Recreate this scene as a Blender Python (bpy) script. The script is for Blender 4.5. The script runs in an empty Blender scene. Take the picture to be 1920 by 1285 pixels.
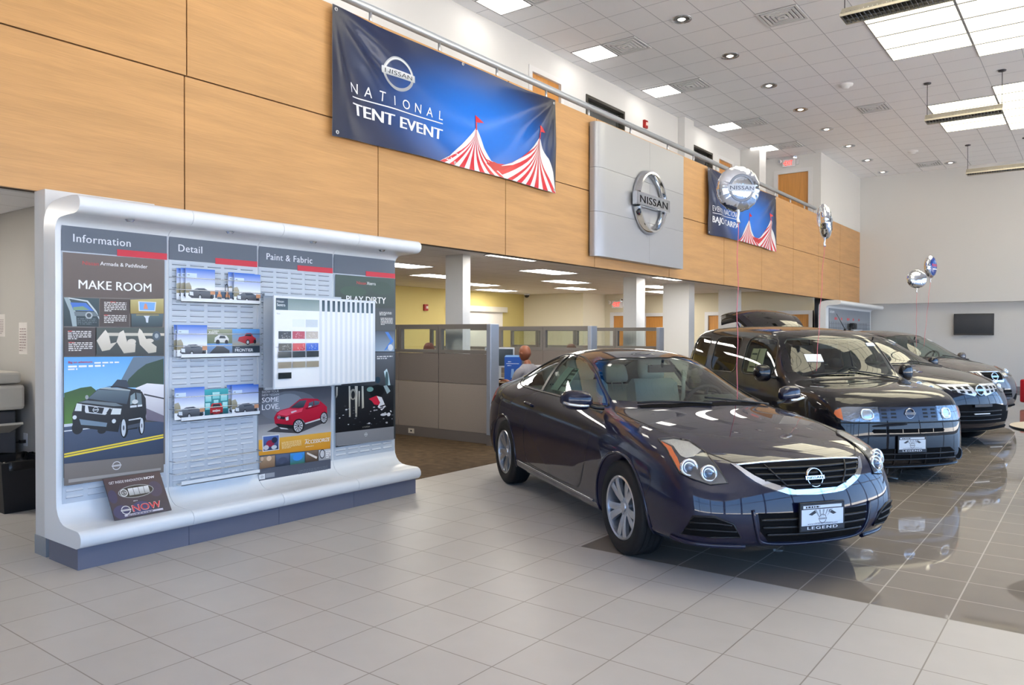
import bpy, bmesh, math, random
from mathutils import Vector, Matrix, geometry
from mathutils.bvhtree import BVHTree
random.seed(4)
SC = bpy.context.scene
COL = SC.collection
R = math.radians
V = Vector

# brightness of the daylight and the lamps
EXPOSURE = 0.5
SKY = 3.0
SUN = 60.0
WINX, WINY = 7.0, -5.0
CLOUD_E, TROFF_E, SPOT_E, OFFICE_E, DOWN_E = 3.0, 5.0, 5.0, 17.0, 1.5

# ---------------------------------------------------------------- camera
cam_data = bpy.data.cameras.new('camera')
cam = bpy.data.objects.new('camera', cam_data)
COL.objects.link(cam)
cam_data.sensor_width = 36.0
cam_data.lens = 36.0 * 1445.0 / 1920.0
cam_data.clip_start = 0.05
cam_data.clip_end = 400.0
yaw, pitch, roll = R(37.29), R(-.58), R(.13)
fw = V((-math.sin(yaw) * math.cos(pitch), math.cos(yaw) * math.cos(pitch), math.sin(pitch)))
rt = V((math.cos(yaw), math.sin(yaw), 0))
up = rt.cross(fw)
rt2 = math.cos(roll) * rt + math.sin(roll) * up
up2 = -math.sin(roll) * rt + math.cos(roll) * up
m = Matrix((rt2, up2, -fw)).transposed().to_4x4()
m.translation = V((0, 0, 1.52))
cam.matrix_world = m
SC.camera = cam

# ---------------------------------------------------------------- world and exposure
SC.view_settings.view_transform = 'Standard'
SC.view_settings.look = 'None'
SC.view_settings.gamma = 1.0
SC.view_settings.use_curve_mapping = False
SC.view_settings.exposure = EXPOSURE
SC.cycles.use_denoising = True
SC.cycles.use_adaptive_sampling = False
SC.cycles.max_bounces = 7
SC.cycles.diffuse_bounces = 4
SC.cycles.glossy_bounces = 4
SC.cycles.transmission_bounces = 6
SC.cycles.transparent_max_bounces = 12
SC.cycles.sample_clamp_indirect = 6.0
SC.cycles.caustics_reflective = False
SC.cycles.caustics_refractive = False
world = bpy.data.worlds.new('daylight')
SC.world = world
world.use_nodes = True
nt = world.node_tree
bg = nt.nodes['Background']
tc = nt.nodes.new('ShaderNodeTexCoord')
sp = nt.nodes.new('ShaderNodeSeparateXYZ')
cr = nt.nodes.new('ShaderNodeValToRGB')
nt.links.new(tc.outputs['Generated'], sp.inputs[0])
nt.links.new(sp.outputs['Z'], cr.inputs[0])
nt.links.new(cr.outputs[0], bg.inputs[0])
el = cr.color_ramp.elements
el[0].position, el[0].color = 0.0, (0.44, 0.66, 1.0, 1)
el[1].position, el[1].color = 0.75, (0.22, 0.46, 1.0, 1)
e3 = el.new(0.25); e3.color = (0.27, 0.53, 1.0, 1)
bg.inputs[1].default_value = SKY


def lamp(name, kind, loc, rot, energy, color, **kw):
    d = bpy.data.lights.new(name, kind)
    d.energy = energy
    d.color = color
    for k, v in kw.items():
        if k == 'portal':
            d.cycles.is_portal = True
        else:
            setattr(d, k, v)
    o = bpy.data.objects.new(name, d)
    COL.objects.link(o)
    o.location = loc
    o.rotation_euler = rot
    return o


# midday sun from behind the building: it lights the parking lot outside the windows
lamp('sun', 'SUN', (-20, 0, 30), (0, R(-38), 0), SUN, (1, .99, .97), angle=.01)
# window portals steer the daylight that comes through the two glazed fronts
lamp('window_light', 'AREA', (WINX - .1, 9.0, 2.2), (0, R(90), 0), 1, (1, 1, 1), shape='RECTANGLE', size=4.2, size_y=31.0, portal=1)
lamp('window_light', 'AREA', (.6, WINY + .1, 2.2), (R(90), 0, 0), 1, (1, 1, 1), shape='RECTANGLE', size=12.6, size_y=4.2, portal=1)

# ---------------------------------------------------------------- colours and materials


def lin(c):
    return c / 12.92 if c <= .04045 else ((c + .055) / 1.055) ** 2.4


def rgb(r, g=None, b=None):
    if g is None:
        r, g, b = r if isinstance(r, (tuple, list)) else (r, r, r)
    return (lin(r / 255), lin(g / 255), lin(b / 255), 1.0)


MATS = {}


def mat(name, col=(.8, .8, .8, 1), rough=.5, metal=0., emit=None, es=0., coat=0., coat_rough=.03, spec=None, trans=0., ior=1.45, alpha=1., bump=None, noise=None, sheen=0.):
    if name in MATS:
        return MATS[name]
    mt = bpy.data.materials.new(name)
    mt.use_nodes = True
    n = mt.node_tree.nodes
    l = mt.node_tree.links
    b = n['Principled BSDF']
    i = b.inputs
    i['Base Color'].default_value = col
    i['Roughness'].default_value = rough
    i['Metallic'].default_value = metal
    i['IOR'].default_value = ior
    if spec is not None:
        i['Specular IOR Level'].default_value = spec
    if coat:
        i['Coat Weight'].default_value = coat
        i['Coat Roughness'].default_value = coat_rough
    if emit:
        i['Emission Color'].default_value = emit
        i['Emission Strength'].default_value = es
    if trans:
        i['Transmission Weight'].default_value = trans
    if alpha < 1:
        i['Alpha'].default_value = alpha
    if sheen:
        i['Sheen Weight'].default_value = sheen
    if noise:   # (scale, amount, stretch xyz)
        co = n.new('ShaderNodeTexCoord')
        mp = n.new('ShaderNodeMapping')
        mp.inputs['Scale'].default_value = noise[2] if len(noise) > 2 else (1, 1, 1)
        nz = n.new('ShaderNodeTexNoise')
        nz.inputs['Scale'].default_value = noise[0]
        nz.inputs['Detail'].default_value = 4
        mx = n.new('ShaderNodeMixRGB')
        mx.blend_type = 'MULTIPLY'
        mx.inputs[0].default_value = 1
        rp = n.new('ShaderNodeMapRange')
        rp.inputs[1].default_value = .3
        rp.inputs[2].default_value = .7
        rp.inputs[3].default_value = 1 - noise[1]
        rp.inputs[4].default_value = 1 + noise[1]
        l.new(co.outputs['Object'], mp.inputs[0])
        l.new(mp.outputs[0], nz.inputs['Vector'])
        l.new(nz.outputs[0], rp.inputs[0])
        mx.inputs[1].default_value = col
        l.new(rp.outputs[0], mx.inputs[2])
        l.new(mx.outputs[0], i['Base Color'])
    if bump:    # (scale, strength)
        co = n.new('ShaderNodeTexCoord')
        nz = n.new('ShaderNodeTexNoise')
        nz.inputs['Scale'].default_value = bump[0]
        nz.inputs['Detail'].default_value = 3
        bp = n.new('ShaderNodeBump')
        bp.inputs['Strength'].default_value = bump[1]
        bp.inputs['Distance'].default_value = .01
        l.new(co.outputs['Object'], nz.inputs['Vector'])
        l.new(nz.outputs[0], bp.inputs['Height'])
        l.new(bp.outputs[0], i['Normal'])
    MATS[name] = mt
    return mt


def glass_mat(name, tint=(1, 1, 1, 1), refl=.12, rough=0.):
    """thin pane: see-through with a reflection that grows at grazing angles"""
    if name in MATS:
        return MATS[name]
    mt = bpy.data.materials.new(name)
    mt.use_nodes = True
    n = mt.node_tree.nodes
    l = mt.node_tree.links
    n.remove(n['Principled BSDF'])
    out = n['Material Output']
    tr = n.new('ShaderNodeBsdfTransparent'); tr.inputs[0].default_value = tint
    gl = n.new('ShaderNodeBsdfGlossy'); gl.inputs['Roughness'].default_value = rough
    lw = n.new('ShaderNodeLayerWeight'); lw.inputs[0].default_value = .5
    mr = n.new('ShaderNodeMapRange')
    mr.inputs[3].default_value = refl
    mr.inputs[4].default_value = 1.
    pw = n.new('ShaderNodeMath'); pw.operation = 'POWER'; pw.inputs[1].default_value = 4.
    l.new(lw.outputs['Facing'], pw.inputs[0])
    l.new(pw.outputs[0], mr.inputs[0])
    mx = n.new('ShaderNodeMixShader')
    l.new(mr.outputs[0], mx.inputs[0])
    l.new(tr.outputs[0], mx.inputs[1])
    l.new(gl.outputs[0], mx.inputs[2])
    l.new(mx.outputs[0], out.inputs[0])
    MATS[name] = mt
    return mt


def print_mat(name='printed_colours', rough=.45, coat=0.):
    """ink on paper or vinyl: the printed colours are a mesh attribute"""
    if name in MATS:
        return MATS[name]
    mt = mat(name, rough=rough, coat=coat)
    n = mt.node_tree.nodes
    a = n.new('ShaderNodeVertexColor')
    a.layer_name = 'ink'
    mt.node_tree.links.new(a.outputs[0], n['Principled BSDF'].inputs['Base Color'])
    return mt


# ---------------------------------------------------------------- mesh builder


class MB:
    def __init__(s):
        s.v = []; s.f = []; s.m = []; s.sm = []; s.c = []
        s.xf = None

    def vert(s, p):
        p = V(p)
        if s.xf is not None:
            p = s.xf @ p
        s.v.append(p)
        return len(s.v) - 1

    def face(s, idx, m=0, sm=False, c=None):
        s.f.append(tuple(idx)); s.m.append(m); s.sm.append(sm); s.c.append(c)

    def poly(s, pts, m=0, sm=False, c=None):
        s.face([s.vert(p) for p in pts], m, sm, c)

    def box(s, lo, hi, m=0, c=None):
        x0, y0, z0 = lo; x1, y1, z1 = hi
        i = [s.vert(p) for p in ((x0, y0, z0), (x1, y0, z0), (x1, y1, z0), (x0, y1, z0), (x0, y0, z1), (x1, y0, z1), (x1, y1, z1), (x0, y1, z1))]
        for q in ((0, 3, 2, 1), (4, 5, 6, 7), (0, 1, 5, 4), (1, 2, 6, 5), (2, 3, 7, 6), (3, 0, 4, 7)):
            s.face([i[k] for k in q], m, False, c)

    def cbox(s, c, d, m=0, col=None):
        s.box([c[k] - d[k] / 2 for k in range(3)], [c[k] + d[k] / 2 for k in range(3)], m, col)

    def frame(s, d):
        d = V(d).normalized()
        a = V((0, 0, 1)) if abs(d.z) < .9 else V((1, 0, 0))
        u = d.cross(a).normalized()
        return u, d.cross(u).normalized()

    def cyl(s, p0, p1, r0, r1=None, n=12, m=0, cap=True, sm=True):
        p0, p1 = V(p0), V(p1)
        r1 = r0 if r1 is None else r1
        u, w = s.frame(p1 - p0)
        a = [s.vert(p0 + (u * math.cos(t) + w * math.sin(t)) * r0) for t in [2 * math.pi * k / n for k in range(n)]]
        b = [s.vert(p1 + (u * math.cos(t) + w * math.sin(t)) * r1) for t in [2 * math.pi * k / n for k in range(n)]]
        for k in range(n):
            s.face((a[k], a[(k + 1) % n], b[(k + 1) % n], b[k]), m, sm)
        if cap:
            s.face(a[::-1], m); s.face(b, m)

    def tube(s, pts, r, n=8, m=0, closed=False, cap=True, flat=1.0):
        pts = [V(p) for p in pts]
        rings = []
        N = len(pts)
        prev = None
        for k, p in enumerate(pts):
            if closed:
                d = pts[(k + 1) % N] - pts[k - 1]
            else:
                d = pts[min(k + 1, N - 1)] - pts[max(k - 1, 0)]
            d.normalize()
            if prev is None:
                u, w = s.frame(d)
            else:
                u = prev - d * prev.dot(d)
                u.normalize()
                w = d.cross(u)
            prev = u
            rr = r[k] if isinstance(r, (list, tuple)) else r
            rings.append([s.vert(p + (u * math.cos(t) + w * math.sin(t) * flat) * rr) for t in [2 * math.pi * j / n for j in range(n)]])
        for k in range(N if closed else N - 1):
            a, b = rings[k], rings[(k + 1) % N]
            for j in range(n):
                s.face((a[j], a[(j + 1) % n], b[(j + 1) % n], b[j]), m, True)
        if cap and not closed:
            s.face(rings[0][::-1], m); s.face(rings[-1], m)

    def lathe(s, prof, o=(0, 0, 0), ax=(0, 0, 1), n=24, m=0, sm=True, a0=0, a1=2 * math.pi, mats=None):
        """prof: (radius, height along axis)"""
        o = V(o); ax = V(ax).normalized()
        u, w = s.frame(ax)
        full = abs(a1 - a0 - 2 * math.pi) < 1e-6
        nn = n if full else n + 1
        rings = []
        for r, h in prof:
            if r < 1e-6:
                rings.append([s.vert(o + ax * h)] * nn)
            else:
                rings.append([s.vert(o + ax * h + (u * math.cos(a0 + (a1 - a0) * k / n) + w * math.sin(a0 + (a1 - a0) * k / n)) * r) for k in range(nn)])
        for j in range(len(prof) - 1):
            a, b = rings[j], rings[j + 1]
            mm = mats[j] if mats else m
            for k in range(n):
                q = [a[k], a[(k + 1) % nn], b[(k + 1) % nn], b[k]]
                q2 = []
                for t in q:
                    if t not in q2:
                        q2.append(t)
                if len(q2) > 2:
                    s.face(q2, mm, sm)

    def prism(s, poly, h0, h1, fn, m=0, sm=False, m_side=None):
        """extrude a 2D outline; fn(u, v, h) gives the point"""
        a = [s.vert(fn(u, v, h0)) for u, v in poly]
        b = [s.vert(fn(u, v, h1)) for u, v in poly]
        n = len(poly)
        ms = m if m_side is None else m_side
        for k in range(n):
            s.face((a[k], a[(k + 1) % n], b[(k + 1) % n], b[k]), ms, sm)
        tri = geometry.tessellate_polygon([[V((u, v, 0)) for u, v in poly]])
        for t in tri:
            s.face([b[k] for k in t], m)
            s.face([a[k] for k in t[::-1]], m)

    def grid(s, nu, nv, fn, m=0, sm=True, wrap=False):
        ids = [[s.vert(fn(i, j)) for j in range(nv)] for i in range(nu)]
        for i in range(nu if wrap else nu - 1):
            for j in range(nv - 1):
                i2 = (i + 1) % nu
                s.face((ids[i][j], ids[i2][j], ids[i2][j + 1], ids[i][j + 1]), m, sm)
        return ids

    def add(s, other, xf=None, m=None):
        o = len(s.v)
        for p in other.v:
            s.v.append(xf @ p if xf is not None else p.copy())
        for k, f in enumerate(other.f):
            s.face([i + o for i in f], other.m[k] if m is None else m, other.sm[k], other.c[k])

    def build(s, name, mats, parent=None, loc=None, rotz=None, bev=0, seg=2, sub=0, sharp=None, solid=0, fix=True, ink=False):
        me = bpy.data.meshes.new(name)
        me.from_pydata(s.v, [], s.f)
        if not isinstance(mats, (list, tuple)):
            mats = [mats]
        for mm in mats:
            me.materials.append(mm)
        me.polygons.foreach_set('material_index', s.m)
        me.polygons.foreach_set('use_smooth', s.sm)
        if ink:
            at = me.color_attributes.new('ink', 'FLOAT_COLOR', 'CORNER')
            buf = []
            for k, f in enumerate(s.f):
                c = s.c[k]
                if c is None:
                    c = (.8, .8, .8, 1)
                for q in range(len(f)):
                    buf.extend(c[q] if isinstance(c[0], (tuple, list)) else c)
            at.data.foreach_set('color', buf)
        if fix:
            bm = bmesh.new(); bm.from_mesh(me)
            bmesh.ops.recalc_face_normals(bm, faces=bm.faces)
            bm.to_mesh(me); bm.free()
        if sharp:
            me.set_sharp_from_angle(angle=R(sharp))
        me.update()
        o = bpy.data.objects.new(name, me)
        COL.objects.link(o)
        if parent:
            o.parent = parent
        if loc is not None:
            o.location = loc
        if rotz is not None:
            o.rotation_euler = (0, 0, rotz)
        if solid:
            md = o.modifiers.new('solid', 'SOLIDIFY'); md.thickness = solid; md.offset = -1
        if bev:
            md = o.modifiers.new('bevel', 'BEVEL'); md.width = bev; md.segments = seg; md.limit_method = 'ANGLE'; md.angle_limit = R(40)
            md.harden_normals = False
        if sub:
            md = o.modifiers.new('sub', 'SUBSURF'); md.levels = sub; md.render_levels = sub
        return o


def tag(o, label, cat, group=None, kind=None):
    if label:
        o['label'] = label
    if cat:
        o['category'] = cat
    if group:
        o['group'] = group
    if kind:
        o['kind'] = kind
    return o


def thing(name, label, cat, loc=(0, 0, 0), rotz=0, group=None):
    o = bpy.data.objects.new(name, None)
    o.empty_display_size = .2
    COL.objects.link(o)
    o.location = loc
    o.rotation_euler = (0, 0, rotz)
    return tag(o, label, cat, group)


def struct(name, mb, mats, **kw):
    o = mb.build(name, mats, **kw)
    o['kind'] = 'structure'
    return o


def dup(root, loc, rotz=None, label=None, group=None):
    r = root.copy(); COL.objects.link(r)
    r.location = loc
    if rotz is not None:
        r.rotation_euler = (0, 0, rotz)
    if label:
        r['label'] = label
    if group:
        r['group'] = group
    for ch in list(root.children):
        c = ch.copy(); COL.objects.link(c); c.parent = r
        for g in list(ch.children):
            d = g.copy(); COL.objects.link(d); d.parent = c
    return r


# ---------------------------------------------------------------- lettering and flat artwork
_tc = {}


def text_tris(txt, bold=0., space=1., shear=0.):
    """triangles of a line of lettering, 1 unit high capitals, left at 0, baseline at 0"""
    key = (txt, bold, space, shear)
    if key in _tc:
        return _tc[key]
    cu = bpy.data.curves.new('lettering', 'FONT')
    cu.body = txt
    cu.size = 1.37
    cu.offset = bold
    cu.space_character = space
    cu.shear = shear
    cu.resolution_u = 3
    o = bpy.data.objects.new('lettering', cu)
    COL.objects.link(o)
    dg = bpy.context.evaluated_depsgraph_get()
    me = bpy.data.meshes.new_from_object(o.evaluated_get(dg))
    me.calc_loop_triangles()
    vs = [(q.co.x, q.co.y) for q in me.vertices]
    tr = [tuple(vs[k] for k in t.vertices) for t in me.loop_triangles]
    bpy.data.objects.remove(o)
    bpy.data.meshes.remove(me)
    bpy.data.curves.remove(cu)
    _tc[key] = tr
    return tr


def clip(poly, ax, val, keep_low):
    out = []
    n = len(poly)
    for k in range(n):
        a, b = poly[k], poly[(k + 1) % n]
        da = (val - a[0][ax]) if keep_low else (a[0][ax] - val)
        db = (val - b[0][ax]) if keep_low else (b[0][ax] - val)
        if da >= 0:
            out.append(a)
        if da * db < 0:
            t = da / (da - db)
            out.append((tuple(a[0][i] + (b[0][i] - a[0][i]) * t for i in (0, 1)), tuple(a[1][i] + (b[1][i] - a[1][i]) * t for i in range(4))))
    return out


class Art:
    """flat printed artwork in its own u, v coordinates"""

    def __init__(s):
        s.t = []
        s.lay = 0

    def tri(s, pts, cols):
        s.t.append((pts, cols, s.lay))

    def poly(s, pts, c, c2=None):
        """c2: colour at the top (v max) for a printed gradient"""
        s.lay += 1
        v0 = min(p[1] for p in pts); v1 = max(p[1] for p in pts)

        def cc(p):
            if c2 is None:
                return c
            t = (p[1] - v0) / max(v1 - v0, 1e-9)
            return tuple(c[i] + (c2[i] - c[i]) * t for i in range(4))
        for t in geometry.tessellate_polygon([[V((p[0], p[1], 0)) for p in pts]]):
            q = [pts[k] for k in t]
            s.t.append((q, [cc(p) for p in q], s.lay))

    def rect(s, x0, y0, x1, y1, c, c2=None):
        s.poly([(x0, y0), (x1, y0), (x1, y1), (x0, y1)], c, c2)

    def ell(s, x, y, rx, ry, c, n=20, a0=0, a1=360, c2=None):
        s.poly([(x + rx * math.cos(R(a0 + (a1 - a0) * k / n)), y + ry * math.sin(R(a0 + (a1 - a0) * k / n))) for k in range(n + (0 if a1 - a0 == 360 else 1))], c, c2)

    def ring(s, x, y, rx, ry, w, c, n=24, a0=0, a1=360):
        s.lay += 1
        for k in range(n):
            t0, t1 = R(a0 + (a1 - a0) * k / n), R(a0 + (a1 - a0) * (k + 1) / n)
            p = lambda t, d: (x + (rx - d) * math.cos(t), y + (ry - d) * math.sin(t))
            s.t.append(([p(t0, 0), p(t1, 0), p(t1, w)], [c] * 3, s.lay))
            s.t.append(([p(t0, 0), p(t1, w), p(t0, w)], [c] * 3, s.lay))

    def line(s, pts, w, c):
        for a, b in zip(pts, pts[1:]):
            dx, dy = b[0] - a[0], b[1] - a[1]
            L = math.hypot(dx, dy) or 1
            nx, ny = -dy / L * w / 2, dx / L * w / 2
            s.poly([(a[0] + nx, a[1] + ny), (b[0] + nx, b[1] + ny), (b[0] - nx, b[1] - ny), (a[0] - nx, a[1] - ny)], c)

    def text(s, txt, x, y, h, c, bold=.01, space=1., align='l', width=None, shear=0.):
        tr = text_tris(txt, 0, space, shear)
        xs = [p[0] for t in tr for p in t]
        if not xs:
            return
        a, b = min(xs), max(xs)
        sx = h if width is None else width / (b - a)
        w = (b - a) * sx
        ox = x - {'l': 0, 'c': w / 2, 'r': w}[align]
        s.lay += 1
        for t in tr:
            for d in ((0,) if bold <= .006 else (-1, 0, 1)):
                e = d * bold * .8
                s.t.append(([(ox + (p[0] - a + e) * sx, y + p[1] * h) for p in t], [c] * 3, s.lay + (d + 1) * .35))

    def logo(s, x, y, r, c, ct, bar=None):
        s.ring(x, y, r, r, r * .17, c, a0=17, a1=163)
        s.ring(x, y, r, r, r * .17, c, a0=197, a1=343)
        s.rect(x - r * 1.08, y - r * .19, x + r * 1.08, y + r * .19, bar or c)
        s.text('NISSAN', x, y - r * .11, r * .22, ct, .01, 1.05, 'c', width=r * 1.7)

    def lines(s, x0, y0, x1, y1, n, c, seed=1, fill=.55):
        """rows of fine print"""
        rd = random.Random(seed)
        dy = max(y1 - y0, .004) / n
        for k in range(n):
            y = y1 - dy * (k + 1)
            x = x0
            end = x1 if k < n - 1 else x0 + (x1 - x0) * rd.uniform(.3, .8)
            while x < end:
                w = rd.uniform(.8, 2.6) * dy
                s.rect(x, y, min(x + w, end), y + dy * fill, c)
                x += w + dy * .45

    def into(s, mb, fn, step=.0004, gu=None, gv=None, m=0):
        """place on a surface: fn(u, v, h) with h the height above it"""
        for pts, cols, lay in s.t:
            P = [(tuple(p), tuple(c)) for p, c in zip(pts, cols)]
            cells = [P]
            for ax, cuts in ((0, gu), (1, gv)):
                if not cuts:
                    continue
                nxt = []
                for c in cells:
                    lo = min(p[0][ax] for p in c); hi = max(p[0][ax] for p in c)
                    rest = c
                    for g in cuts:
                        if g <= lo or g >= hi:
                            continue
                        a = clip(rest, ax, g, True)
                        if len(a) > 2:
                            nxt.append(a)
                        rest = clip(rest, ax, g, False)
                        if len(rest) < 3:
                            break
                    if len(rest) > 2:
                        nxt.append(rest)
                cells = nxt
            for c in cells:
                mb.poly([fn(p[0][0], p[0][1], lay * step) for p in c], m, True, [p[1] for p in c])


def plane_fn(o, u, v, off=0.):
    o, u, v = V(o), V(u).normalized(), V(v).normalized()
    n = u.cross(v)
    return lambda a, b, h: o + u * a + v * b + n * (h + off)


def catmull(pts, n=8, closed=False):
    out = []
    N = len(pts)
    P = [V(p) for p in pts]
    for k in range(N if closed else N - 1):
        if closed:
            a, b, c, d = P[k - 1], P[k], P[(k + 1) % N], P[(k + 2) % N]
        else:
            a, b, c, d = P[max(k - 1, 0)], P[k], P[k + 1], P[min(k + 2, N - 1)]
        for i in range(n):
            t = i / n
            out.append(.5 * ((2 * b) + (c - a) * t + (2 * a - 5 * b + 4 * c - d) * t * t + (3 * b - a - 3 * c + d) * t ** 3))
    if not closed:
        out.append(P[-1])
    return out
# ================================================================ the setting
XF, YE, ZC = -5.8, 25.05, 6.30          # wood front, far wall, main ceiling
ZB, ZS, ZT, ZO = 2.50, 3.575, 4.645, 2.70    # wood front: foot, seam, top; office ceiling
XO, YO = -13.5, 18.3                    # office back walls
wall_white = mat('wall_white', rgb(207, 207, 207), .7)
ceil_shell = mat('ceiling_shell', rgb(212, 212, 215), .9)


def tile_floor(name, base, gap, rough, ox, oy, px, py, mortar=.0035, coat=0., var=.06):
    mt = bpy.data.materials.new(name); mt.use_nodes = True
    n = mt.node_tree.nodes; l = mt.node_tree.links; b = n['Principled BSDF']
    co = n.new('ShaderNodeTexCoord')
    mp = n.new('ShaderNodeMapping'); mp.inputs['Location'].default_value = (-ox, -oy, 0)
    l.new(co.outputs['Object'], mp.inputs[0])
    bk = n.new('ShaderNodeTexBrick')
    bk.offset = 0; bk.squash = 1
    bk.inputs['Scale'].default_value = 1
    bk.inputs['Brick Width'].default_value = px
    bk.inputs['Row Height'].default_value = py
    bk.inputs['Mortar Size'].default_value = mortar
    bk.inputs['Mortar Smooth'].default_value = .2
    bk.inputs['Color1'].default_value = base
    bk.inputs['Color2'].default_value = tuple(c * (1 - var) for c in base[:3]) + (1,)
    bk.inputs['Mortar'].default_value = gap
    l.new(mp.outputs[0], bk.inputs['Vector'])
    nz = n.new('ShaderNodeTexNoise'); nz.inputs['Scale'].default_value = 5; nz.inputs['Detail'].default_value = 5
    l.new(co.outputs['Object'], nz.inputs['Vector'])
    mr = n.new('ShaderNodeMapRange'); mr.inputs[3].default_value = .94; mr.inputs[4].default_value = 1.06
    l.new(nz.outputs[0], mr.inputs[0])
    mx = n.new('ShaderNodeMixRGB'); mx.blend_type = 'MULTIPLY'; mx.inputs[0].default_value = 1
    l.new(bk.outputs['Color'], mx.inputs[1]); l.new(mr.outputs[0], mx.inputs[2])
    l.new(mx.outputs[0], b.inputs['Base Color'])
    b.inputs['Roughness'].default_value = rough
    if coat:
        b.inputs['Coat Weight'].default_value = coat; b.inputs['Coat Roughness'].default_value = .02
    bp = n.new("ShaderNodeBump"); bp.inputs["Strength"].default_value = .25 if rough > .2 else .04; bp.inputs['Distance'].default_value = .002; bp.invert = True
    l.new(bk.outputs['Fac'], bp.inputs['Height'])
    if rough > .2:
        l.new(bp.outputs[0], b.inputs['Normal'])
    return mt


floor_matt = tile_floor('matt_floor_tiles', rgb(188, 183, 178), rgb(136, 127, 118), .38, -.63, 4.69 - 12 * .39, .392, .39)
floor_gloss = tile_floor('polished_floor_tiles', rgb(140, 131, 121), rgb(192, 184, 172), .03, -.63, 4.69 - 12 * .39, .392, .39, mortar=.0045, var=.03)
floor_pale = tile_floor('polished_pale_tiles', rgb(172, 166, 160), rgb(140, 132, 124), .08, -.63, 4.69 - 12 * .39, .392, .39, var=.03)
carpet = mat('brown_carpet', rgb(86, 68, 47), .95, bump=(260, .6), noise=(9, .35))
b = MB()
YZ, X1, X2 = 4.69, -2.95, .55 - .392 * 3     # polished strip starts at YZ


def slab(lo, hi, m, z=0.):
    b.box((lo[0], lo[1], -.1), (hi[0], hi[1], z), m)


slab((XF - .02 + .15, WINY), (WINX, YZ), 0)
slab((-14.5, WINY), (XF + .13, 5.7), 0)
slab((XF + .13, YZ), (X1, YE + .6), 0)
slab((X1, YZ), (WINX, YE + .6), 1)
slab((-14.5, 5.7), (XF + .13, YE + .6), 3, .002)
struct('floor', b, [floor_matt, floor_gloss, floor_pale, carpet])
b = MB(); b.box((-60, -70, -.3), (80, 90, -.12), 0)
struct('ground', b, [mat('parking_lot', rgb(176, 168, 156), .9, noise=(2, .2))])


def ceil_tiles(name, col, gap, ox, oy, px, py, mort=.006):
    mt = bpy.data.materials.new(name); mt.use_nodes = True
    n = mt.node_tree.nodes; l = mt.node_tree.links; b = n['Principled BSDF']
    co = n.new('ShaderNodeTexCoord')
    mp = n.new('ShaderNodeMapping'); mp.inputs['Location'].default_value = (-ox, -oy, 0)
    l.new(co.outputs['Object'], mp.inputs[0])
    bk = n.new('ShaderNodeTexBrick'); bk.offset = 0
    for k, v in (('Scale', 1), ('Brick Width', px), ('Row Height', py), ('Mortar Size', mort), ('Mortar Smooth', .1), ('Color1', col), ('Color2', tuple(c * .97 for c in col[:3]) + (1,)), ('Mortar', gap)):
        bk.inputs[k].default_value = v
    l.new(mp.outputs[0], bk.inputs['Vector'])
    l.new(bk.outputs['Color'], b.inputs['Base Color'])
    b.inputs['Roughness'].default_value = .9
    return mt


CX, CY, PX, PY = -2.89, 14.70, .61, .653     # ceiling grid
b = MB(); b.box((-8.2, WINY - .3, ZC), (WINX + .3, YE + .9, ZC + .12))
struct('ceiling', b, [ceil_tiles('ceiling_tiles', rgb(250, 250, 253), rgb(186, 187, 194), CX - 20 * PX, CY - 40 * PY, PX, PY)])
b = MB(); b.box((XO - .8, WINY, ZO), (XF - .1, YE + .5, ZO + .1))
struct('ceiling', b, [ceil_tiles('office_ceiling_tiles', rgb(240, 238, 240), rgb(200, 194, 194), XO, 0, .61, .61)])
b = MB(); b.box((-8.2, WINY, ZO + .35), (XF - .12, YE + .5, ZO + .6))
struct('floor', b, [carpet])


# ---- wood front of the balcony
def wood_mat(name, col):
    mt = mat(name, col, .38)
    n = mt.node_tree.nodes; l = mt.node_tree.links; bs = n['Principled BSDF']
    co = n.new('ShaderNodeTexCoord')
    mp = n.new('ShaderNodeMapping'); mp.inputs['Scale'].default_value = (1, 1.3, 55)
    l.new(co.outputs['Object'], mp.inputs[0])
    nz = n.new('ShaderNodeTexNoise'); nz.inputs['Scale'].default_value = 3; nz.inputs['Detail'].default_value = 7; nz.inputs['Roughness'].default_value = .65
    l.new(mp.outputs[0], nz.inputs['Vector'])
    mp2 = n.new('ShaderNodeMapping'); mp2.inputs['Scale'].default_value = (1, .5, 5)
    l.new(co.outputs['Object'], mp2.inputs[0])
    n2 = n.new('ShaderNodeTexNoise'); n2.inputs['Scale'].default_value = 2; n2.inputs['Detail'].default_value = 3
    l.new(mp2.outputs[0], n2.inputs['Vector'])
    ad = n.new('ShaderNodeMath'); ad.operation = 'ADD'
    l.new(nz.outputs[0], ad.inputs[0]); l.new(n2.outputs[0], ad.inputs[1])
    cr = n.new('ShaderNodeValToRGB')
    e = cr.color_ramp.elements
    e[0].position, e[0].color = .38, tuple(c * .84 for c in col[:3]) + (1,)
    e[1].position, e[1].color = .62, tuple(min(1, c * 1.07) for c in col[:3]) + (1,)
    hv = n.new('ShaderNodeMath'); hv.operation = 'MULTIPLY'; hv.inputs[1].default_value = .5
    l.new(ad.outputs[0], hv.inputs[0]); l.new(hv.outputs[0], cr.inputs[0])
    l.new(cr.outputs[0], bs.inputs['Base Color'])
    return mt


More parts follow.
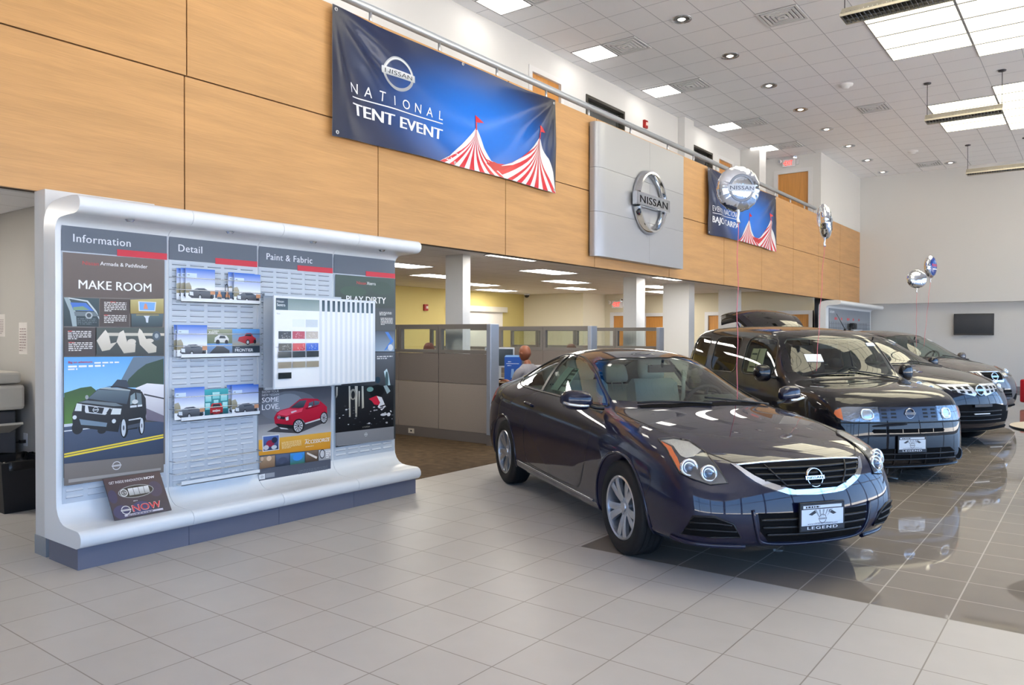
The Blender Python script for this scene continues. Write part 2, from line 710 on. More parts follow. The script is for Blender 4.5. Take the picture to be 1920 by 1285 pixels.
wood = wood_mat('maple_veneer', rgb(192, 147, 95))
groove = mat('dark_groove', rgb(62, 42, 26), .8)
b = MB()
b.box((XF - .10, WINY, ZB), (XF - .03, YE, ZT - .01), 1)
g = .006
ups = [WINY, -.9, 1.2, 3.33, 5.43, 7.53, 9.62, 12.0, 14.4, 16.5, 18.65, 20.72, 22.8, YE]
los = [WINY, -.9, 1.2, 3.31, 5.38, 7.48, 9.58, 12.0, 14.4, 16.5, 18.65, 20.72, 22.8, YE]
for ys, z0, z1 in ((ups, ZS, ZT), (los, ZB, ZS)):
    for y0, y1 in zip(ys, ys[1:]):
        b.box((XF - .03, y0 + g, z0 + (g if z0 > ZB else 0)), (XF, y1 - g, z1 - (g if z1 < ZT else 0)), 0)
b.box((XF - .13, WINY, ZT - .012), (XF - .0305, YE, ZT), 0)
b.box((XF - .16, WINY, ZB), (XF - .1005, YE, ZT - .02), 2)
struct('wall_left', b, [wood, groove, wall_white])
# ---- balcony back wall with its doors and windows (openings are built from strips)
XB = -7.4
b = MB()


def wall_x(b, x0, x1, y0, y1, z0, z1, holes, m=0):
    """wall parallel to Y with rectangular holes (ya, yb, za, zb)"""
    ys = sorted({y0, y1} | {h[0] for h in holes} | {h[1] for h in holes})
    for a, c in zip(ys, ys[1:]):
        hs = [h for h in holes if h[0] <= a + 1e-6 and h[1] >= c - 1e-6]
        z = z0
        for h in sorted(hs, key=lambda q: q[2]):
            if h[2] > z:
                b.box((x0, a, z), (x1, c, h[2]), m)
            z = h[3]
        if z < z1:
            b.box((x0, a, z), (x1, c, z1), m)


def wall_y(b, y0, y1, x0, x1, z0, z1, holes, m=0):
    t = MB(); wall_x(t, y0, y1, x0, x1, z0, z1, holes, m)
    o = len(b.v)
    for p in t.v:
        b.v.append(V((p.y, p.x, p.z)))
    for k, f in enumerate(t.f):
        b.face([i + o for i in f], t.m[k])


UDOOR = [(10.18, 11.12), (17.95, 18.88)]
UWIN = [(11.90, 13.32), (16.48, 17.62)]
hol = [(a, c, 3.3, 5.87) for a, c in UDOOR] + [(a, c, 4.3, 5.87) for a, c in UWIN]
wall_x(b, XB - .15, XB, WINY, 20.9, 3.3, ZC, hol)
b.box((XB, 15.72, 3.3), (XB + .16, 16.2, ZC))
b.box((XB, 19.42, 3.3), (XB + .5, 19.9, ZC))
wall_y(b, 20.9, 21.05, XB - .2, XF - .15, 3.3, ZC, [(-6.97, -6.07, 3.3, 5.90)])
b.box((XF - .15, 20.9, ZT - .005), (XF, YE + .6, ZC))
struct('wall_balcony', b, [wall_white])
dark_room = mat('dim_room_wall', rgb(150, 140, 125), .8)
b = MB()
b.box((XB - 2.2, 8, 3.3), (XB - 2.1, 20.9, ZC)); b.box((XB - 2.1, 8, ZC - .05), (XB - .15, 20.9, ZC + .1))
b.box((XB - 2.2, 8, 3.2), (XB - .15, 20.9, 3.3)); b.box((XB - 2.2, 7.9, 3.2), (XB - .15, 8, ZC))
struct('wall_balcony_rooms', b, [dark_room])
oak = mat('oak_door', rgb(196, 138, 72), .4, noise=(3, .12, (14, 14, .6)))
frame_white = mat('frame_white', rgb(214, 214, 216), .5)
steel = mat('brushed_steel', rgb(190, 192, 196), .28, 1.0)
dark_frame = mat('dark_window_frame', rgb(52, 48, 40), .5)
pane = glass_mat('window_pane', (.92, .95, .95, 1), .10)
dn = 0


def door_x(ya, yb, z0, z1, x, n):
    """oak door in a wall parallel to Y, seen from +X"""
    b = MB(); b.box((x - .08, ya + .05, z0 + .01), (x - .035, yb - .05, z1 - .05))
    d = struct('door_%d' % n, b, [oak])
    b = MB()
    for q in ((ya - .04, ya + .05), (yb - .05, yb + .04)):
        b.box((x - .12, q[0], z0), (x + .02, q[1], z1 + .04))
    b.box((x - .12, ya + .05, z1 - .05), (x + .02, yb - .05, z1 + .04))
    b.build('door_frame', [frame_white], d)
    b = MB(); b.cyl((x - .035, ya + .13, z0 + 1), (x + .02, ya + .13, z0 + 1), .012); b.cyl((x + .015, ya + .12, z0 + 1), (x + .015, ya + .26, z0 + 1), .01)
    b.build('door_handle', [steel], d)


def door_y(xa, xb, z0, z1, y, n, mt=None):
    b = MB(); b.box((xa + .05, y + .035, z0 + .01), (xb - .05, y + .08, z1 - .05))
    d = struct('door_%d' % n, b, [mt or oak])
    b = MB()
    for q in ((xa - .05, xa + .05), (xb - .05, xb + .05)):
        b.box((q[0], y - .02, z0), (q[1], y + .12, z1 + .05))
    b.box((xa + .05, y - .02, z1 - .05), (xb - .05, y + .12, z1 + .05))
    b.build('door_frame', [frame_white], d)
    b = MB(); b.cyl((xa + .13, y + .035, z0 + 1), (xa + .13, y - .02, z0 + 1), .012); b.cyl((xa + .12, y - .015, z0 + 1), (xa + .26, y - .015, z0 + 1), .01)
    b.build('door_handle', [steel], d)


for k, (a, c) in enumerate(UDOOR):
    door_x(a, c, 3.3, 5.87, XB, k + 1)
for k, (a, c) in enumerate(UWIN):
    b = MB(); b.box((XB - .08, a + .05, 4.3), (XB - .07, c - .05, 5.82))
    w = struct('window_%d' % (k + 1), b, [pane])
    b = MB()
    b.box((XB - .11, a, 4.3), (XB + .015, a + .05, 5.87)); b.box((XB - .11, c - .05, 4.3), (XB + .015, c, 5.87)); b.box((XB - .11, a + .05, 5.82), (XB + .015, c - .05, 5.87))
    b.build('window_frame', [dark_frame], w)
door_y(-6.97, -6.07, 3.3, 5.90, 20.9, 3)

# ---- far wall: bulkhead above, recessed wall below
b = MB()
b.box((XF - .4, YE, ZB - .03), (WINX, YE + .9, ZC))
struct('wall_far', b, [wall_white])
b = MB(); b.box((-14.4, YE + .35, 0), (WINX, YE + .5, ZO))
struct('wall_far_lower', b, [wall_white])
b = MB(); b.box((-5.55, YE + .33, 0), (WINX, YE + .35, .12))
struct('baseboard_far', b, [mat('grey_rubber', rgb(120, 120, 124), .6)])
# ---- window fronts out of the frame, to the right and behind
alu = mat('window_aluminium', rgb(120, 124, 130), .4, .6)
for nm, far, horiz in (('right', WINX, True), ('back', WINY, False)):
    b = MB()
    lo, hi = (WINY, YE + .5) if horiz else (XF, WINX)
    bx = (lambda a, c, z0, z1, m=0, d=0.: b.box((WINX - d, a, z0), (WINX + .2, c, z1), m)) if horiz else (lambda a, c, z0, z1, m=0, d=0.: b.box((a, WINY - .2, z0), (c, WINY + d, z1), m))
    bx(lo, hi, 4.3, ZC)
    bx(lo, hi, 0, .12)
    nn = int(round((hi - lo) / 2.9))
    for k in range(nn + 1):
        y = lo + (hi - lo) * k / nn
        bx(y - .04, y + .04, .12, 4.3, 1)
    for z in (2.75,):
        bx(lo, hi, z, z + .06, 1)
    if not horiz:
        bx(-14.5, XF, 0, ZC)
        bx(-5.8, -1.2, .12, 4.3)
    struct('wall_' + nm, b, [wall_white, alu])

# ---- office under the balcony
cream = mat('cream_wall', rgb(208, 200, 178), .75)
yellow = mat('yellow_wall', rgb(200, 182, 116), .75)
b = MB()
b.box((XO - .1, 12.9, 0), (XO, YO + .1, ZO), 0)
b.box((XO - .6, 5.0, 0), (XO - .1, 13.0, ZO), 0)
struct('wall_office_left', b, [yellow])
b = MB()
b.box((XO - .1, YO, 0), (-11.45, YO + .12, ZO), 0)
b.box((-11.57, YO + .12, 0), (-11.45, 19.6, ZO), 0)
wall_y(b, 19.5, 19.65, -11.57, -10.5, 0, ZO, [(-11.22, -10.62, 0, 2.12)])
b.box((-11.2, 19.65, 0), (-11.05, 20.75, ZO))
wall_y(b, 20.6, 20.75, -11.05, XF - .1, 0, ZO, [(-10.76, -9.86, 0, 2.12), (-8.80, -7.90, 0, 2.12), (-6.78, -5.95, 0, 2.12)])
struct('wall_office_back', b, [cream])
door_y(-11.22, -10.62, 0, 2.12, 19.5, 4)
door_y(-10.76, -9.86, 0, 2.12, 20.6, 5)
door_y(-8.80, -7.90, 0, 2.12, 20.6, 6)
door_y(-6.78, -5.95, 0, 2.12, 20.6, 7)
b = MB(); b.box((-14.6, WINY, 0), (-14.4, YE + .6, 3.6)); b.box((-14.5, YE + .45, 0), (-6, YE + .6, 3.6)); b.box((-8.25, WINY, 3.0), (-8.2, YE + .6, ZC + .1)); b.box((-14.5, WINY, ZO + .1), (-8.2, YE + .6, ZO + .2)); struct('wall_outer_sun_block', b, [wall_white])  # unseen outer wall, added to keep the sun from leaking into the office
# alcove behind the display, left edge of the picture
b = MB()
b.box((-9.6, 3.0, 0), (XF - .05, 3.12, ZO), 0)
b.box((-9.7, WINY, 0), (-9.6, 3.12, ZO), 0)
struct('wall_alcove', b, [mat('alcove_wall', rgb(178, 174, 168), .8)])
b = MB(); b.box((-5.85, 2.24, .13), (-5.68, 3.0, 2.5), 0); b.box((-5.855, 2.235, 0), (-5.675, 3.0, .13), 1)
struct('trim_post', b, [wall_white, mat('grey_base', rgb(140, 146, 152), .5)])
# columns
for k, (xa, xb, ya, yb) in enumerate([(-7.76, -7.42, 8.55, 8.72), (-7.76, -7.46, 13.95, 14.32), (-7.98, -7.34, 16.2, 16.5)]):
    b = MB(); b.box((xa, ya, 0), (xb, yb, ZO))
    struct('column', b, [wall_white])
b = MB(); b.box((-7.9, 19.25, 0), (-7.42, 19.6, ZO)); struct('column', b, [wall_white])
# roller blind window in the yellow wall
b = MB(); b.box((XO - .01, 15.0, .9), (XO + .03, 17.25, 2.15)); w = struct('window_3', b, [mat('roller_blind', rgb(214, 208, 200), .8)])
b = MB(); b.box((XO + .0, 14.9, 2.15), (XO + .09, 17.4, 2.3)); b.build('window_frame', [mat('blind_box', rgb(196, 190, 176), .6)], w)

# ================================================================ lamps of the room
glow = mat('ceiling_light_diffuser', rgb(255, 255, 250), .5, emit=(1.0, .92, .66, 1), es=CLOUD_E)
glow2 = mat('troffer_diffuser', rgb(255, 252, 240), .5, emit=(1.0, .95, .86, 1), es=TROFF_E)
glow3 = mat('office_light_diffuser', rgb(255, 250, 225), .5, emit=(1.0, .95, .86, 1), es=OFFICE_E)
white_metal = mat('white_metal', rgb(228, 228, 230), .4)
grid_grey = mat('grid_grey', rgb(150, 150, 152), .6)


def panel(name, x0, x1, y0, y1, z, gm, label, group, fr=.018):
    b = MB(); b.box((x0 + fr, y0 + fr, z - .004), (x1 - fr, y1 - fr, z - .001))
    t = thing(name, label, 'ceiling light', ((x0 + x1) / 2, (y0 + y1) / 2, z), group=group)
    b.xf = None
    for k, p in enumerate(b.v):
        b.v[k] = p - t.location
    b.build('diffuser', [gm], t)
    b = MB()
    for lo, hi in (((x0, y0), (x1, y0 + fr)), ((x0, y1 - fr), (x1, y1)), ((x0, y0 + fr), (x0 + fr, y1 - fr)), ((x1 - fr, y0 + fr), (x1, y1 - fr))):
        b.box((lo[0] - t.location.x, lo[1] - t.location.y, -.010), (hi[0] - t.location.x, hi[1] - t.location.y, -.0005))
    b.build('frame', [grid_grey], t)
    return t


CLW = 1.213
first = None
for ci, yc in enumerate((7.5, 13.394, 19.3)):
    for col in range(4):
        n = 4 if col in (0, 3) else 6
        x0 = CX + CLW * col
        for r in range(n):
            y0 = yc + (r - n / 2) * PY
            lab = 'glowing ceiling panel, %s from the near end of the %s column, %s cluster' % (('first', 'second', 'third', 'fourth', 'fifth', 'sixth')[r], ('leftmost', 'second', 'third', 'rightmost')[col], ('overhead', 'near', 'far')[ci])
            nm = 'ceiling_light_panel'
            if first is None:
                first = panel(nm, x0, x0 + CLW, y0, y0 + PY, ZC, glow, lab, 'glowing panels of the %s ceiling cluster' % ('overhead', 'near', 'far')[ci])
            else:
                dup(first, (x0 + CLW / 2, y0 + PY / 2, ZC), None, lab, 'glowing panels of the %s ceiling cluster' % ('overhead', 'near', 'far')[ci])
first = None
TY = [(8.79, 'beside the top edge of the picture, above the big blue banner'), (11.31, 'square, with a louvre beside it, second along the row above the balcony'), (13.83, 'square, with a louvre beside it, third along the row above the balcony'), (17.06, 'square, with a louvre beside it, fourth along the row above the balcony'), (19.65, 'square, farthest of the row, just before the exit sign')]
for y, w in TY:
    lab = 'white ceiling light ' + w
    if first is None:
        first = panel('ceiling_light', -7.15, -6.56, y - .31, y + .31, ZC, glow2, lab, 'square ceiling lights over the balcony')
    else:
        dup(first, (-6.855, y, ZC), None, lab, 'square ceiling lights over the balcony')
for y in (6.3, 3.8):
    dup(first, (-6.855, y, ZC), None, 'square white ceiling light over the balcony, out past the top edge', 'square ceiling lights over the balcony')


# ceiling louvres
dif_m = mat('vent_grey', rgb(214, 215, 218), .5)
dif_d = mat('vent_gap', rgb(140, 142, 146), .8)


def vent(x, y, label, group):
    t = thing('ceiling_vent', label, 'air vent', (x, y, ZC), group=group)
    b = MB(); b.box((-.3, -.31, -.004), (.3, .31, -.001)); b.build('backing', [dif_d], t)
    b = MB()
    for k in range(5):
        r0 = .3 - .058 * k
        for s in (-1, 1):
            lo, hi = sorted((s * r0, s * (r0 - .034)))
            b.box((lo, -r0, -.016 - .004 * k), (hi, r0, -.006))
            b.box((-r0 + .034, lo, -.016 - .004 * k), (r0 - .034, hi, -.006))
    b.build('louvre', [dif_m], t)
    return t


v0 = vent(-6.245, 11.31, 'square louvred ceiling vent beside the second balcony light', 'vents beside the balcony lights')
dup(v0, (-6.245, 8.79, ZC), None, 'square louvred ceiling vent at the top edge, beside the nearest balcony light')
for y, w in ((13.83, 'third'), (17.06, 'fourth'), (19.65, 'farthest')):
    dup(v0, (-6.245, y, ZC), None, 'square louvred ceiling vent beside the %s balcony light' % w)
for y, w in ((11.65, 'large louvred ceiling vent nearest the glowing panels, alone in the tiles'), (17.5, 'louvred ceiling vent alone in the tiles, beyond the suspended strip light'), (24.1, 'small distant louvred ceiling vent near the far wall')):
    dup(v0, (-3.81, y, ZC), None, w, 'vents in the middle of the ceiling')
# recessed downlights
chrome = mat('polished_chrome', rgb(215, 218, 222), .12, 1.0)
bulb = mat('downlight_bulb', rgb(255, 255, 250), .4, emit=(1, .97, .9, 1), es=DOWN_E)
DLY = [10.86, 12.78, 14.74, 16.70, 18.66, 20.64, 22.60, 24.5]
d0 = None
for k, y in enumerate(DLY):
    lab = 'round chrome recessed downlight, number %s in the ceiling row counted from the camera' % ('one', 'two', 'three', 'four', 'five', 'six', 'seven', 'eight')[k]
    if d0 is None:
        d0 = thing('downlight', lab, 'downlight', (-5.06, y, ZC), group='row of recessed downlights')
        b = MB(); b.lathe([(.155, -.001), (.15, -.012), (.12, -.006), (.118, -.001)], n=28); b.build('trim_ring', [chrome], d0)
        b = MB(); b.lathe([(.118, -.002), (.09, -.0035), (.06, -.0045)], n=28); b.build('reflector', [mat('downlight_reflector', rgb(150, 152, 156), .2, 1.0)], d0)
        b = MB(); b.lathe([(.06, -.005), (.035, -.02), (0, -.026)], n=20); b.build('bulb', [bulb], d0)
    else:
        dup(d0, (-5.06, y, ZC), None, lab)
dup(d0, (-3.3, 24.3, ZC), None, 'round chrome downlight near the far wall, beside the distant vent', 'row of recessed downlights')
# smoke detectors
for k, (y, w) in enumerate(((15.55, 'nearer'), (22.2, 'distant'))):
    b = MB(); b.lathe([(0, -.085), (.05, -.083), (.068, -.062), (.078, -.04), (.125, -.03), (.13, -.001)], n=24)
    tag(b.build('smoke_detector', [white_metal], loc=(-3.87, y, ZC)), 'white round smoke detector on the ceiling, the %s of the two' % w, 'smoke detector', 'smoke detectors')
# office troffers
OL = [(-8.2, 11.9, 'over the first cubicle, left of the silver sign'), (-9.42, 14.35, 'second of the middle row behind the columns'), (-10.6, 16.6, 'third of the middle row, near the cream wall'), (-9.46, 9.23, 'nearest on the left, right beside the display wall'), (-10.6, 11.5, 'left of the near white column'), (-11.65, 13.9, 'just right of the near white column'), (-12.7, 16.0, 'farthest left, above the roller blind'), (-7.0, 14.8, 'tucked behind the wood front, below the silver sign'), (-8.6, 17.1, 'seen between the two farther columns, upper'), (-9.5, 19.2, 'seen between the two farther columns, lower'), (-6.95, 9.4, 'close behind the wood front, right of the near column'), (-7.5, 6.4, 'behind the display stand, over the aisle before the near partition'), (-8.3, 1.3, 'in the alcove past the left edge of the picture')]  # last two are unseen, added to brighten the near partition and the alcove
o0 = None
for x, y, w in OL:
    lab = 'warm glowing office ceiling light ' + w
    if o0 is None:
        o0 = panel('office_ceiling_light', x - .29, x + .29, y - .6, y + .6, ZO, glow3, lab, 'office ceiling lights under the balcony')
    else:
        dup(o0, (x, y, ZO), None, lab)
for y, w in ((12.5, 'nearer'), (17.0, 'farther')):
    dup(o0, (-8.4, y, ZC - .052), None, 'warm ceiling light inside the room behind the %s dark balcony window' % w)
# suspended strip lights
bronze = mat('champagne_metal', rgb(190, 184, 168), .35, .5)
louv = mat('louvre_mirror', rgb(170, 172, 178), .15, 1.0)
dk = mat('dark_metal', rgb(70, 70, 76), .5, .3)


def strip(y, label):
    t = thing('suspended_strip_light', label, 'hanging light', (-2.02, y, 5.68), group='suspended strip lights')
    b = MB()
    for s in (-1, 1):
        b.poly([(-.62, s * .06, 0), (.62, s * .06, 0), (.62, s * .17, -.10), (-.62, s * .17, -.10)])
        b.box((-.62, min(s * .17, s * .155), -.13), (.62, max(s * .17, s * .155), -.10))
        b.poly([(s * .62, -.06, 0), (s * .62, .06, 0), (s * .62, .17, -.13), (s * .62, -.17, -.13)])
    b.box((-.62, -.06, -.004), (.62, .06, .004))
    b.build('housing', [bronze], t)
    b = MB()
    for k in range(24):
        x = -.6 + 1.2 * k / 23
        b.box((x - .003, -.153, -.125), (x + .003, .153, -.075))
    b.box((-.61, -.004, -.126), (.61, .004, -.06))
    b.build('louvre', [louv], t)
    for s in (-1, 1):
        b = MB(); b.cyl((s * .6, 0, 0), (s * .6, 0, ZC - 5.69), .006); r = b.build('rod', [dk], t)
        b = MB(); b.lathe([(.065, 0), (.06, -.02), (.015, -.03), (.0, -.03)], (s * .6, 0, ZC - 5.681), n=20); b.build('ceiling_cap', [dk], r)
    return t


s0 = strip(10.45, 'bronze suspended strip light at the top edge, in front of the near glowing panels')
dup(s0, (-2.02, 16.4, 5.68), None, 'bronze suspended strip light on two rods crossing the far glowing panels')
dup(s0, (-2.05, 22.3, 5.68), None, 'bronze suspended strip light at the right edge above the far white wall')
# balcony handrail
b = MB()
b.cyl((XF - .06, WINY, 4.80), (XF - .06, 20.6, 4.80), .042, n=16)
t = thing('balcony_handrail', 'long round steel handrail running along the top of the wood balcony front', 'handrail')
b.build('rail', [mat('satin_rail', rgb(190, 196, 204), .35, .55)], t)
for y in [-3.1, -2.0, -.95, .1, 1.15, 2.2, 3.25, 4.28, 5.33, 6.35, 7.38, 8.43, 9.5, 10.75, 12.05, 13.1, 14.15, 15.3, 16.4, 17.5, 18.6, 19.7, 20.5]:
    b = MB(); b.cyl((XF - .06, y, ZT - .002), (XF - .06, y, 4.775), .017, n=10)
    b.build('rail_post', [steel], t)
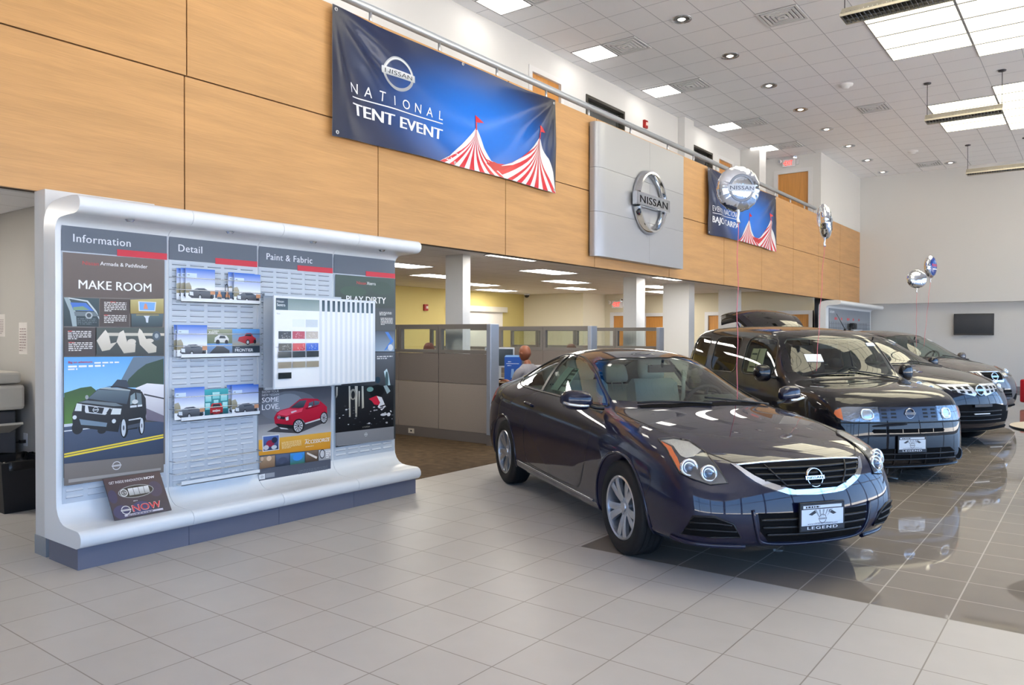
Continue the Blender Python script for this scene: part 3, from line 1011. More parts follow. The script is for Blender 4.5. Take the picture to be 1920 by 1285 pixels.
# printed artwork: outlines in metres on each sheet
ART = {
 'armada': [
  ('p',[(0.004,1.5),(0.697,1.504),(0.689,1.219),(0.003,1.205)],(92,80,73),(108,96,90)),
  ('t','Nissan',(0.125,1.427),0.106,0.027,(190,62,58),0.01,0,1),
  ('t','Armada & Pathfinder',(0.241,1.432),0.331,0.027,(238,238,238),0.01,0,1),
  ('t','MAKE ROOM',(0.1,1.264),0.499,0.063,(250,250,250),0.02,0,1),
  ('p',[(0.004,1.202),(0.234,1.203),(0.23,1.008),(0.004,1.009)],(34,48,52),(58,76,80)),
  ('p',[(0.006,1.201),(0.036,1.202),(0.081,1.106),(0.087,1.01),(0.059,1.009),(0.042,1.111)],(150,166,172)),
  ('p',[(0.036,1.202),(0.158,1.186),(0.214,1.116),(0.233,1.07),(0.233,1.057),(0.205,1.109),(0.152,1.176),(0.036,1.194)],(190,200,204)),
  ('p',[(0.045,1.169),(0.146,1.169),(0.198,1.115),(0.066,1.117)],(66,112,196)),
  ('p',[(0.063,1.138),(0.127,1.146),(0.17,1.121),(0.066,1.117)],(120,150,120)),
  ('p',[(0.069,1.108),(0.208,1.109),(0.23,1.08),(0.075,1.079)],(104,116,122)),
  ('e',(0.165,1.085),0.024,0.024,(168,176,180)),
  ('e',(0.165,1.085),0.015,0.015,(60,70,74)),
  ('l',(0.09,1.023),(0.214,1.069),4,(92,104,108)),
  ('p',[(0.239,1.202),(0.437,1.204),(0.436,1.01),(0.234,1.01)],(74,62,56)),
  ('l',(0.265,1.116),(0.418,1.186),6,(214,210,206)),
  ('l',(0.262,1.036),(0.418,1.095),5,(214,210,206)),
  ('l',(0.304,1.179),(0.406,1.188),1,(196,66,60)),
  ('l',(0.262,1.086),(0.35,1.097),1,(196,66,60)),
  ('p',[(0.443,1.202),(0.687,1.219),(0.687,1.11),(0.443,1.104)],(146,128,66),(186,176,120)),
  ('p',[(0.499,1.193),(0.631,1.192),(0.624,1.124),(0.503,1.123)],(214,218,222)),
  ('p',[(0.508,1.188),(0.623,1.187),(0.617,1.13),(0.51,1.129)],(112,164,232)),
  ('p',[(0.536,1.138),(0.546,1.179),(0.56,1.176),(0.571,1.139)],(206,140,110)),
  ('p',[(0.45,1.1),(0.686,1.106),(0.677,1.012),(0.45,1.01)],(36,52,58),(84,104,110)),
  ('p',[(0.532,1.098),(0.588,1.099),(0.574,1.075),(0.571,1.041),(0.557,1.041),(0.552,1.073)],(206,214,224)),
  ('p',[(0.484,1.101),(0.649,1.105),(0.652,1.092),(0.484,1.089)],(132,126,92)),
  ('p',[(0.004,1.003),(0.204,1.0),(0.204,0.808),(0.003,0.812)],(64,53,50)),
  ('l',(0.026,0.923),(0.176,0.984),5,(214,210,206)),
  ('l',(0.029,0.845),(0.185,0.907),5,(214,210,206)),
  ('l',(0.026,0.974),(0.102,0.985),1,(196,66,60)),
  ('l',(0.029,0.899),(0.126,0.909),1,(196,66,60)),
  ('p',[(0.208,1.001),(0.688,1.007),(0.685,0.801),(0.207,0.809)],(44,50,50),(74,82,76)),
  ('p',[(0.278,0.967),(0.688,0.965),(0.688,0.946),(0.278,0.945)],(196,190,176)),
  ('p',[(0.209,0.913),(0.233,0.945),(0.268,0.988),(0.291,0.955),(0.303,0.892),(0.346,0.902),(0.297,0.849),(0.245,0.84)],(186,180,166),(222,216,204)),
  ('p',[(0.343,0.905),(0.364,0.969),(0.392,0.986),(0.406,0.946),(0.417,0.902),(0.478,0.891),(0.473,0.83),(0.394,0.823)],(186,180,166),(222,216,204)),
  ('p',[(0.492,0.959),(0.504,0.999),(0.522,0.983),(0.553,0.925),(0.63,0.868),(0.627,0.827),(0.57,0.82),(0.507,0.884)],(186,180,166),(222,216,204)),
  ('e',(0.449,0.905),0.031,0.019,(206,200,188)),
  ('e',(0.577,0.911),0.032,0.015,(206,200,188)),
  ('e',(0.63,0.946),0.031,0.034,(70,84,96)),
  ('e',(0.63,0.946),0.015,0.018,(150,160,168)),
  ('p',[(-0.001,0.805),(0.685,0.796),(0.684,0.495),(-0.002,0.538)],(150,206,246),(84,160,226)),
  ('p',[(0.374,0.636),(0.46,0.795),(0.683,0.796),(0.683,0.574),(0.397,0.589)],(96,116,136)),
  ('p',[(0.397,0.582),(0.427,0.641),(0.489,0.7),(0.552,0.743),(0.683,0.779),(0.683,0.566)],(38,66,48)),
  ('p',[(0.3,0.587),(0.348,0.641),(0.412,0.633),(0.435,0.579)],(44,56,72)),
  ('p',[(0.0,0.567),(0.066,0.585),(0.104,0.596),(0.171,0.602),(0.2,0.577),(0.234,0.508),(0.22,0.338),(-0.001,0.357)],(84,128,48),(44,76,34)),
  ('p',[(-0.002,0.344),(0.114,0.341),(0.551,0.324),(0.682,0.32),(0.679,0.085),(-0.003,0.096)],(48,62,86),(66,80,104)),
  ('p',[(-0.002,0.36),(0.052,0.361),(0.052,0.342),(-0.002,0.341)],(196,204,214)),
  ('p',[(-0.002,0.317),(0.177,0.32),(0.177,0.314),(-0.002,0.31)],(214,220,226)),
  ('p',[(0.473,0.574),(0.559,0.604),(0.683,0.589),(0.683,0.312),(0.551,0.347),(0.52,0.521)],(166,166,178),(232,232,238)),
  ('p',[(0.536,0.531),(0.683,0.491),(0.683,0.481),(0.536,0.52)],(52,52,60)),
  ('p',[(0.551,0.425),(0.683,0.36),(0.683,0.312),(0.551,0.339)],(112,106,122)),
  ('p',[(-0.002,0.165),(0.679,0.225),(0.679,0.214),(-0.002,0.154)],(226,204,62)),
  ('p',[(-0.002,0.149),(0.679,0.208),(0.679,0.196),(-0.002,0.137)],(226,204,62)),
  ('e',(0.082,0.329),0.036,0.045,(14,15,18)),
  ('e',(0.517,0.304),0.023,0.068,(14,15,18)),
  ('e',(0.394,0.3),0.029,0.074,(12,13,16)),
  ('e',(0.241,0.295),0.029,0.023,(16,17,20)),
  ('p',[(0.049,0.426),(0.078,0.495),(0.142,0.514),(0.21,0.578),(0.271,0.592),(0.435,0.568),(0.52,0.547),(0.548,0.496),(0.553,0.394),(0.54,0.325),(0.519,0.365),(0.496,0.336),(0.488,0.283),(0.415,0.281),(0.408,0.344),(0.389,0.376),(0.366,0.333),(0.351,0.273),(0.27,0.289),(0.114,0.326),(0.052,0.339)],(14,16,20),(30,34,40)),
  ('p',[(0.149,0.521),(0.217,0.578),(0.435,0.555),(0.413,0.464)],(52,66,80),(92,110,122)),
  ('p',[(0.217,0.584),(0.271,0.591),(0.435,0.568),(0.438,0.555)],(160,170,174)),
  ('p',[(0.271,0.597),(0.337,0.598),(0.512,0.558),(0.512,0.547),(0.337,0.586)],(26,28,34)),
  ('p',[(0.088,0.499),(0.142,0.508),(0.337,0.477),(0.385,0.453),(0.322,0.456),(0.149,0.489)],(108,120,128)),
  ('p',[(0.064,0.443),(0.078,0.493),(0.111,0.486),(0.108,0.438)],(214,222,224)),
  ('p',[(0.301,0.4),(0.314,0.443),(0.375,0.435),(0.368,0.395)],(214,222,224)),
  ('p',[(0.111,0.484),(0.314,0.443),(0.264,0.4),(0.135,0.425)],(206,212,218)),
  ('p',[(0.149,0.47),(0.257,0.45),(0.243,0.409),(0.156,0.428)],(18,24,30)),
  ('p',[(0.111,0.478),(0.132,0.474),(0.129,0.433),(0.114,0.442)],(18,24,30)),
  ('p',[(0.27,0.412),(0.292,0.443),(0.304,0.44),(0.294,0.402)],(18,24,30)),
  ('g',(0.2,0.44),0.019,(214,220,226),(30,30,36)),
  ('p',[(0.093,0.386),(0.277,0.344),(0.27,0.317),(0.104,0.347)],(108,130,150)),
  ('e',(0.064,0.4),0.013,0.014,(206,214,220)),
  ('e',(0.322,0.352),0.014,0.015,(206,214,220)),
  ('e',(0.389,0.299),0.016,0.061,(196,204,214)),
  ('e',(0.518,0.302),0.013,0.056,(196,204,214)),
  ('e',(0.389,0.299),0.006,0.018,(70,78,88)),
  ('e',(0.518,0.302),0.004,0.017,(70,78,88)),
  ('p',[(0.438,0.522),(0.469,0.542),(0.473,0.47),(0.435,0.458)],(128,148,156)),
  ('p',[(0.478,0.542),(0.514,0.533),(0.52,0.452),(0.488,0.45)],(96,112,122)),
  ('p',[(0.435,0.452),(0.482,0.453),(0.482,0.438),(0.435,0.437)],(214,220,226)),
  ('p',[(0.488,0.452),(0.521,0.454),(0.521,0.441),(0.488,0.439)],(214,220,226)),
  ('p',[(0.424,0.354),(0.512,0.362),(0.512,0.352),(0.424,0.346)],(206,212,218)),
  ('p',[(0.417,0.313),(0.504,0.324),(0.504,0.297),(0.417,0.288)],(64,72,86)),
  ('e',(0.47,0.477),0.022,0.016,(204,208,210)),
  ('e',(0.142,0.53),0.011,0.015,(150,156,160)),
  ('p',[(-0.003,0.096),(0.679,0.085),(0.679,-0.055),(-0.004,-0.049)],(112,104,98),(122,116,112)),
  ('g',(0.339,0.04),0.03,(214,214,216),(90,90,92)),
  ('p',[(0.023,-0.01),(0.658,-0.019),(0.658,-0.036),(0.023,-0.033)],(156,152,148)),
  ('t','Big on adventure.',(0.025,0.763),0.157,0.015,(206,44,60),0.03,0,1),
  ('l',(0.191,0.756),(0.663,0.775),1,(246,248,250)),
  ('l',(0.023,0.734),(0.663,0.758),1,(246,248,250)),
  ('l',(0.022,0.718),(0.185,0.736),1,(246,248,250)),
 ],
 'love': [
  ('p',[(-0.014,0.727),(0.744,0.694),(0.734,0.352),(-0.012,0.38)],(120,122,130),(74,76,86)),
  ('p',[(-0.012,0.421),(0.734,0.419),(0.734,0.289),(-0.011,0.295)],(186,186,188),(136,137,142)),
  ('e',(0.29,0.555),0.288,0.128,(112,116,126)),
  ('e',(0.273,0.578),0.154,0.084,(140,146,156)),
  ('p',[(0.068,0.358),(0.384,0.313),(0.688,0.386),(0.688,0.416),(0.165,0.39)],(66,66,72)),
  ('e',(0.658,0.425),0.043,0.054,(18,18,20)),
  ('e',(0.384,0.376),0.062,0.063,(18,18,20)),
  ('p',[(0.139,0.469),(0.166,0.509),(0.203,0.527),(0.29,0.54),(0.397,0.605),(0.454,0.61),(0.589,0.597),(0.64,0.56),(0.693,0.519),(0.695,0.459),(0.669,0.478),(0.638,0.471),(0.62,0.443),(0.614,0.42),(0.453,0.398),(0.438,0.419),(0.406,0.438),(0.358,0.435),(0.332,0.41),(0.326,0.385),(0.19,0.385),(0.149,0.416)],(164,14,44),(204,36,66)),
  ('p',[(0.166,0.495),(0.203,0.521),(0.29,0.533),(0.384,0.519),(0.436,0.529),(0.419,0.496),(0.307,0.483),(0.265,0.473)],(224,72,98)),
  ('p',[(0.303,0.54),(0.398,0.592),(0.473,0.593),(0.438,0.533),(0.384,0.53)],(44,50,58),(88,98,108)),
  ('p',[(0.496,0.568),(0.558,0.583),(0.616,0.572),(0.602,0.546),(0.489,0.528)],(62,72,84),(104,118,130)),
  ('p',[(0.544,0.579),(0.553,0.582),(0.553,0.54),(0.544,0.539)],(164,14,44)),
  ('p',[(0.498,0.54),(0.524,0.542),(0.52,0.523),(0.478,0.522)],(206,210,216)),
  ('p',[(0.307,0.505),(0.358,0.513),(0.371,0.505),(0.315,0.491)],(222,206,212)),
  ('p',[(0.149,0.42),(0.332,0.388),(0.317,0.361),(0.192,0.382)],(30,30,34)),
  ('p',[(0.19,0.384),(0.265,0.367),(0.283,0.357),(0.208,0.368)],(206,208,212)),
  ('p',[(0.453,0.395),(0.616,0.422),(0.62,0.41),(0.459,0.385)],(204,206,210)),
  ('p',[(0.166,0.481),(0.25,0.465),(0.241,0.445),(0.175,0.458)],(34,34,40)),
  ('g',(0.187,0.468),0.014,(206,210,216),(60,60,66)),
  ('p',[(0.252,0.46),(0.282,0.467),(0.283,0.436),(0.258,0.434)],(214,218,224)),
  ('p',[(0.454,0.521),(0.471,0.528),(0.614,0.539),(0.616,0.535),(0.473,0.512)],(140,8,34)),
  ('e',(0.658,0.425),0.032,0.042,(190,194,202)),
  ('e',(0.384,0.376),0.047,0.05,(190,194,202)),
  ('e',(0.658,0.425),0.008,0.009,(60,60,66)),
  ('e',(0.384,0.376),0.01,0.011,(60,60,66)),
  ('p',[(0.427,0.368),(0.426,0.36),(0.397,0.369),(0.398,0.375)],(52,52,58)),
  ('p',[(0.687,0.42),(0.686,0.413),(0.667,0.42),(0.668,0.425)],(52,52,58)),
  ('p',[(0.417,0.343),(0.411,0.337),(0.391,0.363),(0.395,0.366)],(52,52,58)),
  ('p',[(0.68,0.399),(0.676,0.395),(0.663,0.415),(0.666,0.418)],(52,52,58)),
  ('p',[(0.394,0.33),(0.386,0.33),(0.383,0.361),(0.388,0.362)],(52,52,58)),
  ('p',[(0.665,0.388),(0.66,0.388),(0.658,0.414),(0.661,0.414)],(52,52,58)),
  ('p',[(0.367,0.335),(0.36,0.34),(0.375,0.365),(0.38,0.362)],(52,52,58)),
  ('p',[(0.647,0.392),(0.643,0.395),(0.653,0.417),(0.656,0.414)],(52,52,58)),
  ('p',[(0.347,0.356),(0.344,0.363),(0.371,0.373),(0.373,0.368)],(52,52,58)),
  ('p',[(0.634,0.408),(0.632,0.414),(0.649,0.423),(0.651,0.419)],(52,52,58)),
  ('p',[(0.341,0.383),(0.342,0.391),(0.371,0.382),(0.37,0.377)],(52,52,58)),
  ('p',[(0.63,0.431),(0.631,0.438),(0.65,0.431),(0.649,0.426)],(52,52,58)),
  ('p',[(0.351,0.408),(0.357,0.414),(0.376,0.388),(0.372,0.385)],(52,52,58)),
  ('p',[(0.637,0.452),(0.64,0.456),(0.653,0.436),(0.651,0.433)],(52,52,58)),
  ('p',[(0.374,0.421),(0.382,0.422),(0.385,0.39),(0.379,0.39)],(52,52,58)),
  ('p',[(0.652,0.463),(0.657,0.463),(0.659,0.437),(0.655,0.437)],(52,52,58)),
  ('p',[(0.401,0.416),(0.408,0.412),(0.393,0.386),(0.388,0.389)],(52,52,58)),
  ('p',[(0.669,0.459),(0.674,0.456),(0.664,0.434),(0.661,0.437)],(52,52,58)),
  ('p',[(0.421,0.396),(0.424,0.388),(0.397,0.378),(0.395,0.383)],(52,52,58)),
  ('p',[(0.683,0.443),(0.685,0.437),(0.667,0.428),(0.666,0.432)],(52,52,58)),
  ('t','SHOW YOUR',(0.021,0.679),0.165,0.02,(206,208,214),0.01,0,1),
  ('t','NEW NISSAN',(0.021,0.653),0.165,0.02,(206,208,214),0.01,0,1),
  ('t','SOME',(0.021,0.602),0.163,0.043,(236,236,240),0.03,0,1),
  ('t','LOVE.',(0.021,0.541),0.171,0.047,(236,236,240),0.03,0,1),
  ('p',[(-0.011,0.298),(0.736,0.292),(0.727,0.143),(-0.011,0.17)],(204,140,40),(226,174,72)),
  ('p',[(0.022,0.329),(0.19,0.325),(0.187,0.196),(0.027,0.197)],(206,212,220)),
  ('p',[(0.032,0.321),(0.183,0.318),(0.18,0.202),(0.035,0.204)],(52,60,88),(84,112,176)),
  ('e',(0.1,0.258),0.041,0.028,(150,40,70)),
  ('e',(0.06,0.228),0.026,0.02,(190,190,200)),
  ('e',(0.141,0.282),0.028,0.025,(40,46,70)),
  ('e',(0.137,0.223),0.027,0.017,(200,206,214)),
  ('l',(0.211,0.2),(0.41,0.26),6,(240,216,160)),
  ('t','ACCESSORIZE',(0.446,0.213),0.272,0.033,(246,244,238),0.03,0.15,1),
  ('l',(0.446,0.247),(0.56,0.259),1,(246,236,214)),
  ('l',(0.453,0.187),(0.688,0.195),1,(246,236,214)),
  ('p',[(-0.006,0.158),(0.142,0.155),(0.141,0.061),(-0.006,0.059)],(118,92,70),(176,150,124)),
  ('p',[(0.148,0.155),(0.286,0.151),(0.286,0.056),(0.148,0.054)],(44,50,64),(96,110,140)),
  ('p',[(0.293,0.151),(0.443,0.148),(0.443,0.051),(0.293,0.049)],(60,110,70),(70,150,220)),
  ('p',[(0.45,0.148),(0.588,0.145),(0.588,0.046),(0.45,0.043)],(66,52,44),(126,108,92)),
  ('p',[(0.595,0.145),(0.725,0.142),(0.725,0.041),(0.595,0.038)],(150,152,158),(206,208,212)),
  ('e',(0.084,0.136),0.024,0.021,(214,190,166)),
  ('e',(0.017,0.141),0.014,0.017,(206,180,156)),
  ('e',(0.219,0.102),0.046,0.028,(70,80,104)),
  ('e',(0.371,0.111),0.052,0.03,(60,140,226)),
  ('p',[(0.471,0.141),(0.578,0.088),(0.569,0.071),(0.466,0.127)],(224,220,214)),
  ('e',(0.633,0.107),0.031,0.042,(52,54,60)),
  ('e',(0.633,0.107),0.023,0.033,(206,208,212)),
  ('l',(0.674,0.066),(0.727,0.133),4,(236,236,238)),
  ('p',[(-0.011,0.058),(0.727,0.05),(0.725,-0.058),(-0.013,-0.046)],(84,90,104)),
  ('p',[(-0.013,0.015),(0.044,0.016),(0.044,-0.027),(-0.011,-0.026)],(232,234,238)),
  ('p',[(0.048,0.016),(0.137,0.014),(0.137,-0.023),(0.048,-0.021)],(150,154,164)),
  ('g',(0.016,-0.006),0.012,(120,124,130),(232,234,238)),
  ('l',(0.375,-0.051),(0.688,-0.0),4,(110,116,130)),
 ],
 'dirty': [
  ('p',[(-0.003,1.556),(0.73,1.564),(0.731,1.275),(-0.008,1.268)],(50,58,52),(66,84,74)),
  ('e',(0.209,1.416),0.157,0.049,(60,82,66)),
  ('e',(0.557,1.463),0.127,0.062,(58,76,64)),
  ('t','Nissan',(0.248,1.485),0.116,0.03,(196,62,58),0.01,0,1),
  ('t','Xterra',(0.372,1.486),0.111,0.03,(240,240,240),0.01,0,1),
  ('t','PLAY DIRTY',(0.124,1.315),0.49,0.063,(250,250,250),0.02,0,1),
  ('p',[(-0.01,1.245),(0.728,1.261),(0.728,1.061),(-0.01,1.058)],(66,70,72)),
  ('l',(0.53,1.204),(0.692,1.241),3,(206,206,206)),
  ('l',(0.544,1.112),(0.705,1.185),6,(206,206,206)),
  ('p',[(-0.01,1.052),(0.728,1.05),(0.722,0.854),(-0.01,0.868)],(150,168,190),(58,68,84)),
  ('p',[(0.6,1.043),(0.642,1.043),(0.714,0.955),(0.614,0.873),(0.586,0.863),(0.671,0.956)],(62,122,206)),
  ('e',(0.671,0.893),0.034,0.031,(214,218,224)),
  ('p',[(-0.01,0.858),(0.722,0.844),(0.717,0.418),(-0.01,0.464)],(44,46,52),(96,100,108)),
  ('l',(0.495,0.784),(0.699,0.821),2,(214,214,216)),
  ('p',[(0.583,0.663),(0.623,0.69),(0.645,0.632),(0.677,0.488),(0.645,0.454),(0.614,0.56)],(150,186,196),(206,226,232)),
  ('e',(0.621,0.581),0.02,0.083,(66,92,98)),
  ('e',(0.503,0.586),0.035,0.031,(36,60,80)),
  ('p',[(-0.007,0.556),(0.711,0.525),(0.711,0.124),(-0.007,0.133)],(20,21,25),(38,40,44)),
  ('p',[(0.147,0.546),(0.166,0.545),(0.17,0.261),(0.151,0.263)],(166,162,148),(206,204,194)),
  ('p',[(0.22,0.543),(0.256,0.541),(0.246,0.255),(0.226,0.256)],(166,162,148),(206,204,194)),
  ('p',[(0.302,0.538),(0.325,0.537),(0.331,0.335),(0.305,0.327)],(166,162,148),(206,204,194)),
  ('p',[(0.002,0.546),(0.019,0.546),(0.017,0.471),(0.0,0.442)],(166,162,148),(206,204,194)),
  ('p',[(0.264,0.494),(0.28,0.493),(0.276,0.354),(0.266,0.347)],(166,162,148),(206,204,194)),
  ('e',(0.199,0.467),0.04,0.051,(160,156,144)),
  ('e',(0.199,0.463),0.022,0.036,(26,28,32)),
  ('e',(0.491,0.481),0.096,0.06,(16,17,20)),
  ('e',(0.407,0.502),0.042,0.023,(110,150,146)),
  ('p',[(0.387,0.413),(0.491,0.438),(0.539,0.407),(0.523,0.344),(0.46,0.355),(0.428,0.391)],(196,36,62)),
  ('p',[(0.491,0.434),(0.555,0.418),(0.605,0.327),(0.555,0.291),(0.502,0.33),(0.534,0.368)],(226,226,230)),
  ('p',[(0.534,0.336),(0.598,0.347),(0.598,0.335),(0.539,0.321)],(30,30,34)),
  ('p',[(0.512,0.313),(0.577,0.321),(0.571,0.311),(0.518,0.304)],(30,30,34)),
  ('p',[(0.577,0.526),(0.62,0.53),(0.668,0.471),(0.625,0.446)],(150,170,176)),
  ('e',(0.156,0.267),0.008,0.005,(170,170,176)),
  ('e',(0.409,0.181),0.01,0.004,(96,98,104)),
  ('e',(0.694,0.237),0.015,0.004,(96,98,104)),
  ('e',(0.152,0.337),0.015,0.003,(170,170,176)),
  ('e',(0.456,0.33),0.014,0.005,(206,208,212)),
  ('e',(0.534,0.185),0.007,0.005,(60,62,68)),
  ('e',(0.487,0.171),0.008,0.006,(60,62,68)),
  ('e',(0.67,0.301),0.009,0.002,(60,62,68)),
  ('e',(0.142,0.195),0.009,0.005,(206,208,212)),
  ('e',(0.281,0.206),0.01,0.004,(60,62,68)),
  ('e',(0.394,0.183),0.013,0.007,(206,208,212)),
  ('e',(0.69,0.2),0.006,0.006,(170,170,176)),
  ('e',(0.486,0.301),0.015,0.004,(206,208,212)),
  ('e',(0.081,0.285),0.011,0.004,(206,208,212)),
  ('e',(0.549,0.259),0.006,0.004,(60,62,68)),
  ('e',(0.602,0.323),0.012,0.001,(206,208,212)),
  ('e',(0.371,0.182),0.007,0.003,(170,170,176)),
  ('e',(0.205,0.346),0.01,0.002,(96,98,104)),
  ('e',(0.675,0.271),0.008,0.006,(206,208,212)),
  ('e',(0.207,0.19),0.015,0.004,(60,62,68)),
  ('e',(0.6,0.26),0.016,0.005,(170,170,176)),
  ('e',(0.42,0.174),0.01,0.004,(96,98,104)),
  ('e',(0.649,0.246),0.007,0.004,(206,208,212)),
  ('e',(0.007,0.302),0.011,0.002,(96,98,104)),
  ('e',(0.039,0.263),0.009,0.005,(206,208,212)),
  ('e',(0.412,0.294),0.009,0.005,(170,170,176)),
  ('e',(0.669,0.279),0.01,0.005,(206,208,212)),
  ('e',(0.116,0.333),0.013,0.007,(206,208,212)),
  ('e',(0.198,0.293),0.013,0.002,(96,98,104)),
  ('e',(0.205,0.32),0.013,0.003,(96,98,104)),
  ('e',(0.461,0.223),0.004,0.005,(206,208,212)),
  ('e',(0.459,0.3),0.014,0.007,(170,170,176)),
  ('e',(0.223,0.243),0.014,0.004,(96,98,104)),
  ('e',(0.539,0.329),0.017,0.003,(96,98,104)),
  ('e',(0.596,0.269),0.014,0.002,(206,208,212)),
  ('e',(0.398,0.27),0.01,0.006,(60,62,68)),
  ('e',(0.229,0.284),0.009,0.004,(60,62,68)),
  ('e',(0.102,0.366),0.015,0.006,(60,62,68)),
  ('e',(0.376,0.17),0.013,0.002,(60,62,68)),
  ('e',(0.576,0.211),0.01,0.003,(206,208,212)),
  ('e',(0.615,0.171),0.015,0.007,(170,170,176)),
  ('e',(0.556,0.326),0.016,0.005,(96,98,104)),
  ('e',(0.62,0.163),0.011,0.002,(170,170,176)),
  ('e',(0.112,0.314),0.012,0.004,(60,62,68)),
  ('e',(0.035,0.214),0.004,0.002,(60,62,68)),
  ('e',(0.557,0.323),0.007,0.002,(170,170,176)),
  ('e',(0.577,0.251),0.043,0.013,(206,208,214)),
  ('e',(0.642,0.247),0.024,0.018,(214,216,222)),
  ('t','XTERRA',(0.305,0.147),0.096,0.013,(160,156,146),0.01,0,1),
  ('p',[(-0.007,0.133),(0.711,0.124),(0.712,-0.003),(-0.007,0.014)],(124,126,134),(134,136,142)),
  ('g',(0.351,0.082),0.017,(226,228,232),(130,132,140)),
  ('p',[(0.019,0.015),(0.708,0.0),(0.708,-0.004),(0.019,0.011)],(156,158,164)),
 ],
}
# ================================================================ display wall
ink = print_mat('printed_paper', .35)
ink_vinyl = print_mat('printed_vinyl', .28)


def paint(a, ops):
    for o in ops:
        k = o[0]
        if k == 'p':
            a.poly(o[1], rgb(o[2]), rgb(o[3]) if len(o) > 3 else None)
        elif k == 'e':
            a.ell(o[1][0], o[1][1], o[2], o[3], rgb(o[4]), 18)
        elif k == 'g':
            a.logo(o[1][0], o[1][1], o[2], rgb(o[3]), rgb(o[4]))
        elif k == 't':
            a.text(o[1], o[2][0], o[2][1], o[4], rgb(o[5]), o[6], o[8], 'l', o[3], o[7])
        elif k == 'l':
            a.lines(o[1][0], o[1][1], o[2][0], o[2][1], o[3], rgb(o[4]))


def sheet(name, art, w, h, loc, tilt=0., rot=0., back=(225, 225, 225), thick=.0015, parent=None, step=.00012):
    """a printed sheet standing in the plane of the display (u along +Y, v up), facing +X"""
    mb = MB()
    art.into(mb, lambda u, v, hh: V((hh + .0002, u, v)), step)
    mb.box((-thick, 0, 0), (0, w, h), 0, rgb(back))
    o = mb.build(name, [ink], parent, fix=False, ink=True)
    o.location = loc
    o.rotation_euler = (rot, -tilt, 0)
    return o


XP = -5.48
MY = [2.25, 2.992, 3.757, 4.535, 5.305]
shell = mat('display_white', rgb(232, 236, 240), .22)
kick = mat('display_kick_grey', rgb(104, 108, 126), .45)
louvre_grey = mat('display_louvre_grey', rgb(190, 200, 212), .4)
slot_dark = mat('slot_dark', rgb(84, 90, 100), .7)
slate = mat('display_header_slate', rgb(98, 106, 118), .45)
prof = [(-5.66, .14), (-5.66, 2.24)]
prof += [(-5.66 + .17 * (1 - math.cos(R(t))), 2.24 + .16 * math.sin(R(t))) for t in (20, 40, 60, 80)]
prof += [(-5.40, 2.408), (-5.25, 2.41), (-5.18, 2.405)]
prof += [(-5.175 + .055 * math.cos(R(t)), 2.350 + .055 * math.sin(R(t))) for t in (75, 45, 15, -15, -45, -75)]
prof += [(-5.2, 2.290), (-5.32, 2.288), (-5.40, 2.284)]
prof += [(-5.40 - .08 * math.sin(R(t)), 2.204 + .08 * math.cos(R(t))) for t in (22, 45, 68, 90)]
prof += [(-5.48, 1.3), (-5.48, .42)]
prof += [(-5.34 - .14 * math.cos(R(t)), .40 - .14 * math.sin(R(t))) for t in (15, 35, 55, 75)]
prof += [(-5.33, .259), (-5.24, .256), (-5.18, .255)]
prof += [(-5.178 + .055 * math.cos(R(t)), .20 + .055 * math.sin(R(t))) for t in (75, 45, 15, -15, -45, -75)]
prof += [(-5.19, .14)]
disp = thing('curved_display_stand', 'white curved display wall of four grey panels headed Information, Detail and Paint & Fabric', 'display stand', (-5.48, 3.78, 0))
O = disp.location


def local(mb):
    for k, p in enumerate(mb.v):
        mb.v[k] = p - O


for k in range(4):
    y0, y1 = MY[k] + .0015, MY[k + 1] - .0015
    if k == 0:
        y0 = 2.222
    b = MB()
    b.prism(prof, y0, y1, lambda u, v, h: V((u, h, v)), 0, True)
    local(b)
    b.build('shell_module', [shell], disp, sharp=50)
    b = MB(); b.box((-5.62, y0 + (.012 if k == 0 else 0), 0), (-5.195, y1, .14)); local(b)
    b.build('kick_base', [kick], disp)
    # louvred metal panel
    b = MB()
    p0, p1 = MY[k] + .008, MY[k + 1] - .010
    b.box((-5.48, p0, .385), (-5.474, p1, 2.07), 0)
    n = 5
    w = (p1 - p0 - .03) / n
    for r in range(39):
        z = .42 + r * .0425
        if k == 0 and z > .62 or k == 3 and z > .62 or (k == 2 and (z < 1.08)):
            continue
        for c in range(n):
            ya = p0 + .022 + c * w
            yb = ya + w * .78
            b.poly([(-5.4738, ya, z + .016), (-5.4738, yb, z + .016), (-5.466, yb, z + .002), (-5.466, ya, z + .002)], 0)
            b.poly([(-5.466, ya, z + .002), (-5.466, yb, z + .002), (-5.4738, yb, z - .001), (-5.4738, ya, z - .001)], 1)
            b.poly([(-5.4738, yb, z + .016), (-5.4738, yb, z - .001), (-5.466, yb, z + .002)], 1)
    local(b)
    b.build('louvre_panel', [louvre_grey, slot_dark], disp, fix=False)
    b = MB()
    b.box((-5.48, p0, 2.072), (-5.470, p1, 2.25), 0)
    b.box((-5.4705, p0 + (p1 - p0) * .5, 2.066), (-5.4675, p1, 2.112), 1)
    t = ('Information', 'Detail', 'Paint & Fabric', '')[k]
    if t:
        a = Art(); a.text(t, MY[k] + .08, 2.137, .056, rgb(235, 238, 242), .022, 1.08)
        a.into(b, lambda u, v, h: V((-5.4696 + h, u, v)), .0003, m=2)
    local(b)
    b.build('header_panel', [slate, mat('header_red', rgb(206, 44, 62), .4), mat('header_letters', rgb(236, 238, 242), .5)], disp)
    b = MB(); b.lathe([(0, -.014), (.02, -.014), (.026, -.004), (.032, 0)], (-5.21, (MY[k] + MY[k + 1]) / 2 - .04, 2.2895), n=20); local(b)
    b.build('spot_lamp', [chrome], disp)

# ---- posters
PW = .695


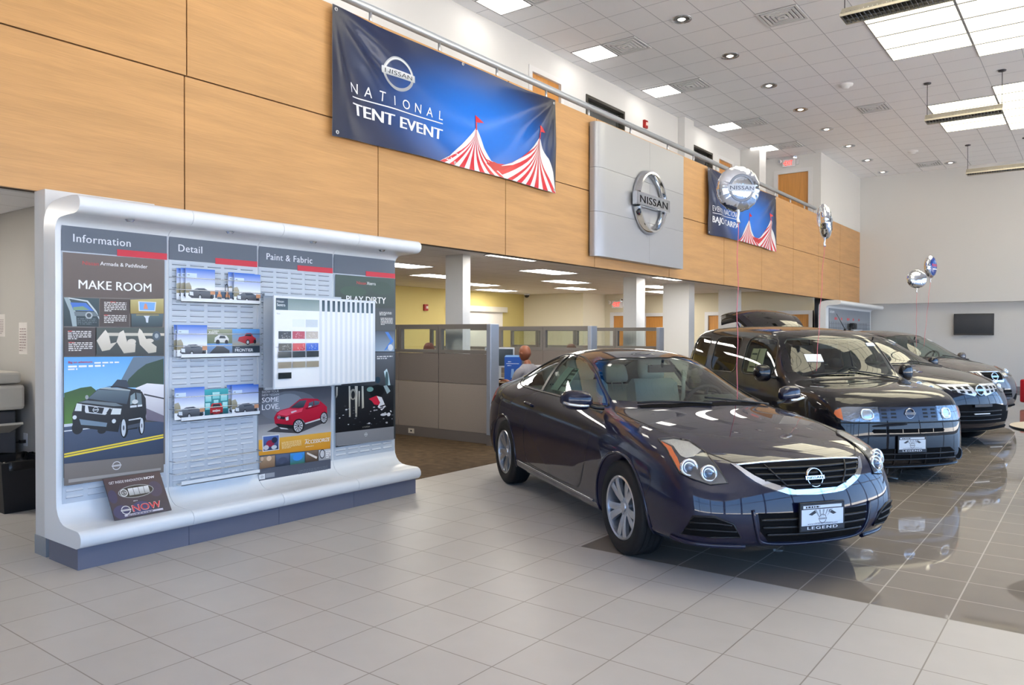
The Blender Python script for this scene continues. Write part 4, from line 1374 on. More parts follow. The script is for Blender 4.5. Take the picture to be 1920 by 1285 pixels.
def poster(name, key, y, z, w, h, lab, back):
    a = Art(); a.rect(0, 0, w, h, rgb(back)); paint(a, ART[key])
    o = sheet(name, a, w, h, (-5.4655, y, z), step=.00008)
    tag(o, lab, 'poster')
    return o


poster('poster', 'armada', 2.262, .56, .70, 1.502, 'tall brown poster reading MAKE ROOM above a black off-road wagon towing a boat', (112, 104, 98))
poster('poster', 'love', 3.765, .355, .735, .725, 'low poster reading SOME LOVE with a red crossover above an orange band', (100, 104, 116))
poster('poster', 'dirty', 4.556, .50, .742, 1.56, 'tall dark poster reading PLAY DIRTY half hidden by the swatch rack', (60, 64, 66))

# ---- leaflet racks
wire = mat('rack_wire', rgb(196, 200, 206), .25, 1.0)
tray_m = mat('rack_tray_white', rgb(228, 233, 238), .35)


def rack(z, lab, empty=False):
    t = thing('leaflet_rack', lab, 'leaflet rack', (XP, 3.37, z), group='wire leaflet racks on the Detail panel')
    b = MB(); b.box((.007, -.32, .0), (.085, .35, .006)); b.box((.080, -.32, 0), (.085, .35, .032)); b.build('tray', [tray_m], t)
    for dz in (.092, .182):
        b = MB(); b.tube([(.006, -.37, dz), (.083, -.365, dz), (.086, -.35, dz), (.086, .355, dz), (.083, .37, dz), (.006, .372, dz)], .0035, 6)
        b.build('wire', [wire], t)
    for y in (-.345, .245) if empty else (-.345,):
        b = MB(); b.box((.0065, y, -.01), (.010, y + .095, .25 if empty else .02)); b.build('mounting_plate', [louvre_grey], t)
    return t


rack(1.757, 'topmost leaflet rack on the Detail panel, holding blue car brochures')
rack(1.338, 'second leaflet rack on the Detail panel, holding truck leaflets')
rack(.868, 'third leaflet rack on the Detail panel, with a teal leaflet in its middle')
rack(.392, 'lowest leaflet rack on the Detail panel, empty', True)


def sky_cover():
    a = Art(); a.rect(0, 0, .24, .235, rgb(236, 240, 246))
    a.rect(0, .095, .24, .235, rgb(232, 240, 250), rgb(40, 104, 206))
    a.rect(.008, .165, .09, .198, rgb(206, 224, 246)); a.rect(.014, .18, .032, .188, rgb(150, 160, 176))
    a.poly([(.0, .05), (.0, .12), (.03, .128), (.045, .1), (.05, .05)], rgb(140, 130, 96), rgb(168, 166, 150))
    a.poly([(.02, .03), (.03, .062), (.055, .07), (.09, .088), (.15, .09), (.19, .07), (.23, .06), (.232, .02), (.2, .008), (.05, .01)], rgb(38, 42, 50), rgb(120, 126, 136))
    a.poly([(.03, .06), (.06, .058), (.062, .03), (.032, .034)], rgb(226, 232, 238))
    a.poly([(.095, .084), (.145, .087), (.18, .07), (.11, .062)], rgb(66, 76, 88))
    a.ell(.115, .02, .015, .022, rgb(20, 20, 24)); a.ell(.115, .02, .009, .014, rgb(190, 194, 202)); a.ell(.21, .02, .012, .02, rgb(20, 20, 24))
    a.rect(.2, .045, .24, .075, rgb(206, 150, 110)); return a


def offroad():
    a = Art(); a.rect(0, 0, .215, .205, rgb(110, 150, 200)); a.rect(0, .095, .215, .205, rgb(96, 110, 84), rgb(150, 156, 130))
    a.text('Xterra', .012, .172, .02, rgb(236, 236, 232), .03); a.text('XTERRA', .04, .185, .012, rgb(226, 226, 222), .02)
    a.poly([(.06, .105), (.065, .14), (.1, .162), (.165, .156), (.185, .13), (.18, .1)], rgb(206, 208, 206), rgb(236, 236, 234)); a.poly([(.1, .135), (.11, .155), (.15, .153), (.16, .134)], rgb(60, 66, 70))
    a.ell(.09, .105, .017, .02, rgb(24, 24, 26)); a.ell(.165, .105, .015, .018, rgb(24, 24, 26))
    a.rect(0, 0, .215, .092, rgb(104, 100, 92), rgb(110, 160, 220)); a.poly([(.02, .02), (.05, .05), (.08, .075), (.14, .07), (.19, .04), (.19, .015)], rgb(26, 28, 32), rgb(80, 84, 90)); a.rect(.02, 0, .2, .015, rgb(140, 130, 112)); return a


def truck():
    a = Art(); a.rect(0, 0, .25, .21, rgb(60, 70, 78)); a.rect(0, .075, .25, .21, rgb(160, 150, 120), rgb(84, 158, 226))
    a.poly([(.05, .115), (.06, .145), (.11, .155), (.125, .178), (.17, .178), (.19, .15), (.215, .135), (.21, .1), (.13, .09)], rgb(150, 20, 34), rgb(206, 50, 62)); a.poly([(.115, .155), (.13, .173), (.165, .172), (.175, .152)], rgb(40, 46, 54))
    a.ell(.14, .105, .018, .022, rgb(22, 22, 24)); a.ell(.14, .105, .011, .013, rgb(180, 184, 190)); a.ell(.205, .11, .012, .017, rgb(22, 22, 24))
    a.rect(0, 0, .25, .072, rgb(52, 64, 76)); a.text('FRONTIER', .025, .03, .026, rgb(236, 238, 240), .03); a.text('NISSAN', .03, .06, .008, rgb(200, 204, 208)); a.lines(.16, .034, .23, .046, 1, rgb(190, 196, 202)); return a


def teal():
    a = Art(); a.rect(0, 0, .205, .215, rgb(10, 70, 80), rgb(60, 170, 180))
    for q in ((.01, .12, .06, .17), (.07, .14, .13, .19), (.14, .12, .195, .17), (.01, .06, .05, .11), (.155, .06, .198, .11), (.08, .105, .12, .13)):
        a.rect(*q, rgb(120, 206, 210), rgb(186, 234, 236))
    a.poly([(.05, .02), (.048, .07), (.065, .105), (.14, .105), (.158, .07), (.155, .02)], rgb(150, 14, 20), rgb(206, 50, 50)); a.poly([(.066, .07), (.075, .098), (.13, .098), (.14, .07)], rgb(36, 50, 56))
    a.rect(.07, .04, .135, .052, rgb(216, 200, 196)); a.logo(.103, .046, .01, rgb(220, 220, 222), rgb(60, 60, 60)); a.rect(.052, .012, .075, .03, rgb(24, 24, 26)); a.rect(.13, .012, .154, .03, rgb(24, 24, 26)); return a


def people_card():
    a = Art(); a.rect(0, 0, .16, .105, rgb(236, 236, 238)); a.rect(0, .02, .16, .08, rgb(60, 70, 90), rgb(90, 120, 150))
    for x in (.045, .115):
        a.ell(x, .03, .02, .03, rgb(206, 140, 90)); a.ell(x, .066, .011, .014, rgb(214, 160, 124)); a.poly([(x - .02, 0), (x + .02, 0), (x + .016, .03), (x - .016, .03)], rgb(90, 104, 110))
    return a


proto = {}


def leaflet(kind, y, z, d, lab, name='brochure'):
    sz = {'sky': (.24, .235), 'off': (.215, .205), 'truck': (.25, .21), 'teal': (.205, .215), 'people': (.16, .105)}[kind]
    loc = (XP + d, y, z)
    if kind in proto:
        o = proto[kind].copy(); COL.objects.link(o); o.location = loc
        o['label'] = lab
    else:
        a = {'sky': sky_cover, 'off': offroad, 'truck': truck, 'teal': teal, 'people': people_card}[kind]()
        o = sheet(name, a, sz[0], sz[1], loc, thick=.004)
        proto[kind] = o
        tag(o, lab, 'brochure', 'brochures on the wire racks')
    return o


leaflet('sky', 3.045, 1.775, .030, 'blue-sky car brochure, rearmost of the three at the left of the top rack')
leaflet('sky', 3.070, 1.777, .045, 'blue-sky car brochure, middle one of the three at the left of the top rack')
leaflet('sky', 3.096, 1.778, .066, 'blue-sky car brochure, frontmost of the three at the left of the top rack')
leaflet('people', 3.338, 1.778, .050, 'small card with two people, in the middle of the top rack', 'leaflet_card')
leaflet('sky', 3.468, 1.772, .035, 'blue-sky car brochure peeking out behind another at the right of the top rack')
leaflet('sky', 3.500, 1.766, .064, 'blue-sky car brochure in front at the right of the top rack')
leaflet('sky', 3.017, 1.352, .040, 'blue-sky car brochure behind another at the left of the second rack')
leaflet('sky', 3.030, 1.352, .064, 'blue-sky car brochure in front at the left of the second rack')
leaflet('off', 3.275, 1.352, .055, 'leaflet with a white off-roader above a dark car, middle of the second rack')
leaflet('truck', 3.493, 1.350, .050, 'leaflet reading FRONTIER with a red truck, right of the second rack')
leaflet('sky', 3.008, .884, .064, 'blue-sky car brochure at the left of the third rack')
leaflet('teal', 3.253, .880, .050, 'teal leaflet with a red car seen from behind, middle of the third rack')
leaflet('sky', 3.455, .884, .035, 'blue-sky car brochure peeking out behind another at the right of the third rack')
leaflet('sky', 3.482, .878, .064, 'blue-sky car brochure in front at the right of the third rack')
b = MB(); b.tube([(0, -.012, 0), (0, -.012, .1), (0, -.009, .113), (0, 0, .118), (0, .009, .113), (0, .012, .1), (0, .012, 0)], .003, 6)
tag(b.build('bulldog_clip', [dk], loc=(XP + .072, 3.432, 1.79)), 'bent black wire clip standing in the middle of the top leaflet rack', 'clip')

# ---- paint and fabric swatch rack
t = thing('swatch_rack', 'flip rack of white paint and fabric swatch pages on the Paint & Fabric panel', 'swatch rack', (XP, 4.0, 1.08))
b = MB(); b.box((.0145, -.2, -.02), (.04, .60, .0)); b.box((.0145, -.2, .755), (.04, .60, .775)); b.box((.0145, -.2, -.02), (.02, .6, .775)); b.build('mounting_frame', [louvre_grey], t)
page_m = print_mat('swatch_page_gloss', .12)
for k in range(12):
    b = MB()
    a = Art(); W, H = .50, .75
    a.rect(.012, .012, W - .012, H - .012, rgb(238, 240, 244))
    a.rect(.02, H - .115, W - .02, H - .02, rgb(70, 86, 88), rgb(40, 48, 52))
    if k == 0:
        a.rect(.14, H - .115, W - .02, H - .02, rgb(150, 164, 160), rgb(110, 126, 122))
        a.text('Nissan', .03, H - .055, .02, rgb(214, 216, 216)); a.text('Sentra', .03, H - .085, .024, rgb(236, 238, 238), .02)
        a.text('Paint', .03, H - .15, .012, rgb(140, 144, 150)); a.text('Fabric', .02, .33, .012, rgb(140, 144, 150))
        for r, cs in enumerate(((None, (226, 232, 238), (190, 200, 208)), ((30, 34, 38), (172, 34, 62), (180, 170, 158)), ((40, 42, 40), (196, 44, 54), (56, 100, 200)))):
            for c, cc in enumerate(cs):
                if cc:
                    x, y = .045 + c * .14, H - .25 - r * .098
                    a.rect(x, y, x + .128, y + .062, rgb(cc))
                    rd = random.Random(r * 7 + c)
                    if r:
                        for q in range(14):
                            u0, v0 = x + rd.uniform(.03, .12), y + rd.uniform(.005, .05)
                            a.ell(u0, v0, .005, .004, rgb([min(255, int(v * .5 + 118)) for v in cc]), 6)
        for r, cs in enumerate((((54, 60, 66),) * 3, ((150, 140, 124),) * 3, ((28, 34, 42),))):
            for c, cc in enumerate(cs):
                x, y = .035 + c * .145, .25 - r * .085
                a.rect(x, y, x + .132, y + .05, rgb(cc))
    ang = R(3)
    px, py = .25 - .012 * k, -.265 + .066 * k
    ux, uy = -math.sin(ang), math.cos(ang)
    fn = lambda u, v, h: V((px + ux * u + uy * (h + .0002), py + uy * u - ux * (h + .0002), v))
    a.into(b, fn, .0001, m=0)
    for lo, hi in (((0, 0), (W, .012)), ((0, H - .012), (W, H)), ((0, .012), (.012, H - .012)), ((W - .028, .012), (W, H - .012))):
        c8 = [fn(u, v, h) for h in (-.012, .001) for u, v in ((lo[0], lo[1]), (hi[0], lo[1]), (hi[0], hi[1]), (lo[0], hi[1]))]
        i = [b.vert(p) for p in c8]
        for q in ((3, 2, 1, 0), (4, 5, 6, 7), (0, 1, 5, 4), (1, 2, 6, 5), (2, 3, 7, 6), (3, 0, 4, 7)):
            b.face([i[z] for z in q], 1, False, rgb(225, 228, 232))
    c8 = [fn(u, v, -.005) for u, v in ((.01, .01), (W - .01, .01), (W - .01, H - .01), (.01, H - .01))]
    b.poly(c8, 0, False, rgb(236, 238, 242))
    o = b.build('swatch_page', [page_m, mat('page_frame', rgb(214, 220, 228), .35)], t, fix=False, ink=True)
    for s in (0, H):
        q = MB(); q.cyl((.02, min(.58, .0 + .045 * k), s), (px, py + .02, s), .003, n=6)
        q.build('hinge_pin', [wire], t)

# ---- leaning board on the bench
a = Art(); W, H = .40, .31
a.rect(0, 0, W, H, rgb(30, 30, 60), rgb(64, 44, 56)); a.ell(.06, .05, .055, .05, rgb(46, 48, 96)); a.ell(.20, .055, .07, .05, rgb(40, 44, 100)); a.ell(.33, .18, .05, .06, rgb(56, 46, 78)); a.ell(.03, .17, .03, .05, rgb(44, 42, 84))
a.text('GET INSIDE INNOVATION', .03, .262, .020, rgb(226, 226, 236), .004, .98, 'l', .235); a.text('NOW', .275, .262, .020, rgb(246, 246, 250), .04, 1, 'l', .075)
a.ell(.195, .185, .125, .048, rgb(150, 156, 160)); a.ell(.195, .185, .119, .043, rgb(26, 24, 26)); a.ell(.11, .185, .026, .028, rgb(206, 208, 212)); a.ell(.11, .185, .020, .021, rgb(40, 40, 44)); a.logo(.11, .185, .014, rgb(214, 214, 218), rgb(60, 60, 60))
for k in range(4):
    a.rect(.142 + k * .037, .158, .176 + k * .037, .212, rgb(150, 152, 156), rgb(226, 228, 230))
a.lines(.155, .112, .235, .12, 1, rgb(206, 206, 216))
a.logo(.09, .058, .032, rgb(206, 208, 214), rgb(70, 70, 80)); a.text('NOW', .135, .036, .052, rgb(236, 200, 206), .05, 1, 'l', .2); a.text('NOW', .137, .038, .048, rgb(196, 34, 56), .03, 1, 'l', .196); a.rect(.07, .012, .34, .026, rgb(190, 188, 206)); a.lines(.09, .0145, .32, .0235, 1, rgb(60, 60, 96), 2, .8)
o = sheet('leaning_board', a, W, H, (-5.262, 2.50, .262), tilt=R(33), back=(60, 40, 50), thick=.006)
tag(o, 'dark board with a car key reading GET INSIDE INNOVATION NOW, leaning on the bench', 'display board')

# ================================================================ banners, silver sign


def banner(label, y0, w, h, z0, words, seed, squeeze=1.):
    rd = random.Random(seed)
    a = Art()
    NX, NY = 112, 40
    cx, cy = w * .60, h * .42

    def bgc(u, v):
        d = math.hypot((u - cx) / (w * .52), (v - cy) / (h * .72))
        t = min(1, max(0, (d - .12) / .88))
        t = t * t * (3 - 2 * t)
        c0, c1 = rgb(0, 112, 222), rgb(24, 38, 74)
        e = max(0, (u - w * .86) / (w * .14)) * .8 + max(0, (w * .10 - u) / (w * .1)) * .6
        c2 = rgb(52, 52, 58)
        c = [c0[i] + (c1[i] - c0[i]) * t for i in range(4)]
        e = min(1, e)
        return tuple(c[i] + (c2[i] - c[i]) * e for i in range(4))
    us = [w * k / NX for k in range(NX + 1)]
    vs = [h * k / NY for k in range(NY + 1)]
    a.lay = 0
    for i in range(NX):
        for j in range(NY):
            q = [(us[i], vs[j]), (us[i + 1], vs[j]), (us[i + 1], vs[j + 1]), (us[i], vs[j + 1])]
            for t in ((0, 1, 2), (0, 2, 3)):
                a.t.append(([q[k] for k in t], [bgc(*q[k]) for k in t], 0))
    k = w / 3.74
    wh = rgb(240, 242, 248)
    lx, ly = .862 * k, .811
    a.ring(lx, ly, .205, .175, .034, rgb(176, 182, 190), 28, 12, 168); a.ring(lx, ly, .205, .175, .034, rgb(150, 156, 166), 28, 192, 348)
    a.ring(lx, ly, .19, .16, .012, rgb(222, 226, 232), 28, 14, 166)
    a.rect(lx - .222, ly - .037, lx + .222, ly + .037, rgb(166, 172, 180), rgb(206, 210, 216)); a.text('NISSAN', lx, ly - .022, .045, rgb(52, 56, 64), .015, 1.05, 'c', .36)
    tw = 1.28 * k
    n = len(words[0])
    for q, ch in enumerate(words[0]):
        if ch != ' ':
            a.text(ch, .245 * k + (tw - .07) * q / (n - 1) + .035, .468, .105, wh, .004, 1, 'c')
    a.line([(.245 * k, .426), (.245 * k + tw, .432)], .012, wh)
    a.text(words[1], .245 * k, .25, .125, wh, .03, 1, 'l', tw); a.text(words[1], .245 * k + .006, .25, .125, wh, .03, 1, 'l', tw)
    # striped tents
    ol = [(1.478, 0.0), (1.67, .099), (1.857, .267), (2.007, .432), (2.072, .509), (2.134, .44), (2.25, .298), (2.398, .177), (2.58, .149), (2.799, .23), (3.06, .384), (3.229, .526), (3.367, .674), (3.438, .587), (3.582, .43), (3.66, .262), (3.735, 0.0)]
    ol = [(x * k, y) for x, y in ol]

    def top(x):
        for p, q in zip(ol, ol[1:]):
            if p[0] <= x <= q[0]:
                return p[1] + (q[1] - p[1]) * (x - p[0]) / (q[0] - p[0])
        return 0
    a.poly(ol, rgb(226, 226, 232))
    for ax, ay, xa, xb, n in ((2.072 * k, .509, 1.478 * k, 2.62 * k, 13), (3.367 * k, .674, 2.3 * k, 3.735 * k, 15)):
        for q in range(n):
            if q % 2:
                continue
            f0, f1 = q / n, (q + 1) / n
            pts0, pts1 = [], []
            for s in range(9):
                t = s / 8
                for f, P in ((f0, pts0), (f1, pts1)):
                    xe = xa + (xb - xa) * f
                    ye = 0 if ax < 2.6 * k else max(0, .18 * (1 - f * 4))
                    x = ax + (xe - ax) * t ** 1.5
                    y = ay + (ye - ay) * t ** .75
                    P.append((x, min(max(y, 0.001), top(x))))
            a.poly(pts0 + pts1[::-1], rgb(206, 34, 52), rgb(186, 28, 46))
    a.poly([(2.30 * k, .13), (2.45 * k, .175), (2.6 * k, .15), (2.8 * k, .20), (2.62 * k, .10), (2.45 * k, .06)], rgb(186, 24, 40))
    for x, y in ((2.072 * k, .509), (3.367 * k, .674)):
        a.rect(x - .012, y - .03, x + .012, y + .055, rgb(196, 24, 44)); a.rect(x - .005, y, x + .005, y + .11, rgb(196, 24, 44))
        a.poly([(x - .01, y + .06), (x + .14, y + .085), (x - .01, y + .15)], rgb(214, 28, 48))
    ph = [rd.uniform(0, 6.28) for _ in range(8)]

    def fn(u, v, hh):
        s, t = u / w, v / h
        d = 0.
        # folds fanning out of the two upper corners, sag in the middle
        for cu, sgn in ((0., 1), (1., -1)):
            du, dv = abs(s - cu) * w, (1 - t) * h
            r = math.hypot(du, dv) + .02
            an = math.atan2(dv, du)
            d += .050 * math.sin(an * 11 + ph[0 if cu else 1]) * math.exp(-r * 1.1) * min(1, r * 1.6) ** 2
            d += .014 * math.sin(an * 19 + ph[2 if cu else 3]) * math.exp(-r * 1.2) * min(1, r * 1.5) ** 2
        sag = 4 * s * (1 - s)
        d += .012 * math.sin(6.2 * (t + .55 * sag) * 1.6 + ph[4]) * sag
        d += .007 * math.sin(s * 23 + t * 5 + ph[5]) * (1 - t)
        zz = v - .02 * sag * t * 0 + (.035 * s * squeeze if 0 else 0)
        zc = .03 * sag * (1 - t) + .025 * sag * t
        return V((.065 + d + hh, u, zz - zc * (1 - 2 * (1 - t))))
    for k, q in enumerate(a.t):        # few, well separated ink layers
        a.t[k] = (q[0], q[1], 0 if q[2] == 0 else 3.5 + q[2] * .10)
    mb = MB()
    a.into(mb, fn, .0010, us, vs)
    n0 = len(mb.v)
    mb.grid(NX + 1, NY + 1, lambda i, j: fn(us[i], vs[j], -.003), 1, True)
    o = mb.build('banner', [ink_vinyl, mat('banner_back', rgb(205, 205, 205), .5)], fix=False, ink=True)
    # weld so that the folds shade smoothly
    bm = bmesh.new(); bm.from_mesh(o.data); bmesh.ops.remove_doubles(bm, verts=bm.verts, dist=.00002); bm.to_mesh(o.data); bm.free()
    o.location = (XF, y0, z0)
    tag(o, label, 'banner')
    for q, (u, v) in enumerate(((.04, h - .04), (w * .5, h - .02), (w - .04, h - .05), (.05, .04), (w * .47, .03), (w - .05, .04))):
        g2 = MB(); p = fn(u, v, .006); g2.lathe([(.008, -.002), (.008, .003), (.018, .003), (.020, -.002)], p, (1, 0, 0), n=14)
        g2.build('eyelet', [steel], o)
    return o


banner('large blue vinyl banner reading NATIONAL TENT EVENT with striped tents, hung on the wood front', 4.745, 3.72, 1.235, 3.385, ('NATIONAL', 'TENT EVENT'), 5)
banner('smaller-looking blue vinyl banner reading BAJO CARPA, partly behind a round balloon', 13.45, 3.75, 1.235, 3.375, ('EVENTO NACIONAL', 'BAJO CARPA'), 11)

# silver sign panel with chrome emblem
alum = mat('sign_silver', rgb(168, 170, 176), .36, .5)
t = thing('silver_sign', 'large silver panel with a round chrome emblem on the wood balcony front', 'sign', (XF, 10.79, 2.64))
y0, y1, H = 9.39 - 10.79, 12.185 - 10.79, 1.905
pr = [(.03, y0), (.10, y0 + .0)]
pr += [(.10 + .07 * math.sin(R(q)), y0 + .21 - .21 * math.cos(R(q))) for q in (20, 40, 60, 80, 90)]
for q, (za, zb) in enumerate(((0, .632), (.636, 1.258), (1.262, H))):
    b = MB()
    b.prism(pr + [(.17, y0 + .42), (.17, 10.955 - 10.79 - .002), (.03, 10.955 - 10.79 - .002)], za, zb, lambda u, v, h: V((u, v, h)), 0, True)
    b.build('panel', [alum], t, sharp=35)
    b = MB(); b.box((.03, 10.955 - 10.79 + .002, za), (.17, y1, zb)); b.build('panel', [alum], t)
b = MB(); b.box((.002, y0 + .03, .05), (.085, y1 - .03, H - .05)); b.build('backing', [dk], t)


def emblem(r, depth, mt, bar_m, let_m, parent, name='emblem'):
    """ring broken by a lettered bar, in the y-z plane facing +x"""
    b = MB()
    for a0, a1 in ((14, 166), (194, 346)):
        n = 36
        sec = [(-.10, 0), (-.085, .45), (-.03, .95), (.03, .95), (.085, .45), (.10, 0)]
        ids = []
        for k in range(n + 1):
            th = R(a0 + (a1 - a0) * k / n)
            ids.append([b.vert((depth * hh + depth * .1, (r * .9 + s * r) * math.cos(th), (r * .9 + s * r) * math.sin(th))) for s, hh in sec])
        for k in range(n):
            for j in range(5):
                b.face((ids[k][j], ids[k + 1][j], ids[k + 1][j + 1], ids[k][j + 1]), 0, True)
        b.face(ids[0], 0); b.face(ids[-1], 0)
    o = b.build(name, [mt], parent, sharp=40)
    b = MB(); b.box((depth * .3, -1.12 * r, -.2 * r), (depth * 1.1, 1.12 * r, .2 * r)); q = b.build('emblem_bar', [bar_m], o, bev=r * .02)
    b = MB(); a = Art(); a.text('NISSAN', 0, -.115 * r, .23 * r, (1, 1, 1, 1), .02, 1.05, 'c', 1.85 * r)
    a.into(b, lambda u, v, h: V((depth * 1.1 + .0015 + h, u, v)), .0)
    b.build('emblem_letters', [let_m], o, fix=False)
    return o


chrome2 = mat('emblem_chrome', rgb(225, 228, 232), .06, 1.0)
let_dark = mat('emblem_letters_dark', rgb(52, 54, 58), .35, .6)
e = emblem(.50, .10, chrome2, chrome2, let_dark, t)
e.location = (.175, 10.885 - 10.79, .945)
# ================================================================ cars: shared builders
paint_black = None
tyre_m = mat('tyre_rubber', rgb(22, 22, 24), .75)
rim_m = mat('alloy_silver', rgb(186, 190, 198), .28, .85)
rim_dark = mat('wheel_dark', rgb(30, 30, 33), .6)
well_m = mat('wheel_well', rgb(7, 7, 8), .9, spec=.1)
gap_m = mat('panel_gap', rgb(5, 5, 7), .6)
trim_black = mat('trim_black', rgb(16, 16, 19), .35)
trim_matt = mat('trim_matt_black', rgb(9, 9, 11), .8, spec=.15)
car_chrome = mat('car_chrome', rgb(228, 230, 234), .07, 1.0)
lens_clear = glass_mat('lamp_lens', (.95, .97, .98, 1), .10)
lamp_bowl = mat('lamp_reflector', rgb(205, 208, 212), .16, .9)
lamp_amber = mat('lamp_amber', rgb(235, 110, 24), .25, coat=.6)
lamp_red = mat('lamp_red', rgb(172, 18, 26), .2, coat=.8)
glass_tint = glass_mat('car_glass', (.60, .69, .64, 1), .07)
glass_dark = glass_mat('car_privacy_glass', (.20, .23, .22, 1), .09)
seat_pale = mat('seat_cloth_pale', rgb(186, 190, 184), .85, bump=(180, .3))
seat_dark = mat('seat_cloth_dark', rgb(74, 74, 76), .85, bump=(180, .3))
cabin = mat('cabin_grey', rgb(92, 94, 92), .8)
cabin_pale = mat('cabin_pale', rgb(168, 168, 160), .85)
cabin_dark = mat('cabin_dark', rgb(44, 46, 46), .75)
paper_green = mat('sticker_paper', rgb(178, 205, 190), .7)
white_paper = mat('white_paper', rgb(232, 236, 238), .7)


def car_paint(name, base):
    return mat(name, base, .45, .0, coat=1.0, coat_rough=.01, spec=.15)


def body_shell(st, fcap, rcap, level=3):
    """closed skin from cross sections. st: list of 8-point half rings (s0 s1 s2 s3 t0 t1 t2 t3) as x, y, z,
    fcap / rcap: for levels 1..3 the points at lateral index 0, 1, 2"""
    b = MB()
    mir = lambda p, s: V((p[0], p[1] * s, p[2]))
    top = [[mir(r[7 - abs(a)], 1 if a >= 0 else -1) for a in range(-3, 4)] for r in st]
    bot = []
    for r in st:
        s0 = r[0]
        bx = r[8] if len(r) > 8 else s0[0]
        row = []
        for a in range(-3, 4):
            f = abs(a) / 3
            row.append(V((bx + (s0[0] - bx) * f * f, s0[1] * a / 3, s0[2])))
        bot.append(row)
    n = len(st)
    for g in (top, bot):
        b.grid(n, 7, lambda i, j: g[i][j])
    for s in (1, -1):
        b.grid(n, 5, lambda i, j: mir(st[i][j], s))
    for idx, cap in ((0, fcap), (n - 1, rcap)):
        def cp(a, j):
            if j == 0:
                return bot[idx][a + 3]
            if j == 4:
                return top[idx][a + 3]
            if abs(a) == 3:
                return mir(st[idx][j], 1 if a > 0 else -1)
            return mir(cap[j - 1][abs(a)], 1 if a >= 0 else -1)
        b.grid(7, 5, lambda i, j: cp(i - 3, j))
    me = bpy.data.meshes.new('shell')
    me.from_pydata(b.v, [], b.f)
    bm = bmesh.new(); bm.from_mesh(me)
    bmesh.ops.remove_doubles(bm, verts=bm.verts, dist=1e-4)
    bmesh.ops.recalc_face_normals(bm, faces=bm.faces)
    bm.to_mesh(me); bm.free()
    o = bpy.data.objects.new('shell', me); COL.objects.link(o)
    md = o.modifiers.new('s', 'SUBSURF'); md.levels = level; md.render_levels = level
    r = eval_mesh(o)
    bpy.data.objects.remove(o); bpy.data.meshes.remove(me)
    return r


def eval_mesh(o):
    dg = bpy.context.evaluated_depsgraph_get(); dg.update()
    return bpy.data.meshes.new_from_object(o.evaluated_get(dg))


def cut_wells(me, axles, r, y_in, half_w, squash=1.0):
    for ax, az in axles:
        for s in (1, -1):
            b = MB(); b.cyl((ax, s * y_in, az), (ax, s * (half_w + .2), az), r, n=64)
            if squash != 1.0:
                for p in b.v:
                    p.z = az + (p.z - az) * squash
            c = b.build('cutter', [well_m])
            o = bpy.data.objects.new('shell', me); COL.objects.link(o)
            md = o.modifiers.new('b', 'BOOLEAN'); md.operation = 'DIFFERENCE'; md.object = c; md.solver = 'EXACT'
            m2 = eval_mesh(o)
            bpy.data.objects.remove(o); bpy.data.objects.remove(c); bpy.data.meshes.remove(me)
            me = m2
    return me


def in_poly(p, poly):
    x, y = p
    ins = False
    n = len(poly)
    for k in range(n):
        x1, y1 = poly[k]; x2, y2 = poly[(k + 1) % n]
        if (y1 > y) != (y2 > y) and x < (x2 - x1) * (y - y1) / (y2 - y1) + x1:
            ins = not ins
    return ins


